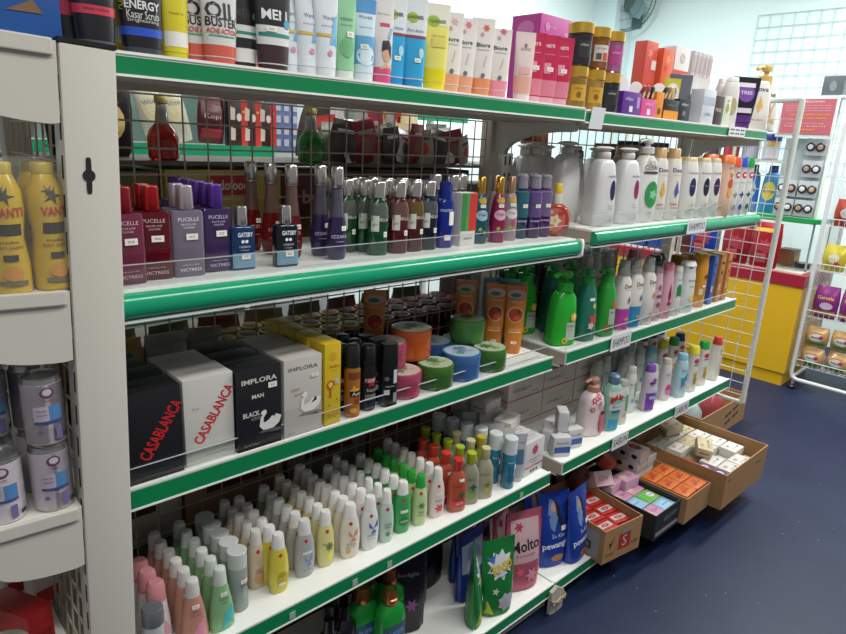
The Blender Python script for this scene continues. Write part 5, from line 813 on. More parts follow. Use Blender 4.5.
gsl = pumpb(0.062, 0.232, '#1f6a58', '#2a9440', [('r', -0.008, 0.010, 0.128, 0.137, PRICE), ('e', 0.010, 0.112, 0.006, 0.009, '#b8b47c'), ('p', star(0.010, 0.07, 0.020, 5, 0.55), '#b8483c'), ('p', star(0.002, 0.05, 0.014, 5, 0.55), '#c9b4ac')], 0.048, 0.15, 0.055)
gsg = pumpb(0.062, 0.228, '#2a8f34', '#2f9a3a', [('r', -0.006, 0.018, 0.04, 0.09, '#9ab09a'), ('e', 0.012, 0.105, 0.008, 0.010, '#c2502c'), ('e', -0.008, 0.03, 0.010, 0.010, '#b8402c'), ('t', 'Herb', 0.006, 0.08, 0.02, 0.006, '#2a4a3c')], 0.048, 0.15, 0.055)
g3 = 'green herbal pump bottles on the third shelf'
place('gps', gps, 1.180, -0.240, Y3, 'bright green herbal pump bottle with daisy label at the shelf corner', 'bottle', g3); place('gps', None, 1.170, -0.165, Y3, 'bright green herbal pump bottle behind the corner one', 'bottle', g3); place('gps', None, 1.165, -0.085, Y3, 'bright green herbal pump bottle, third from the corner going back', 'bottle', g3)
place('gsl', gsl, 1.279, -0.255, Y3, 'dark teal pump bottle with green pump and red blossom', 'bottle', g3); place('gsl', None, 1.265, -0.190, Y3, 'dark teal pump bottle behind the blossom-marked front one', 'bottle', g3); place('gsl', None, 1.255, -0.120, Y3, 'dark teal pump bottle, rearmost of the teal ones', 'bottle', g3)
place('gsg', gsg, 1.378, -0.262, Y3, 'mid green pump bottle with small orange fruit, beside the pump-less white bottles', 'bottle', g3); place('gsg', None, 1.365, -0.190, Y3, 'mid green pump bottle behind the fruit-marked one', 'bottle', g3)
def dwash(c1, ink, h=0.232): 
    it = [('t', '*Dove', 0.006, 0.150, 0.034, 0.015, '#7a6448'), ('t', 'nutritive', 0.006, 0.138, 0.028, 0.004, '#a98a64'), ('p', [(0.010, 0.09), (0.016, 0.10), (0.012, 0.118), (0.006, 0.105)], ink), ('r', 0.0, 0.022, 0.036, 0.044, '#c98a6c')]
    secs = [(0, 0.024, 0.020, 3), (0.004, 0.0265, 0.022, 3), (0.09, 0.0265, 0.022, 3), (0.165, 0.0235, 0.0205, 2.8), (0.178, 0.018, 0.017, 2.4), (0.182, 0.0155, 0.0155, 2)]
    def f():
        r = thing('shampoo_bottle'); G().loft(secs, plas('#d3d0ca'), 22).build('body', r)
        if c1: g = G(); band(g, secs, 0.004, 0.075, plas(c1), 0.0004, 22); g.build('colour_band', r)
        G().lathe([(0.016, 0.1825), (0.0165, 0.184), (0.0165, 0.205), (0.0145, 0.206), (0.0145, h - 0.003), (0.013, h)], plas('#c4c1ba'), 20).build('cap', r); finish(r, secs, it); return r
    return f
g4 = 'white shampoo bottles with stepped caps'
place('dw1', dwash('#a83c92', '#8c2f5a'), 1.479, -0.257, Y3, 'white shampoo bottle fading to magenta at the foot', 'bottle', g4); place('dw2', dwash('#2f7fa8', '#2a5f8a'), 1.546, -0.262, Y3, 'white shampoo bottle fading to blue at the foot', 'bottle', g4); place('dw3', dwash(None, '#c2702c'), 1.620, -0.268, Y3, 'white shampoo bottle with orange drop and plain foot', 'bottle', g4)
for i, (x, y) in enumerate([(1.440, -0.195), (1.500, -0.190), (1.565, -0.195), (1.400, -0.120), (1.470, -0.115), (1.540, -0.120), (1.615, -0.140)]): place('dw3', None, x, y, Y3, 'greyed white shampoo bottle in the shaded rear, %s rear rank, %s' % (('nearer', 'nearer', 'nearer', 'deeper', 'deeper', 'deeper', 'deeper')[i], ('first', 'second', 'third', 'first', 'second', 'third', 'fourth')[i]), 'bottle', g4)
place('p3a', shampoo(0.038, 0.190, '#c4adb0', '#9a7a80', [('p', star(0, 0.12, 0.014, 6), '#9c4a60'), ('p', star(0, 0.06, 0.014, 6), '#7a4a50'), ('e', 0, 0.09, 0.012, 0.006, '#8a3f5a')], 0.1, 0.034, neck=0.8), 1.690, -0.268, Y3, 'slim floral-patterned bottle beside the orange-drop bottle', 'bottle')
place('p3b', shampoo(0.046, 0.200, '#cf9fac', '#c2647c', [('p', [(0.0, 0.05), (0.010, 0.08), (0.004, 0.13), (-0.004, 0.09)], '#7c2038'), ('r', -0.004, 0.012, 0.05, 0.06, '#7c2038')], 0.13, 0.036, neck=0.85), 1.758, -0.270, Y3, 'pink shampoo bottle with dark red strand', 'bottle'); place('p3b', None, 1.720, -0.200, Y3, 'pink shampoo bottle behind, its rose cap highest', 'bottle', sc=(1, 1, 1.15))
place('p3c', shampoo(0.038, 0.182, '#cfcfca', '#b8b0a4', [('p', [(-0.010, 0.07), (0.010, 0.07), (0.011, 0.11), (0, 0.12), (-0.011, 0.11)], '#1f7a44'), ('t', 'herb', 0, 0.135, 0.02, 0.005, '#1f7a44')], 0.12, 0.034, neck=0.85), 1.826, -0.274, Y3, 'white shampoo bottle with a green shield', 'bottle')
st = shampoo(0.062, 0.190, '#ccd0cf', '#cfd2d0', [('t', 'Shinzui', 0.002, 0.122, 0.034, 0.008, '#3a3f44'), ('t', 'kira', 0.004, 0.10, 0.02, 0.005, '#3a3f44'), ('e', 0.008, 0.055, 0.012, 0.012, '#d8c47c'), ('r', -0.018, -0.004, 0.168, 0.172, '#20262c')], 0.08, 0.042, neck=0.9)
place('st', st, 1.917, -0.270, Y3, 'white lotion bottle with a pale yellow disc', 'bottle', 'black-topped white lotion bottles')
for i, (x, y) in enumerate([(1.875, -0.205), (1.930, -0.195), (1.890, -0.140)]): place('stb', shampoo(0.05, 0.200, '#2f7a80', '#1c2026', [('r', -0.014, 0.014, 0.05, 0.12, '#9ab4b4')], 0.12, 0.042, neck=0.95), x, y, Y3, 'teal bottle with black top behind the yellow-disc bottle, %s' % ('nearest it', 'second from it', 'third from it')[i].replace('nearest it', 'next to it'), 'bottle', 'teal black-topped bottles')
yb = lambda w, c, ink: mk_box('shampoo_box', w, 0.045, 0.195, c, [('p', star(0.0, 0.12, w * 0.28, 5, 0.5), ink), ('r', -w * 0.3, w * 0.1, 0.05, 0.075, '#c9b08c'), ('r', -w * 0.35, w * 0.3, 0.155, 0.165, ink)])
place('yb1', shampoo(0.050, 0.208, '#c8892c', '#d0922e', [('p', star(0.008, 0.12, 0.013, 4, 0.5), '#5a2f1c'), ('r', -0.018, 0.0, 0.05, 0.075, '#cdbba0'), ('r', -0.006, 0.008, 0.08, 0.088, PRICE)], 0.03, 0.04, neck=0.95), 2.045, -0.262, Y3, 'amber shampoo bottle, tallest near the bay end', 'bottle')
place('yb2', yb(0.036, '#2a4f9c', '#1c2f5c'), 2.125, -0.262, Y3, 'blue narrow box next to the amber bottle', 'box'); place('yb3', yb(0.042, '#a8702c', '#3a2218'), 2.195, -0.262, Y3, 'brown-orange narrow box with green base', 'box'); place('yb4', yb(0.036, '#b8742c', '#8c2f20'), 2.258, -0.262, Y3, 'brown-orange narrow box, last at the bay end', 'box')
for i, x in enumerate([1.985, 2.065, 2.15, 2.225]): place('yb5', yb(0.05, '#a87a34', '#6a3f20'), x, -0.200, Y3, 'ochre shampoo box in the second rank, %s from the amber bottle' % ('first', 'second', 'third', 'fourth')[i], 'box', 'ochre shampoo boxes')
place('grb', mk_box('hair_dye_box', 0.040, 0.04, 0.165, '#3c3a38', [('r', -0.015, 0.015, 0.06, 0.15, '#7a6a5c'), ('e', 0, 0.11, 0.010, 0.018, '#b89a84')]), 2.300, -0.225, Y3, 'dark grey narrow box at the very end of the third shelf', 'box')
# ---------------------------------------------------------------- second bay, shelf four: body washes
Y4 = L2['s4'] + 0.0005
flo = []
for x, z, r in [(-0.014, 0.128, 0.017), (0.004, 0.140, 0.014), (-0.020, 0.098, 0.013), (0.018, 0.032, 0.014), (0.010, 0.05, 0.010), (0.006, 0.118, 0.010)]: flo += [('p', star(x, z, r, 6, 0.45), '#c24a5c'), ('e', x, z, r * 0.25, r * 0.25, '#d8b0b4')]
luxs = [(0, 0.036, 0.024, 3), (0.004, 0.040, 0.027, 3), (0.05, 0.040, 0.027, 3), (0.11, 0.038, 0.026, 3), (0.135, 0.033, 0.024, 2.6), (0.148, 0.020, 0.018, 2.2), (0.151, 0.016, 0.016, 2)]
place('lux', mk_bottle('pump_bottle', luxs, plas('#d8ccca', 0.22), None, None, [*flo, ('p', [(0.010, 0.010), (0.034, 0.010), (0.034, 0.09), (0.008, 0.078)], '#c0606c'), ('r', 0.008, 0.034, 0.080, 0.092, '#5a2f30'), ('t', 'LUX', 0.018, 0.105, 0.034, 0.014, '#201c20')], None, pump_top(0.151, '#b98a74', 0.1, 1.05, 0.034)), 1.372, -0.264, Y4, 'white pump body wash with red flowers and rose-brown pump', 'bottle')
place('bio', mk_bottle('body_wash_bottle', [(0, 0.022, 0.018, 3), (0.004, 0.025, 0.020, 3), (0.06, 0.027, 0.021, 2.8), (0.12, 0.031, 0.022, 2.6), (0.150, 0.030, 0.021, 2.4), (0.166, 0.018, 0.016, 2)], plas('#8fb8a8', 0.22), [(0.1665, 0.0155, 0.0155, 2), (0.17, 0.0165, 0.0165, 2), (0.192, 0.016, 0.016, 2), (0.199, 0.010, 0.010, 2)], plas('#5f7f98'), [('r', -0.026, 0.026, 0.006, 0.045, '#3f96b4'), ('r', -0.027, 0.027, 0.045, 0.068, '#7fb09c'), ('r', -0.028, 0.028, 0.125, 0.145, '#d8d4d0'), ('p', [(-0.028, 0.13), (-0.004, 0.138), (-0.002, 0.118), (-0.022, 0.100)], '#b82f24'), ('p', [(0.028, 0.13), (0.004, 0.138), (0.002, 0.118), (0.024, 0.104)], '#b82f24'), ('r', -0.024, 0.024, 0.079, 0.100, '#ccd4d0'), ('t', 'Biore', 0.0, 0.092, 0.034, 0.010, '#2f5a9a'), ('r', -0.018, 0.014, 0.070, 0.077, '#2f6a9a'), ('t', 'pure mild', 0.0, 0.060, 0.026, 0.004, '#2f5a9a')]), 1.457, -0.288, Y4, 'blue-green body wash with a big red bow', 'bottle')
def bw(c, ink, capc, items=(), w=0.042, h=0.160, foot=None): return shampoo(w, h, c, capc, [*([('r', -w * 0.45, w * 0.45, 0.006, h * 0.42, foot)] if foot else []), ('t', 'Biore', 0, h * 0.64, w * 0.6, 0.008, ink), ('t', 'body foam', 0, h * 0.57, w * 0.6, 0.003, ink), *items], 0.14, w * 0.75, neck=0.72)
place('bwa', bw('#c9c6bc', '#2f7a4c', '#aaa9a0', [('r', 0.002, 0.012, 0.05, 0.11, '#5f9a6c'), ('p', star(0, 0.035, 0.010, 5), '#c98a5c')]), 1.530, -0.285, Y4, 'white body wash with green upright script beside the bow bottle', 'bottle')
place('bwb', bw('#c6cac4', '#6a7a84', '#b4b4aa', [('p', star(0.002, 0.05, 0.013, 6), '#6a9ac0'), ('r', 0.008, 0.014, 0.06, 0.12, '#5f9a7c')], w=0.046, h=0.175), 1.640, -0.250, Y4, 'white body wash with a blue snowflake flower', 'bottle')
place('violetw', bw('#c0b4c4', '#5a3a7c', '#7a4aa0', [('e', 0.004, 0.118, 0.009, 0.012, '#7a4a9c'), ('p', star(-0.008, 0.11, 0.008, 4), '#1f1a28'), ('r', -0.012, 0.012, 0.05, 0.062, '#b8a4cc')], w=0.046, h=0.175, foot='#6a3a98'), 1.716, -0.285, Y4, 'white body wash with violet cap and foot', 'bottle')
place('bwc', bw('#c2c2c8', '#4a5a94', '#b4b4b0', [('r', -0.012, 0.014, 0.02, 0.055, '#7a94b8'), ('p', star(0.004, 0.04, 0.008, 5), '#3a5a8c')], h=0.155), 1.785, -0.262, Y4, 'white body wash with a grey-blue panel', 'bottle')
place('bwd', bw('#c9c0c2', '#4a4a7c', '#b4b2ac', [('e', 0.002, 0.045, 0.013, 0.022, '#b83f7c'), ('r', -0.010, 0.012, 0.03, 0.045, '#cf6aa0')], h=0.165), 1.868, -0.272, Y4, 'white body wash with a hot pink label', 'bottle')
place('bwe', bw('#a9c4cc', '#2f5f94', '#7fb0c4', [('p', [(-0.016, 0.08), (0.016, 0.105), (0.018, 0.06), (-0.012, 0.04)], '#2f84a8'), ('e', 0.010, 0.06, 0.008, 0.012, '#c9b4a4')], w=0.050, h=0.175), 1.950, -0.292, Y4, 'pale blue body wash with a teal wave', 'bottle')
lbw = lambda c: shampoo(0.046, 0.188, '#cfcdc4', c, [('e', 0.0, 0.130, 0.013, 0.010, '#b82f3c'), ('r', -0.012, 0.012, 0.112, 0.116, '#2f5a9a'), ('p', star(0.0, 0.075, 0.014, 5, 0.5), '#b89a4c'), ('e', 0.0, 0.05, 0.009, 0.018, '#a88a3c')], 0.17, 0.036, neck=0.85)
place('lwy', lbw('#cfc42a'), 2.045, -0.292, Y4, 'white body wash with slanted yellow cap in front', 'bottle'); place('lwg', lbw('#22933a'), 2.150, -0.285, Y4, 'white body wash with green cap near the bay end', 'bottle'); place('lwr', lbw('#c2382a'), 2.262, -0.292, Y4, 'white body wash with red cap, set apart near the bay end', 'bottle', rz=0.6)
for i, (c, x, y) in enumerate([('#cfc42a', 2.000, -0.222), ('#22933a', 2.085, -0.225), ('#1f2a7c', 2.030, -0.150), ('#1f2a7c', 2.110, -0.150), ('#1f2a7c', 2.170, -0.215), ('#1f2a7c', 2.190, -0.145)]):
    place('lw' + {'#cfc42a': 'y', '#22933a': 'g', '#1f2a7c': 'b'}[c], lbw(c), x, y, Y4, 'white body wash with %s cap behind, %s' % ({'#cfc42a': 'yellow', '#22933a': 'green', '#1f2a7c': 'navy'}[c], ['second rank', 'second rank', 'rear rank start', 'rear rank middle', 'second rank end', 'rear rank end'][i]), 'bottle', 'coloured-cap body washes')
for i, (x, y) in enumerate([(1.600, -0.190), (1.668, -0.185), (1.735, -0.215), (1.800, -0.200), (1.868, -0.205), (1.640, -0.120), (1.710, -0.125), (1.780, -0.130), (1.850, -0.130)]): place('bwb', None, x, y, Y4, 'white body wash with grey cap in the %s rank, %s from the red-flower pump' % (('second', 'third')[i > 4], ORD[(i % 5) + 0].replace('front', 'first')), 'bottle', 'grey-capped body washes behind')
for i, (x, y) in enumerate([(1.930, -0.215), (1.900, -0.135), (1.960, -0.140)]): place('bwe', None, x, y, Y4, 'pale blue body wash behind the teal wave one, %s' % ('next', 'third', 'second')[i], 'bottle', 'pale blue body washes')
cart = mk_box('soap_carton', 0.185, 0.085, 0.088, '#c4bab2', [('t', 'SOAP BEAUTY', -0.02, 0.055, 0.10, 0.012, '#6a5f68'), ('r', -0.092, 0.092, 0.020, 0.024, '#a8444a'), ('t', '144 pcs', 0.05, 0.035, 0.04, 0.008, '#55505a')], left=[('r', -0.04, 0.04, 0.02, 0.024, '#a8444a'), ('t', 'Soap', 0, 0.05, 0.05, 0.014, '#4a3f5a')])
gc = 'white soap cartons at the back of the fourth shelf'
for i in range(3):
    for k in range(2): place('cart', cart, 1.225 + 0.19 * i, -0.062, Y4 + 0.0885 * k, 'greyish-white soap carton, %s layer, %s from the slotted post' % (('lower', 'upper')[k], ('first', 'second', 'third')[i]), 'box', gc)
# jumble of white packets between the two bays
Z4 = L1['s4'] + 0.0005
wpk = mk_box('cotton_pack', 0.096, 0.046, 0.108, '#cbc8c8', [('p', star(0.0, 0.078, 0.020, 9, 0.55), '#b8405a'), ('t', 'Johnsons', 0.0, 0.050, 0.06, 0.008, '#7a2a3c'), ('t', 'cotton', 0.0, 0.041, 0.036, 0.005, '#7a5a5c'), ('r', -0.044, 0.044, 0.026, 0.030, '#b02f3c'), ('r', -0.018, -0.010, 0.008, 0.018, '#4a4a50'), ('r', -0.004, 0.004, 0.008, 0.018, '#4a4a50'), ('r', 0.010, 0.018, 0.008, 0.018, '#4a4a50')], top=[('t', 'GENTLE', 0, 0.006, 0.06, 0.008, '#8a8a90'), ('t', 'pads', 0, -0.008, 0.04, 0.005, '#8a8a90')], bev=0.004)
for k in range(6): place('wpk', wpk, 1.020 - 0.002 * k, -0.285 + 0.0475 * k, Z4, 'white cotton pack with red flower emblem, %s in its file' % ORD[k], 'pack', 'white cotton packs on the fourth shelf', 0.06)
for i, (x, y, c, l) in enumerate([(0.952, -0.300, '#a8acb0', 'grey-white squeeze tube with a blue panel beside the blue bottle'), (0.955, -0.255, '#c9c6bc', 'cream squeeze tube behind the blue-panel one'), (0.950, -0.215, '#b8b8b4', 'pale squeeze tube, third back near the blue bottles'), (0.945, -0.110, '#b0b0ac', 'pale squeeze tube deep at the back near the cotton packs')]): place('gt%d' % i, tube(0.046, 0.145, c, 0.016, '#b0b0ac', [('r', -0.014, 0.014, 0.055, 0.10, '#4a6a84' if i == 0 else '#b0a89a'), ('t', 'facial', 0, 0.12, 0.03, 0.005, '#3f4a54')]), x, y, Z4, l, 'tube', None, -0.1)
sp = mk_box('soap_box', 0.085, 0.055, 0.034, '#cbc6c0', [('r', -0.042, 0.042, 0.004, 0.008, '#b8a8a0')], top=[('t', 'soap', 0, 0, 0.05, 0.012, '#a8a4a4')], left=[('r', -0.02, 0.02, 0.014, 0.017, '#8a7f7c')])
gw = 'loose white soap boxes heaped between the bays'
for i, (x, y, z, rz) in enumerate([(1.015, -0.20, Z4 + 0.109, 0.35), (1.012, -0.12, Z4 + 0.109, -0.25), (1.005, -0.12, Z4 + 0.1435, 0.15), (1.000, -0.045, Z4 + 0.109, 0.1), (0.998, -0.045, Z4 + 0.1435, -0.1)]): place('sp', sp, x, y, z, 'white soap box on top of the cotton packs, %s' % ('most forward', 'middle pile lower', 'middle pile upper', 'rear pile lower', 'rear pile upper')[i], 'box', gw, rz)
bp = mk_box('cotton_bud_pack', 0.060, 0.034, 0.066, '#c8c6c8', [('r', -0.026, 0.026, 0.014, 0.034, '#3a5a9a'), ('t', 'buds', 0, 0.048, 0.04, 0.009, '#5a6a8a')], bev=0.006)
for i, (x, y, z, rz, l) in enumerate([(1.160, -0.300, Y4, -0.5, 'white cotton bud pack with blue label at the second bay corner'), (1.175, -0.245, Y4, 0.4, 'white cotton bud pack behind the corner one'), (1.240, -0.290, Y4, -0.3, 'white cotton bud pack with blue label beside the red-flower pump'), (1.245, -0.205, Y4, 0.2, 'white cotton bud pack lying further back'), (1.200, -0.270, Y4 + 0.0665, 0.8, 'white cotton bud pack thrown on top of the others')]): place('bp', bp, x, y, z, l, 'pack', 'cotton bud packs', rz)
# handwritten paper tags on the rails
def tagp(name, x, y, z, w, h, txt, label, rz=0.0, tilt=0.0):
    r = thing(name, label, 'paper tag', (x, y, z), rz); r.rotation_euler = (tilt, 0, rz)
    G().box(-w / 2, w / 2, -0.0012, 0, -h / 2, h / 2, paper('#d8d8da')).build('paper', r, smooth=False)
    if txt: art(G(), flat(-0.0012), [('t', txt, 0, 0, w * 0.84, h * 0.52, 0.0, '#33363c')]).build('handwriting', r, smooth=False)
tagp('price_tag', 1.705, -0.369, Y2 - 0.018, 0.135, 0.046, 'SHAMPOO', 'handwritten shampoo tag on the second shelf rail')
tagp('price_tag', 1.412, -0.3165, Y3 - 0.016, 0.120, 0.052, 'SHAMPOO', 'handwritten shampoo tag on the third shelf rail', 0.0)
tagp('price_tag', 1.438, -0.3495, Y4 - 0.016, 0.100, 0.050, 'SABUN', 'handwritten soap tag under the red-flower pump bottle', 0.0)
tagp('price_tag', 1.880, -0.3495, Y4 - 0.018, 0.110, 0.050, 'SABUN', 'handwritten soap tag under the hot pink body wash', 0.0)
tagp('price_tag', 1.137, -0.3095, ZT - 0.020, 0.062, 0.055, '', 'blank crumpled paper tag on the top rail joint', 0.0, 0.12)
tagp('price_tag', 2.040, -0.3095, ZT - 0.016, 0.140, 0.034, '== == ==', 'patterned paper tag at the end of the top rail', 0.0)
for i, x in enumerate([0.185, 0.345, 0.445, 0.93]): tag(G().box(x - 0.007, x + 0.007, -0.3425, -0.3412, Z4 - 0.030, Z4 - 0.014, paper('#8fae9c')).build('price_label', smooth=False), 'tiny faded price label on the fourth rail, %s from the grey post' % ORD[i].replace('front', 'first'), 'label', 'faded price labels')

# ================================================================ cartons with soap boxes
KR = mat('#a07a52', 0.75, noise=0.08, scale=14); KI = mat('#8a6844', 0.8, noise=0.08, scale=14)
def carton(label, x0, x1, y0, y1, z0, h, rz=0.0, pivot=None, items=(), left=(), wall='#a07a52', hb=None):
    r = thing('cardboard_carton', label, 'carton', ((x0 + x1) / 2, (y0 + y1) / 2, z0), rz); w = (x1 - x0) / 2; d = (y1 - y0) / 2; t = 0.004; m = KR if wall == '#a07a52' else mat(wall, 0.6)
    g = G().box(-w, w, -d, d, 0, t, m).box(-w, w, -d, -d + t, t, h, m).box(-w, w, d - t, d, t, hb or h, m).box(-w, -w + t, -d + t, d - t, t, h, m).box(w - t, w, -d + t, d - t, t, h, m)
    g.box(-w + t, w - t, -d + t, -d + t + 0.001, t, h - 0.002, KI); g.build('walls', r, smooth=False)
    p = G()
    if items: art(p, flat(-d), items)
    if left: art(p, side(-w), left)
    if p.v: p.build('printed_marks', r, smooth=False)
    return r
ZC = L1['base'] + 0.0007
carton('brown carton with red logo and tick marks, filled with red soap boxes', 1.318, 1.510, -0.435, -0.135, ZC, 0.125, -0.14, items=[('p', [(-0.07, 0.07), (-0.062, 0.05), (-0.04, 0.10), (-0.060, 0.064)], '#2a1f18'), ('r', -0.02, 0.04, 0.03, 0.088, '#a82a2a'), ('t', 'S', 0.01, 0.06, 0.024, 0.04, '#c8b0a0'), ('r', -0.01, 0.05, 0.088, 0.108, '#8c8478'), ('t', 'UN', 0.065, 0.04, 0.03, 0.014, '#4a3828'), ('t', 'KOTAK', -0.062, 0.03, 0.04, 0.010, '#4a3828')], left=[('r', -0.13, 0.13, 0.01, 0.105, '#8f8f94'), ('r', 0.02, 0.10, 0.03, 0.06, '#3f3f44'), ('r', 0.03, 0.09, 0.037, 0.053, '#8f8f94')])
carton('black carton with flaps off, holding green and pink soap boxes', 1.556, 1.738, -0.464, -0.12, ZC, 0.100, 0.0, items=[('r', -0.08, 0.085, 0.012, 0.028, '#8a8a88'), ('t', '*GLOWY', 0.02, 0.066, 0.10, 0.02, '#7a7a80')], left=[('r', -0.1, 0.1, 0.02, 0.04, '#26262a')], wall='#1f2126')
carton('brown carton packed with orange soap boxes and long white cartons', 1.745, 1.940, -0.484, -0.10, ZC, 0.105, 0.0)
carton('big light brown carton filled with white and cream boxes', 1.956, 2.372, -0.530, -0.125, ZC, 0.148, 0.0, items=[('p', star(-0.17, 0.115, 0.012, 6), '#a03a2c'), ('t', 'TOP', 0.12, 0.10, 0.05, 0.012, '#6a4a34')])
cE = carton('brown carton on the floor behind the grid panel, with bagged goods', 2.60, 3.17, -0.155, 0.18, 0.0, 0.155, 0.0, items=[('t', '== ==', 0.10, 0.08, 0.16, 0.06, 0.2, '#4a3828')], left=[('t', 'INDO MIE', -0.01, 0.11, 0.18, 0.035, '#a03a2c'), ('r', -0.10, 0.12, 0.06, 0.09, '#3a2f28'), ('r', 0.0, 0.08, 0.095, 0.12, '#5a6a3c')])
def sbx(key, w, d, h, col, topc, x, y, z, rz, label, group, tilt=None, extra=(), lft=()):
    place(key, mk_box('soap_box', w, d, h, col, front=list(extra), left=list(lft), top=topc), x, y, z, label, 'box', group, rz, tilt)
zr = ZC + 0.005
tr = [('r', -0.030, 0.030, -0.012, 0.012, '#b8b4b0'), ('e', 0, 0, 0.018, 0.008, '#a02a34'), ('t', 'GIV', 0, 0, 0.02, 0.008, '#c8c0bc')]
i = 0
for a in range(2):
    for b in range(4):
        for l in range(3):
            sbx('srd', 0.078, 0.052, 0.030, '#b02a24', tr, 1.372 + 0.082 * a + 0.010 * b, -0.375 + 0.058 * b, zr + 0.0305 * l, -0.14 + (random.uniform(-.06, .06) if l == 2 else 0), 'red soap box in the logo carton, %s row, %s from the aisle, %s layer' % (('near', 'far')[a], ORD[b].replace('front', 'first'), ('bottom', 'middle', 'top')[l]), 'red soap boxes in the logo carton')
tg = [('r', -0.040, 0.0, -0.025, 0.025, '#5fae3c'), ('e', 0.015, 0, 0.018, 0.014, '#d8d4d0'), ('t', 'Glowy', 0.014, 0.0, 0.034, 0.010, '#2a6a8a')]; tp = [('e', -0.022, 0.0, 0.014, 0.016, '#d0b49c'), ('r', 0.0, 0.04, -0.02, 0.02, '#c08aa4'), ('t', 'GIV', 0.018, 0, 0.03, 0.014, '#7a2f5a')]; tb = [('r', -0.03, 0.02, -0.014, 0.016, '#9ac0d8'), ('t', 'white', 0, 0, 0.04, 0.01, '#2a5a8a')]
pal = [('sgr', '#7ab05c', tg, 'green'), ('spk', '#c29ab0', tp, 'pink'), ('sbl', '#8fb4cc', tb, 'sky blue')]
for b in range(4):
    for a in range(2):
        for l in range(2):
            k, c, t, nme = pal[(a + b + l) % 3] if b < 2 else pal[1]
            sbx(k, 0.082, 0.060, 0.038, c, t, 1.605 + 0.086 * a, -0.425 + 0.065 * b, zr + 0.0385 * l + (0.0 if b < 2 else 0.0), random.uniform(-.03, .03), '%s soap box in the black carton, %s file, %s from the aisle, %s layer' % (nme, ('first', 'second')[a], ORD[b].replace('front', 'first'), ('lower', 'upper')[l]), 'soap boxes in the black carton')
for a in range(2): sbx('spk', 0, 0, 0, '', None, 1.605 + 0.086 * a, -0.245 - 0.02 * a, zr + 0.078, 0.1 - 0.2 * a, 'pink soap box sitting highest in the black carton, %s' % ('over the first file', 'over the second file')[a], 'soap boxes in the black carton')
to = [('p', [(-0.03, -0.02), (0.0, -0.01), (0.03, 0.018), (0.0, 0.02)], '#b8481c'), ('t', 'papaya', 0.0, -0.006, 0.05, 0.009, '#7a3a1c')]
for b in range(3):
    for a in range(2):
        for l in range(3): sbx('sor', 0.084, 0.058, 0.034, '#c8682c', to, 1.797 + 0.087 * a, -0.445 + 0.063 * b, zr + 0.0345 * l, random.uniform(-.04, .04), 'orange soap box in the brown carton, %s file, %s from the aisle, %s layer' % (('first', 'second')[a], ORD[b].replace('front', 'first'), ('bottom', 'middle', 'top')[l]), 'orange soap boxes')
tw = [('e', -0.03, 0.0, 0.028, 0.014, '#b83f4c'), ('p', [(0.02, -0.012), (0.035, -0.004), (0.03, 0.014), (0.018, 0.006)], '#201c20'), ('t', 'shinzui', -0.03, 0.0, 0.04, 0.007, '#d8c8c8'), ('e', 0.06, 0.008, 0.008, 0.006, '#201c20')]
fw_ = [('e', -0.05, 0.022, 0.010, 0.008, '#241c20'), ('e', 0.0, 0.022, 0.010, 0.008, '#241c20'), ('e', 0.05, 0.022, 0.010, 0.008, '#241c20')]
for k in range(3):
    sbx('lwh', 0.075, 0.155, 0.046, '#cfc8c8', [('e', 0.0, -0.03, 0.020, 0.028, '#b83f4c'), ('p', [(0.010, 0.02), (0.024, 0.03), (0.018, 0.05), (0.006, 0.036)], '#201c20'), ('t', 'shinzui', 0.0, -0.03, 0.034, 0.008, '#d8c8c8')], 1.835 + 0.078 * (k % 2) + 0.0, -0.175 if k < 2 else -0.180, zr + 0.078 + (0.0 if k < 2 else 0.0465), 0.02 * k, 'long white soap carton with red oval, %s' % ('beside the orange heap', 'beside the big carton', 'stacked on the other two')[k], 'long white soap cartons', None, (), [('e', -0.05, 0.022, 0.012, 0.009, '#241c20'), ('e', 0.0, 0.022, 0.012, 0.009, '#241c20'), ('e', 0.05, 0.022, 0.012, 0.009, '#241c20')])
for k in range(2): tag(G().rbox(1.795 + 0.078 * k, 1.870 + 0.078 * k, -0.252, -0.104, zr + 0.0005, zr + 0.0775, mat('#cfc8c8', 0.45), 0.002).build('soap_carton'), 'plain white carton under the long white ones, %s' % ('beside the orange heap', 'beside the big carton')[k], 'box')
tc_ = [('e', -0.016, 0.012, 0.011, 0.008, '#b88a7c'), ('p', [(0.018, -0.018), (0.032, -0.014), (0.024, -0.006)], '#201c20'), ('t', 'shinzui', -0.004, -0.012, 0.04, 0.006, '#6a6468')]
for a in range(4):
    for b in range(5):
        for l in range(3 if (a + b) % 5 != 3 else 2):
            if l == 0 and 0 < a < 3 and 0 < b < 4: pass
            cream = (a * 3 + b) % 4 == 1
            x = 2.010 + 0.097 * a; y = -0.485 + 0.072 * b; z = zr + 0.037 * l
            if a == 0 and b < 3 and l == 2: continue
            sbx('swc' if cream else 'sww', 0.092, 0.066, 0.0365, '#c4b890' if cream else '#cfccc4', tc_, x, y, z, random.uniform(-.05, .05) if l == 2 else 0, '%s soap box in the big carton, %s file, %s from the aisle, %s layer' % (('white', 'cream')[cream], ('first', 'second', 'third', 'fourth')[a], ORD[b].replace('front', 'first'), ('bottom', 'middle', 'top')[l]), 'white and cream soap boxes in the big carton')
for i in range(2):
    place('scc', mk_box('soap_box', 0.095, 0.060, 0.036, '#c8bc94', top=tc_, left=[('r', -0.02, 0.02, 0.01, 0.02, '#8a8068')]), 2.13 + 0.07 * i, -0.36 + 0.18 * i, zr + 0.122, 'loose cream soap box lying askew on the big carton heap, %s' % ('toward the aisle', 'toward the wire back')[i], 'box', None, 0.5 - 0.8 * i, tilt=(0.12, -0.12))
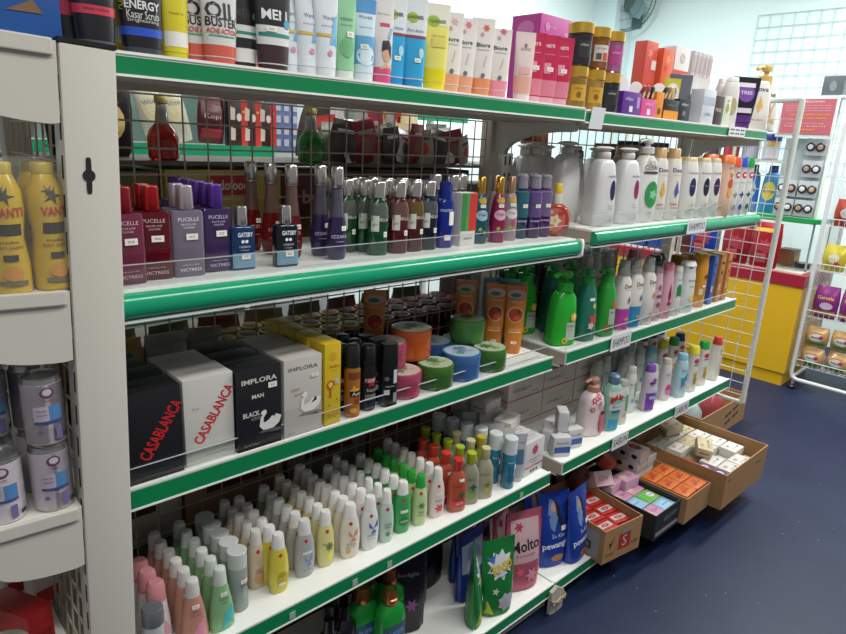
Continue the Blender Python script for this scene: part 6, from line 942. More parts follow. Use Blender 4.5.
for i in range(2): place('pur2', mk_box('sanitary_pack', 0.075, 0.055, 0.040, '#5a3a7c', top=[('e', 0, 0, 0.026, 0.018, '#c8b8d0'), ('t', 'soft', 0, 0, 0.034, 0.010, '#4a2a6a')], bev=0.008), 2.005 + 0.0 * i, -0.485 + 0.062 * i, zr + 0.0745, 'purple and white wrapped pack in the big carton, %s' % ('at its front corner', 'second from the corner')[i], 'pack', None, 0.2)
place('redp', mk_box('soap_pack', 0.09, 0.075, 0.030, '#a8242c', top=[('e', 0.01, 0.01, 0.012, 0.009, '#d08a8c')], bev=0.010), 2.010, -0.345, zr + 0.0745, 'crumpled red wrapped pack in the big carton', 'pack', rz=0.3)
# opened boxes sticking up between cartons and shelf
for i, (x, y, z, c, rz, tl, l) in enumerate([(1.66, -0.10 - 0.08, ZC + 0.135, '#c4502a', 0.5, (0.5, 0.2), 'orange opened soap box tilted up behind the pink ones'), (1.56, -0.215, ZC + 0.125, '#cfb0b4', -0.3, (0.9, 0.1), 'pale pink soap box standing tilted beside the orange opened one'), (1.505, -0.17, ZC + 0.12, '#5a3a30', 0.2, (0.4, -0.2), 'brown soap box tilted in the shade under the soap tag')]): place('op%d' % i, mk_box('soap_box', 0.085, 0.055, 0.045, c, [('t', 'skin', 0, 0.022, 0.05, 0.014, '#8a4a4c')], top=[('t', 'GIV', 0, 0, 0.05, 0.016, '#b86a7c')]), x, y, z, l, 'box', None, rz, tl)
for i, (x, y, z, c, l) in enumerate([(1.40, -0.085, ZC + 0.002, '#a8242c', 'red soft pack in the shade behind the logo carton'), (1.52, -0.070, ZC + 0.002, '#1f1a2c', 'black soft pack in the shade behind the cartons'), (1.66, -0.060, ZC + 0.002, '#27408a', 'navy soft pack in the shade behind the cartons')]): place('sp%d' % i, pouch(0.12, 0.20, 0.05, c, [('e', 0, 0.1, 0.03, 0.04, '#b8a4a0')], 'soft_pack'), x, y, z, l, 'pack')
for i, (x, y, c, l) in enumerate([(2.72, -0.04, '#9ab0ac', 'clear bagged goods with teal print in the floor carton'), (2.83, 0.04, '#b8b0b4', 'whitish bagged goods in the floor carton, middle'), (2.98, -0.05, '#a84a50', 'red and white bagged goods in the floor carton')]): tag(G().loft([(0.006, 0.05, 0.04, 3, x, y), (0.05, 0.075, 0.06, 2.6, x, y), (0.13, 0.07, 0.055, 2.4, x, y), (0.165, 0.045, 0.03, 2.2, x, y), (0.17, 0.01, 0.01, 2, x, y)], foil(c), 20).build('bagged_goods'), l, 'bag')
# ================================================================ goods on the rear side of the run, seen through the wire
def bagm(w, h, d, col, items=(), name='snack_bag', crimp=0.9):
    a = w / 2; b = d / 2
    secs = [(0, a * 0.86, 0.002, 2), (0.010, a * 0.92, b * 0.25, 2), (h * 0.25, a * 0.96, b * 0.9, 2.2), (h * 0.5, a, b, 2.2), (h * 0.75, a * 0.96, b * 0.85, 2.2), (h - 0.012, a * crimp, b * 0.2, 2), (h, a * 0.9, 0.0015, 2)]
    def f():
        r = thing(name); G().loft(secs, foil(col), 22).build('body', r); finish(r, secs, list(items)); return r
    return f
gr_ = 'goods on the rear shelves seen through the wire'
# syrup bottles on the rear's high shelf
def syrup(c, capc='#8a7a3c'):
    def f():
        r = thing('syrup_bottle'); secs = [(0, 0.024, 0.024, 2), (0.004, 0.030, 0.030, 2), (0.045, 0.031, 0.031, 2), (0.060, 0.026, 0.026, 2), (0.075, 0.014, 0.014, 2), (0.112, 0.0105, 0.0105, 2)]
        G().loft(secs, liquid(c), 24).build('body', r); g = G(); band(g, secs, 0.073, 0.112, mat('#b8bcb4', 0.1, 0, 0.5), 0.0003, 24); g.build('clear_neck', r); G().lathe([(0.0115, 0.1125), (0.0135, 0.114), (0.0135, 0.128), (0.012, 0.130)], mat(capc, 0.4, 0.4), 18).build('cap', r); return r
    return f
ZR = 1.3455
place('syr', syrup('#b01c14'), 0.132, 0.060, ZR, 'red syrup bottle behind the wire above the purple bottles', 'bottle', sc=(1, 1, 0.98)); place('syg', syrup('#1f8a1c'), 0.488, 0.060, ZR, 'green syrup bottle behind the wire, brown cap', 'bottle', sc=(1.05, 1.05, 0.98))
place('blkp', bagm(0.17, 0.19, 0.04, '#1c1a1c', [('t', '*ENERGY', 0, 0.13, 0.10, 0.016, '#c8c0b8'), ('e', 0.03, 0.07, 0.035, 0.04, '#c8b06a'), ('p', [(-0.08, 0.09), (0.0, 0.105), (0.06, 0.11), (0.0, 0.088)], '#a82c24')]), 0.02, 0.15, ZR, 'black snack bag with red stroke and yellow disc behind the wire', 'bag', gr_)
cof = mk_box('coffee_box', 0.075, 0.03, 0.155, '#2a1a1a', [('r', 0.012, 0.0375, 0.0, 0.155, '#b82a24'), ('p', [(-0.03, 0.02), (-0.012, 0.02), (-0.010, 0.06), (-0.028, 0.066)], '#c9b8a8'), ('p', [(-0.03, 0.09), (-0.012, 0.09), (-0.010, 0.13), (-0.028, 0.136)], '#c9b8a8'), ('e', 0.004, 0.10, 0.010, 0.014, '#d8ccc0'), ('e', 0.022, 0.12, 0.006, 0.005, '#c9a03c')])
wpl = bagm(0.085, 0.185, 0.03, '#bfc0ae', [('e', 0, 0.11, 0.03, 0.05, '#cfc49a'), ('t', 'White', 0.0, 0.12, 0.05, 0.014, '#4a7aa0')])
# opposite gondola across the next aisle
u3 = thing('shelving_bay', 'teal-backed shelving with one green rail across the rear aisle, holding coffee', 'shelving', (0, 0, 0))
TEAL = mat('#6f8a84', 0.6, noise=0.04, scale=4)
G().box(0.10, 1.04, 1.50, 1.52, 0.0, 1.85, TEAL).build('back_panel', u3, smooth=False)
for z in (1.345, 0.95, 0.55): 
    sh = G().box(0.10, 1.04, 1.20, 1.50, z - 0.022, z, STEELD).build('shelf', u3, smooth=False); G().box(0.10, 1.04, 1.194, 1.20, z - 0.042, z + 0.003, mat('#1fa070', 0.25)).build('price_rail', sh, smooth=False)
u4 = thing('shelving_bay', 'open shelving with a high green rail across the rear aisle', 'shelving', (0, 0, 0))
for z in (1.545, 1.20, 0.80):
    sh = G().box(1.44, 2.22, 1.20, 1.50, z - 0.022, z, STEELD).build('shelf', u4, smooth=False); G().box(1.44, 2.22, 1.194, 1.20, z - 0.042, z + 0.003, mat('#1fa070', 0.25)).build('price_rail', sh, smooth=False)
for x in (1.44, 2.20): G().box(x, x + 0.03, 1.47, 1.50, 0, 1.80, STEEL).build('upright', u4, smooth=False)
def P3(u, v, y): p = at(u, v, y); return p.x, p.z
for i, (u, k, m, l, s) in enumerate([(163, 'wpl', wpl, 'cream and blue snack bag leaning on the shelf across the rear aisle', 1.25), (184, 'wpl', wpl, 'cream snack bag tilted against its twin across the rear aisle', 1.25), (213, 'dkc', bagm(0.10, 0.16, 0.04, '#4a1a20', [('t', 'Kopi', 0, 0.09, 0.06, 0.02, '#b8a89c'), ('r', -0.04, 0.04, 0.02, 0.05, '#8a2028')]), 'dark maroon coffee bag across the rear aisle', 1.15)]):
    x, z = P3(u, 148, 1.26); place(k, m, x, 1.28, 1.352, l, 'bag', None, sc=s, tilt=(0, -0.25 if k == 'wpl' else 0.05))
for i, u in enumerate([238, 252, 267]):
    x, z = P3(u, 148, 1.26)
    for k in range(2 if i < 2 else 1): place('cof', cof, x, 1.27, 1.3455 + 0.235 * k * 0.78, 'red and black coffee box across the rear aisle, %s, %s' % (('first from the maroon bag', 'middle', 'last')[i], ('lower', 'upper')[k]), 'box', 'coffee boxes across the rear aisle', sc=1.15)
place('blue_cal', mk_box('sachet_strip', 0.16, 0.006, 0.34, '#6a7ca8', [('r', -0.07 + 0.04 * a, -0.045 + 0.04 * a, 0.02 + 0.05 * b, 0.05 + 0.05 * b, '#b8bccc') for a in range(4) for b in range(6)]), 1.13, 1.49 - 0.2, 1.33, 'hanging blue and white sachet strips beside the coffee boxes', 'sachets')
place('wpan', mk_box('white_column', 0.30, 0.25, 1.75, '#c8d4d4'), 1.24, 1.42, 0.0005, 'plain white cabinet standing between the two rear-aisle shelves', 'column')  # box standing for the white pillar between the rear shelves
# sachets and snack heap on the high rear shelf (right half)
cols = ['#4a4440', '#9a9a96', '#b83c38', '#c8d0d8', '#d9b85c', '#3a3634', '#8a2f3c', '#d2c49a', '#6a7a6c', '#9a9488', '#c8c8c8', '#7a5a4c']
CN = ['charcoal', 'grey', 'red', 'icy blue', 'mustard', 'black', 'wine', 'sand', 'moss', 'taupe', 'silver', 'brown']
for i in range(34):
    x = 0.575 + 0.0135 * i; y = 0.055 + 0.05 * (i % 3); c = cols[i % 12]
    place('snk' + c, bagm(0.085, 0.115, 0.022, c, [('e', 0, 0.05, 0.018, 0.022, cols[(i + 5) % 12]), ('r', -0.025, 0.025, 0.08, 0.09, cols[(i + 3) % 12])]), x, y, ZR, '%s snack packet with %s patch, high rear shelf, %s rank, %s end' % (CN[i % 12], CN[(i + 5) % 12], ('front', 'middle', 'rear')[i % 3], ('syrup' if i < 12 else 'middle' if i < 24 else 'post')), 'snack packet', 'snack packets on the high rear shelf', random.uniform(-.4, .4), tilt=(random.uniform(-.25, .1), random.uniform(-.3, .3)), sc=random.uniform(0.72, 1.0))
for i in range(12): place('snk' + cols[(i * 5) % 12], None, 0.60 + 0.033 * i, 0.25, ZR, 'large %s packet at back of high rear shelf, %s from the syrup' % (CN[(i * 5) % 12], (ORD + ['eleventh', 'twelfth'])[i].replace('front', 'first')), 'snack packet', 'large packets on the high rear shelf', random.uniform(-.5, .5), tilt=(0.1, random.uniform(-.2, .2)), sc=1.25)
for k in range(4): place('gbx', mk_box('tea_box', 0.105, 0.06, 0.026, '#9aa890', [('t', 'GREEN TEA', 0, 0.013, 0.08, 0.010, '#3a6a4c'), ('r', -0.052, 0.052, 0.0, 0.003, '#c9c08a')]), 0.905 + 0.004 * k, 0.235, ZR + 0.0262 * k, 'flat grey-green tea box, %s of the stack behind the wire' % ('bottom', 'second', 'third', 'top')[k], 'box', 'flat tea boxes')
# cartons on the second rear shelf
place('indo', mk_box('noodle_carton', 0.27, 0.17, 0.162, '#b09a4c', [('r', -0.046, 0.058, 0.108, 0.152, '#a8242a'), ('t', '*Indofood', 0.006, 0.130, 0.085, 0.022, '#d0c4b8'), ('r', -0.135, -0.09, 0.01, 0.12, '#9a843c'), ('e', -0.01, 0.04, 0.05, 0.02, '#8a6a34'), ('t', 'BUMBU', 0.08, 0.05, 0.06, 0.012, '#7a5a2c')]), 0.255, 0.115, 1.1655, 'yellow carton with a red label, behind the wire over the black bottle', 'box')
place('bomb', mk_box('snack_carton', 0.23, 0.17, 0.160, '#5a1f22', [('t', '*bombo', 0.02, 0.10, 0.15, 0.032, '#b88c8c'), ('r', -0.11, 0.11, 0.0, 0.05, '#6a3f2c'), ('e', 0.03, 0.045, 0.05, 0.03, '#8a6a3c')]), 0.50, 0.115, 1.1655, 'dark maroon carton with pale lettering behind the wire', 'box')
place('ind2', mk_box('noodle_carton', 0.24, 0.17, 0.158, '#7a6a3c'), -0.01, 0.125, 1.1655, 'olive-brown carton beside the yellow one behind the wire', 'box')
for i, (x, c, l) in enumerate([(0.73, '#4a2420', 'maroon carton behind the silver-capped bottles'), (0.93, '#2f2a2c', 'charcoal carton behind the gold-capped bottles')]): place('rc%d' % i, mk_box('snack_carton', 0.19, 0.17, 0.165, c, [('r', -0.06, 0.06, 0.05, 0.09, '#7a6a5c')]), x, 0.12, 1.1655, l, 'box')
# jars with gold and red lids on the third rear shelf
def sjar(lid, body):
    def f():
        r = thing('sauce_jar'); G().lathe([(0.024, 0), (0.029, 0.004), (0.029, 0.075), (0.024, 0.085)], mat(body, 0.12), 22).build('body', r)
        G().lathe([(0.026, 0.0855), (0.030, 0.087), (0.030, 0.098), (0.028, 0.100)], mat(lid, 0.5), 22).lathe([(0.022, 0.1001), (0.021, 0.1008)], mat('#3a2018' if lid[1] == '8' else '#6a4a34', 0.7), 20).build('lid', r)
        finish(r, [(0, 0.029, 0.029, 2), (0.08, 0.029, 0.029, 2)], [('r', -0.02, 0.02, 0.02, 0.055, '#8c2420')]); return r
    return f
ZR3 = 0.8155
for i in range(14):
    for j in range(3):
        red = i > 6; x = 0.30 + 0.0625 * i - 0.02 * j; y = 0.060 + 0.065 * j
        if 0.605 < x < 0.0: continue
        place('sjr' if red else 'sjg', sjar('#8a2a30' if red else '#b8a04a', '#2a1412' if red else '#26140f'), x, y, ZR3, '%s-lidded dark sauce jar behind the wire, row %s, %s along' % (('gold', 'red')[red], ('closest to the wire', 'middle', 'rear')[j], ('first second third fourth fifth sixth seventh'.split())[i % 7]), 'jar', 'sauce jars on the rear shelf')
for i, (x, c, w, l) in enumerate([(-0.085, '#b87a4c', 0.10, 'brown bagged biscuits behind the wire beside the grey post'), (0.015, '#c89a5a', 0.12, 'amber bagged biscuits behind the black perfume boxes'), (0.12, '#a8a8a4', 0.10, 'clear bagged goods behind the white perfume box'), (0.21, '#98989a', 0.09, 'dark clear bagged goods behind the swan boxes')]): place('bg%d' % i, bagm(w, 0.15, 0.07, c, [('e', 0, 0.07, 0.025, 0.03, '#7c2c24')], 'bagged_goods'), x, 0.085, ZR3, l, 'bag', gr_, random.uniform(-.3, .3))
for i in range(9): place('nd%d' % (i % 3), bagm(0.115, 0.13, 0.05, ['#7a3f34', '#8a7a5a', '#5f6a4c'][i % 3], [('r', -0.04, 0.04, 0.04, 0.08, '#8a7a6a')], 'noodle_bag'), -0.08 + 0.13 * i, 0.22 + 0.0 * i, ZR3, 'dim food bag along the rear of the jars, %s from the grey post' % ORD[i].replace('front', 'first'), 'bag', 'dim food bags along the rear', random.uniform(-.3, .3))
# cartons closing the view behind the lower shelves
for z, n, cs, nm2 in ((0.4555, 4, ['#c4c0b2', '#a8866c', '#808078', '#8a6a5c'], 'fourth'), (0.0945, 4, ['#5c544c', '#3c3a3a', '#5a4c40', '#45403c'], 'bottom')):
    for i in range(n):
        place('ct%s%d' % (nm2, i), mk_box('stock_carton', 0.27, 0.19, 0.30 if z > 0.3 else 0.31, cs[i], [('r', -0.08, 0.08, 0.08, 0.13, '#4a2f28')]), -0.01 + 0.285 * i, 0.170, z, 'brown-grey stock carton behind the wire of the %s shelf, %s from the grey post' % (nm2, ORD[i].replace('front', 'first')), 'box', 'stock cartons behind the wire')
# behind the second bay
place('rdp', bagm(0.13, 0.155, 0.05, '#6a241c', [('e', 0, 0.10, 0.03, 0.03, '#8a4a2c')]), 1.37, 0.07, ZR, 'dark red bag behind the wire over the white pump bottles', 'bag'); place('rdp', None, 1.25, 0.09, 1.1655, 'dark red bag behind the wire, one shelf lower', 'bag', sc=1.1)
place('rdq', bagm(0.12, 0.07, 0.05, '#5a1c24'), 1.64, 0.10, ZR, 'low maroon bag behind the widest pump heads', 'bag')
place('ppb', mk_box('diaper_pack', 0.20, 0.12, 0.100, '#2f2050', [('t', 'soft', 0, 0.04, 0.10, 0.02, '#6a5a94')]), 2.12, 0.09, ZR, 'dark purple pack behind the wire under the top shelf', 'pack')
place('ppc', mk_box('diaper_pack', 0.16, 0.12, 0.085, '#4a4440', [('r', -0.05, 0.05, 0.02, 0.04, '#6a645c')]), 1.93, 0.09, ZR, 'grey-brown pack beside the dark purple one', 'pack')
for i in range(4): place('cs%d' % i, mk_box('stock_carton', 0.27, 0.2, 0.115, ['#55504a', '#6a3a34', '#4a4640', '#5a5048'][i]), 1.27 + 0.285 * i, 0.16, 1.1655, 'low stock carton behind the white shampoo bottles, %s from the slotted post' % ORD[i].replace('front', 'first'), 'box', 'stock cartons behind the wire')
for z, nm2, h in ((0.8155, 'third', 0.20), (0.4555, 'fourth', 0.27), (0.0945, 'bottom', 0.30)):
    for i in range(3): place('cu%s%d' % (nm2, i), mk_box('stock_carton', 0.27, 0.19, h, ['#4a3230', '#57524e', '#4a3a30'][i], [('r', -0.08, 0.08, h * .3, h * .6, '#6a5248')]), 1.27 + 0.285 * i, 0.150, z, 'stock carton behind the wire of the %s shelf, %s from the slotted post' % (nm2, ORD[i].replace('front', 'first')), 'box', 'stock cartons behind the wire')
# ================================================================ far end: counter, glass case, sign, rack
YEL = mat('#d9ab1c', 0.4, noise=0.04, scale=5)
ct = thing('counter', 'yellow shop counter with a dark red top band and plinth', 'counter', (4.18, 0.95, 0))
cx, cy = 4.18, 0.95
G().box(3.92 - cx, 4.42 - cx, -0.10 - cy, 2.0 - cy, 0.085, 0.643, YEL).build('cabinet_body', ct, smooth=False)
G().box(3.93 - cx, 4.41 - cx, -0.09 - cy, 1.99 - cy, 0.0005, 0.078, YEL).build('plinth', ct, smooth=False)
G().box(3.915 - cx, 4.43 - cx, -0.105 - cy, 2.0 - cy, 0.6435, 0.718, mat('#9a1f34', 0.35)).build('top_band', ct, smooth=False)
G().box(3.95 - cx, 4.40 - cx, -0.07 - cy, 1.95 - cy, 0.7185, 0.728, mat('#cfc8b8', 0.4)).build('worktop', ct, smooth=False)
gc_ = thing('glass_case', 'clear glass display case with a green tray on top, on the yellow counter', 'display case', (4.20, 0.18, 0.7285))
MET = mat('#b8c0c0', 0.3, 0.6); g = G(); y0_, y1_, x0_, x1_, zt = -0.24, 0.24, -0.15, 0.19, 0.30
for y in (y0_, y1_ - 0.01):
    for x in (x0_, x1_): g.box(x, x + 0.010, y, y + 0.010, 0, zt, MET)
for z in (0.0, zt - 0.008):
    g.box(x0_, x1_ + 0.01, y0_, y0_ + 0.008, z, z + 0.008, MET).box(x0_, x1_ + 0.01, y1_ - 0.008, y1_, z, z + 0.008, MET).box(x0_, x0_ + 0.008, y0_, y1_, z, z + 0.008, MET).box(x1_, x1_ + 0.008, y0_, y1_, z, z + 0.008, MET)
g.build('frame', gc_, smooth=False); G().box(x0_ + 0.002, x0_ + 0.005, y0_ + 0.01, y1_ - 0.01, 0.008, zt - 0.008, clear_mat()).build('front_glass', gc_, smooth=False); G().box(x0_ + 0.01, x1_, y0_ + 0.002, y0_ + 0.005, 0.008, zt - 0.008, clear_mat()).build('side_glass', gc_, smooth=False)
gm_ = plas('#1f9a4a', 0.3); G().box(-0.20, 0.20, -0.28, 0.26, zt + 0.0005, zt + 0.006, gm_).box(-0.20, -0.194, -0.28, 0.26, zt + 0.006, zt + 0.028, gm_).box(-0.194, 0.20, -0.28, -0.274, zt + 0.006, zt + 0.028, gm_).box(-0.194, 0.20, 0.254, 0.26, zt + 0.006, zt + 0.028, gm_).build('green_tray', gc_, smooth=False)
place('gcb', mk_box('stationery_box', 0.12, 0.10, 0.10, '#8a5a3a', [('r', -0.04, 0.04, 0.03, 0.06, '#c9a03c')]), 4.20, 0.10, 0.738, 'brown box inside the glass case', 'box'); place('gcd', mk_bottle('tape_roll', [(0, 0.045, 0.045, 2), (0.03, 0.045, 0.045, 2)], plas('#26282c'), None, None), 4.14, -0.01, 0.738, 'black round tape roll inside the glass case', 'tape roll')
def disc_pack(c1, c2):
    def f():
        r = thing('blister_pack'); G().rbox(-0.004, 0.004, -0.054, 0.054, 0, 0.10, mat('#b4babb', 0.25), 0.002).build('card', r)
        Rm = Matrix(((0, 0, -1, 0), (0, 1, 0, 0), (1, 0, 0, 0), (0, 0, 0, 1)))
        for s, c in ((-0.026, c1), (0.027, c2)):
            M2 = Matrix.Translation((-0.0045, s, 0.05)) @ Rm
            G().lathe([(0.025, 0), (0.026, 0.004), (0.022, 0.010)], mat('#3a3430', 0.25), 24, M2).lathe([(0.015, 0.0101), (0.013, 0.013), (0.008, 0.0135)], mat(c, 0.2), 20, M2).build('round_compact', r)
        return r
    return f
for j, zc in enumerate([1.430, 1.302, 1.181, 1.066]):
    for i in range(2 if j > 1 else 1): place('dp%d' % (j % 2), disc_pack('#d0d6d8' if j % 2 else '#b89c84', '#a88c74' if j % 2 else '#d4dadc'), 4.0, 0.010 + 0.115 * i, zc, 'blister pack with two round compacts hung over the green tray, %s tier, %s' % (('top', 'second', 'third', 'lowest')[j], ('beside the rack', 'further in')[i]), 'blister pack', 'blister packs with round compacts')
pr = thing('peg_rack', 'clear-backed peg rack holding the blister packs', 'rack', (4.02, 0.06, 1.058))
G().box(0.0, 0.004, -0.11, 0.13, 0.0, 0.47, mat('#aab4b4', 0.3)).build('back_panel', pr, smooth=False); g = G()
for zc in (1.53, 1.402, 1.281, 1.166):
    for y in (-0.05, 0.065): g.tube([(0.0, y, zc - 1.058 + 0.004), (-0.03, y, zc - 1.058 + 0.004)], 0.002, MET, 6)
g.build('peg_hook', pr)
# shop sign on a white frame
sg = thing('notice_sign', 'dusty red notice board with white and orange lines in a white frame', 'sign', (3.95, 0.08, 1.385))
def sgf(y, z, off): return (-off, -y, z)
wS, zS0, zS1 = 0.155, 0.165, 0.365
G().box(0.0, 0.012, -wS, wS, zS0 - 0.018, zS1 + 0.018, plas('#d0d4d2')).box(-0.004, 0.0, -wS, -wS + 0.012, zS0 - 0.018, zS1 + 0.018, plas('#d0d4d2')).box(-0.004, 0.0, wS - 0.012, wS, zS0 - 0.018, zS1 + 0.018, plas('#d0d4d2')).box(0.012, 0.075, -0.012, 0.012, zS0, zS0 + 0.012, plas('#d0d4d2')).build('frame', sg, smooth=False)
G().box(-0.003, 0.0, -wS + 0.012, wS - 0.012, zS0, zS1, mat('#b45a64', 0.5)).build('board', sg, smooth=False)
ln = [('t', 'PENGUMUMAN', 0.03, 0.350, 0.10, 0.011, '#e0d8d8')] + [('t', 'dilarang membawa barang yang belum dibayar', 0.0, 0.328 - 0.014 * k, 0.25, 0.007, '#d8c4c4') for k in range(3)] + [('t', 'PERIKSA KEMBALI BELANJA', 0.02, 0.275, 0.22, 0.013, '#e0a03c'), ('t', 'ANDA DAN LAINNYA', 0.03, 0.257, 0.16, 0.012, '#e0a03c'), ('t', 'terima kasih atas kunjungan', 0.0, 0.226, 0.20, 0.007, '#d8c4c4'), ('t', 'kasir kami', 0.0, 0.212, 0.22, 0.007, '#d8c4c4'), ('t', 'MAAF', 0.02, 0.192, 0.08, 0.011, '#e0a03c')]
art(G(), sgf, ln, off=0.0036).build('lettering', sg, smooth=False)
# wheeled wire rack
rk = thing('wire_rack', 'white tubular wire rack on feet, filled with snack bags', 'rack', (3.95, -0.13, 0))
TW = mat('#cfd2d2', 0.3); g = G()
ya, yb2, xa, xb = 0.0, -0.62, 0.0, 0.40
def rr(pts, r): g.tube(pts, r, TW, 12)
rr([(xa, ya, 1.62), (xa, ya, 0.11), (xa, ya - 0.008, 0.075), (xa, ya - 0.04, 0.062), (xa, yb2 + 0.04, 0.062), (xa, yb2 + 0.008, 0.075), (xa, yb2, 0.11), (xa, yb2, 1.62)], 0.013)
rr([(xb, ya, 1.62), (xb, ya, 0.062), (xb, yb2, 0.062), (xb, yb2, 1.62)], 0.011); rr([(xa, ya - 0.01, 0.075), (xb, ya, 0.075)], 0.010); rr([(xa, yb2, 0.075), (xb, yb2, 0.075)], 0.010); rr([(xa, ya, 1.62), (xa, yb2, 1.62)], 0.013)
g.build('frame', rk)
for z in (0.15, 0.47, 0.76, 1.03, 1.30):
    gg = wires(G(), lambda x, y: (x, y, z), frange(0.02, 0.39, 0.04), frange(-0.60, -0.02, 0.058), 0.0022, TW)
    gg.tube([(0.0, -0.01, z + 0.045), (0.0, -0.61, z + 0.045)], 0.003, TW, 6)
    for y in frange(-0.60, -0.02, 0.029): gg.tube([(0.0, y, z), (0.0, y, z + 0.045)], 0.0016, TW, 5)
    gg.build('basket_shelf', rk)
wires(G(), lambda x, z: (x, -0.004, z), frange(0.03, 0.38, 0.03), frange(0.2, 1.5, 0.22), 0.0020, TW).build('side_grid', rk)
for y in (-0.02, -0.60):
    G().tube([(0.0, y, 0.060), (0.0, y, 0.03)], 0.010, mat('#8a8a86', 0.4), 10).lathe([(0.008, 0.002), (0.018, 0.004), (0.020, 0.016), (0.012, 0.024)], plas('#1a1a1c'), 16, Matrix.Translation((0, y, 0))).build('foot', rk)
sq = lambda c, band_c, lab: bagm(0.13, 0.125, 0.075, c, [('r', -0.060, 0.060, 0.0 + 0.014, 0.040, band_c), ('e', 0.0, 0.062, 0.040, 0.024, '#cfcac4'), ('t', '*Snack', -0.006, 0.064, 0.046, 0.014, '#20202a'), ('e', 0.026, 0.066, 0.012, 0.012, lab)])
for zr_, nmz in ((0.153, 'lowest shelf'), (0.288, 'lowest shelf, second layer'), (0.473, 'second shelf')):
    for i in range(4):
        if zr_ != 0.473: place('snw', sq('#c49a64', '#1f9a38', '#a82440'), 4.005 + 0.02 * (i % 2), -0.215 - 0.135 * i, zr_, 'green-tan snack bag in wire rack, %s, %s from counter' % (nmz, ORD[i].replace('front', 'first')), 'snack bag', 'snack bags in the wire rack', -math.pi / 2 + random.uniform(-.1, .1), tilt=(0, 0))
        else: place('snp', bagm(0.14, 0.20, 0.07, '#8a2f7c', [('t', '*Garuda', 0, 0.13, 0.09, 0.020, '#e0c040'), ('e', 0.01, 0.08, 0.035, 0.022, '#c9b4cc'), ('r', -0.06, 0.06, 0.02, 0.05, '#d0a03c'), ('t', 'kacang', 0, 0.035, 0.07, 0.014, '#6a1f3c')]), 4.01, -0.22 - 0.145 * i, zr_, 'purple and gold snack bag in the wire rack, %s from the counter' % ORD[i].replace('front', 'first'), 'snack bag', 'purple snack bags', -math.pi / 2)
for i in range(4): place('sny', bagm(0.13, 0.16, 0.06, '#c9b83c', [('e', 0, 0.08, 0.03, 0.03, '#d8d0b0'), ('p', star(0.02, 0.05, 0.02, 5), '#b83a2c')]), 4.02, -0.21 - 0.145 * i, 0.763, 'yellow snack bag in the wire rack, %s from the counter' % ORD[i].replace('front', 'first'), 'snack bag', 'yellow snack bags', -math.pi / 2)
for i, c in enumerate(['#a83c2c', '#3c6a8a', '#8a8f94']): place('snz' + c, bagm(0.13, 0.16, 0.05, c, [('e', 0, 0.08, 0.03, 0.03, '#b8b4b0')]), 4.02, -0.22 - 0.15 * i, 1.033, '%s snack bag on the rack shelf over the yellow ones' % ('rust red', 'steel blue', 'silver')[i], 'snack bag', None, -math.pi / 2)
# grey bag hanging over the sign, orange tray, red and blue goods on the counter
place('gbag', mk_box('speaker_box', 0.12, 0.10, 0.115, '#4a5054', [('e', 0, 0.055, 0.02, 0.03, '#6a7074')], bev=0.008), 4.26, 0.05, 1.789, 'small dark grey box with rounded mark above the sign', 'box', None, -math.pi / 2)
hs = thing('high_shelf', 'narrow steel shelf standing behind the red sign', 'shelf', (4.26, 0.05, 0.7285)); G().box(-0.08, 0.12, -0.14, 0.14, 1.048, 1.0598, STEEL).build('board', hs, smooth=False)
G().box(0.10, 0.12, -0.02, 0.02, 0.31, 1.047, STEEL).build('post', hs, smooth=False)
def rbag(c, c2): return bagm(0.18, 0.285, 0.10, c, [('r', -0.08, 0.08, 0.225, 0.25, c2), ('p', star(0.0, 0.13, 0.06, 9, 0.6), '#a83444'), ('e', -0.03, 0.08, 0.04, 0.03, '#7c1420'), ('r', -0.05, 0.02, 0.03, 0.09, '#b85a64')], 'gift_bag')
for i, (y, c, c2, l, sc_) in enumerate([(0.165, '#9a1420', '#d8a41c', 'red bag with yellow band, standing before the glass case', 1.0), (0.345, '#8f1824', '#d8a41c', 'red bag with yellow band beside the blue bag', 1.0), (0.560, '#1f3f9c', '#27489c', 'big blue bag on the yellow counter', 1.05)]): place('rg%d' % i, rbag(c, c2), 3.950, y, 0.7285, l, 'bag', None, -math.pi / 2, sc=(sc_, 0.55, sc_))
hg = thing('counter_shelf', 'small grey two-board shelf on the counter holding tubs and boxes', 'shelf', (4.10, 0.80, 0.7285))
for z in (0.335, 0.665): G().box(-0.12, 0.12, -0.59, 0.60, z - 0.010, z, STEELD).build('board', hg, smooth=False) if z > 0.4 else G().box(-0.12, 0.12, -0.34, 0.60, z - 0.010, z, STEELD).build('board', hg, smooth=False)
for x in (-0.12, 0.105):
    for y in (-0.33, 0.585): G().box(x, x + 0.015, y, y + 0.015, 0, 0.80, STEELD).build('post', hg, smooth=False)
def tub(b, lid, lab): return mk_bottle('plastic_tub', [(0, 0.042, 0.042, 2), (0.004, 0.048, 0.048, 2), (0.115, 0.050, 0.050, 2)], plas(b), [(0.1155, 0.052, 0.052, 2), (0.15, 0.052, 0.052, 2), (0.154, 0.049, 0.049, 2)], plas(lid), [('r', -0.035, 0.035, 0.085, 0.105, '#c9a03c'), ('r', -0.035, 0.035, 0.01, 0.07, lab)], capn='lid')
for i, (y, b, ld, lb_, l) in enumerate([(0.76, '#1a1c20', '#101014', '#2a2c30', 'black tub with black lid'), (0.64, '#5a5a56', '#6a5a4c', '#3a3a38', 'grey tub with brownish lid'), (0.52, '#8c2424', '#b82828', '#a02c30', 'red tub with yellow-banded label'), (0.40, '#8a8c98', '#1c1c5c', '#9a9ca8', 'silver tub with navy lid'), (0.275, '#a0a4a8', '#1c1c6a', '#b8b8b8', 'pale tub with navy lid')]): place('tub%d' % i, tub(b, ld, lb_), 4.045, y, 1.394, l + ' on the counter shelf', 'tub', None, -1.1)
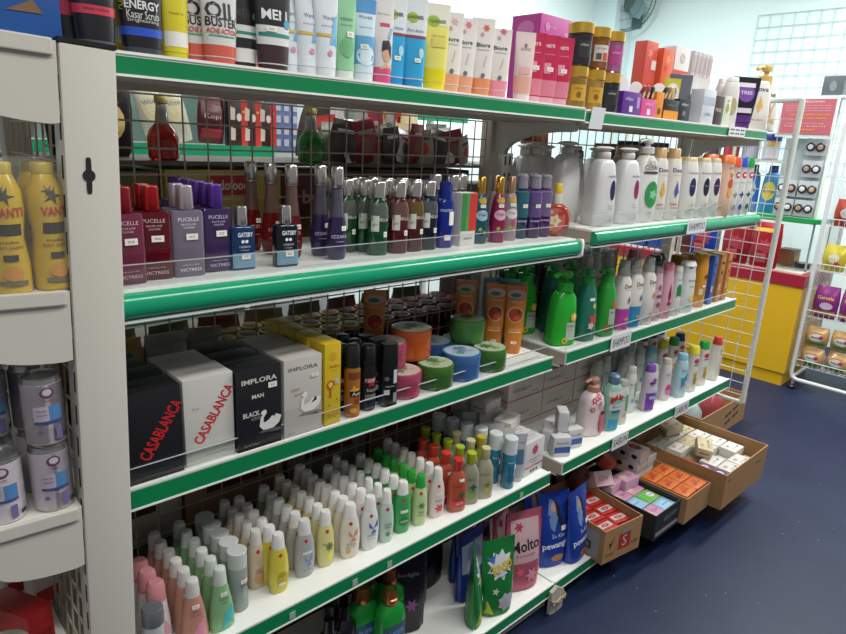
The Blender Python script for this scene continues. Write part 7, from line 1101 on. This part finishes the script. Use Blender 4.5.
for i, (y, c, l) in enumerate([(1.05, '#8a8070', 'grey'), (0.90, '#a89a7c', 'straw'), (0.75, '#b0a4a0', 'rose grey'), (0.61, '#3a84b8', 'blue')]): place('bx%d' % i, mk_box('household_box', 0.12, 0.08, 0.24, c, [('e', 0, 0.14, 0.035, 0.04, '#4a3a34' if i < 3 else '#d8c04c'), ('r', -0.05, 0.05, 0.02, 0.07, '#5a4a6c' if i < 3 else '#2a5a9c')]), 4.05, y, 1.064, '%s household box on the counter shelf' % l, 'box', None, -math.pi / 2)
for i, (y, w, c, lb_, l) in enumerate([(0.255, 0.11, '#3a8ac0', '#d8c03c', 'blue cleaner bottle with yellow label beside the compacts'), (0.375, 0.11, '#2f6ab0', '#b8c8d8', 'darker blue cleaner bottle beside the yellow-labelled one')]): place('cb%d' % i, shampoo(w, 0.30, c, '#20306c', [('e', 0, 0.14, 0.04, 0.06, lb_), ('t', 'SUPER', 0, 0.14, 0.06, 0.02, '#2a3a6c')], 0.15, 0.06, neck=0.5, name='cleaner_bottle'), 4.10, y, 1.038 + 0.02, l, 'bottle', None, -math.pi / 2)
for i, (y, c, l) in enumerate([(0.72, '#5a2a2c', 'maroon'), (0.90, '#1f3a8c', 'royal blue'), (1.08, '#274494', 'bright blue'), (1.26, '#5a5a5c', 'grey')]): place('lw%d' % i, mk_box('household_pack', 0.16, 0.10, 0.26, c, [('r', -0.06, 0.06, 0.15, 0.19, '#4a5a9c' if i in (1, 2) else '#6a5a54')], bev=0.01), 4.03, y, 0.729, '%s household pack on the counter under the small shelf' % l, 'pack', None, -math.pi / 2)
# wall grid and wall fan
wg = wires(G(), lambda y, z: (5.185, y, z), frange(-1.2, 0.96, 0.09), frange(1.30, 2.50, 0.09), 0.0025, mat('#a9bcc0', 0.4)).build('wall_grid'); tag(wg, 'pale wire grid fixed on the far wall', 'wall grid')
fan = thing('wall_fan', 'round caged wall fan high in the corner, dark motor at its centre', 'fan', (5.05, 2.02, 2.66))
Mf = Matrix(((0, 0, -1, 0), (0, 1, 0, 0), (1, 0, 0, 0), (0, 0, 0, 1)))
FM = mat('#4a6064', 0.35, 0.3); g = G()
for rr_, zz in ((0.24, 0), (0.235, 0.05), (0.16, 0.075), (0.09, 0.085)): g.tube([Mf @ Vector((rr_ * math.cos(t), rr_ * math.sin(t), zz)) for t in [2 * math.pi * k / 36 for k in range(36)]], 0.0045 if rr_ > 0.23 else 0.002, FM, 6, True)
for k in range(48):
    t = 2 * math.pi * k / 48; g.tube([Mf @ Vector((r_ * math.cos(t), r_ * math.sin(t), zz)) for r_, zz in ((0.24, 0), (0.235, 0.05), (0.16, 0.075), (0.05, 0.088))], 0.0010, FM, 4)
g.build('cage', fan); G().lathe([(0.07, -0.06), (0.085, -0.03), (0.085, 0.02), (0.05, 0.04)], mat('#5a6a64', 0.5), 24, Mf).build('motor', fan)
for k in range(3):
    t = 2 * math.pi * k / 3 + 0.4; G().loft([(0.0, 0.05, 0.004, 2, 0.0, 0.0), (0.08, 0.075, 0.004, 2, 0.0, 0.0), (0.14, 0.055, 0.004, 2, 0.0, 0.0)], mat('#7f9a9c', 0.3), 14, Mf @ Matrix.Rotation(t, 4, 'Z') @ Matrix.Translation((0, 0.05, 0.03)) @ Matrix.Rotation(-math.pi / 2, 4, 'X')).build('blade', fan)
G().tube([(0.05, 0, 0), (0.10, 0, -0.05), (0.145, 0, -0.10)], 0.018, mat('#5a6a64', 0.5), 12).box(0.125, 0.149, -0.05, 0.05, -0.20, -0.02, mat('#5a7a7a', 0.5)).build('wall_bracket', fan)
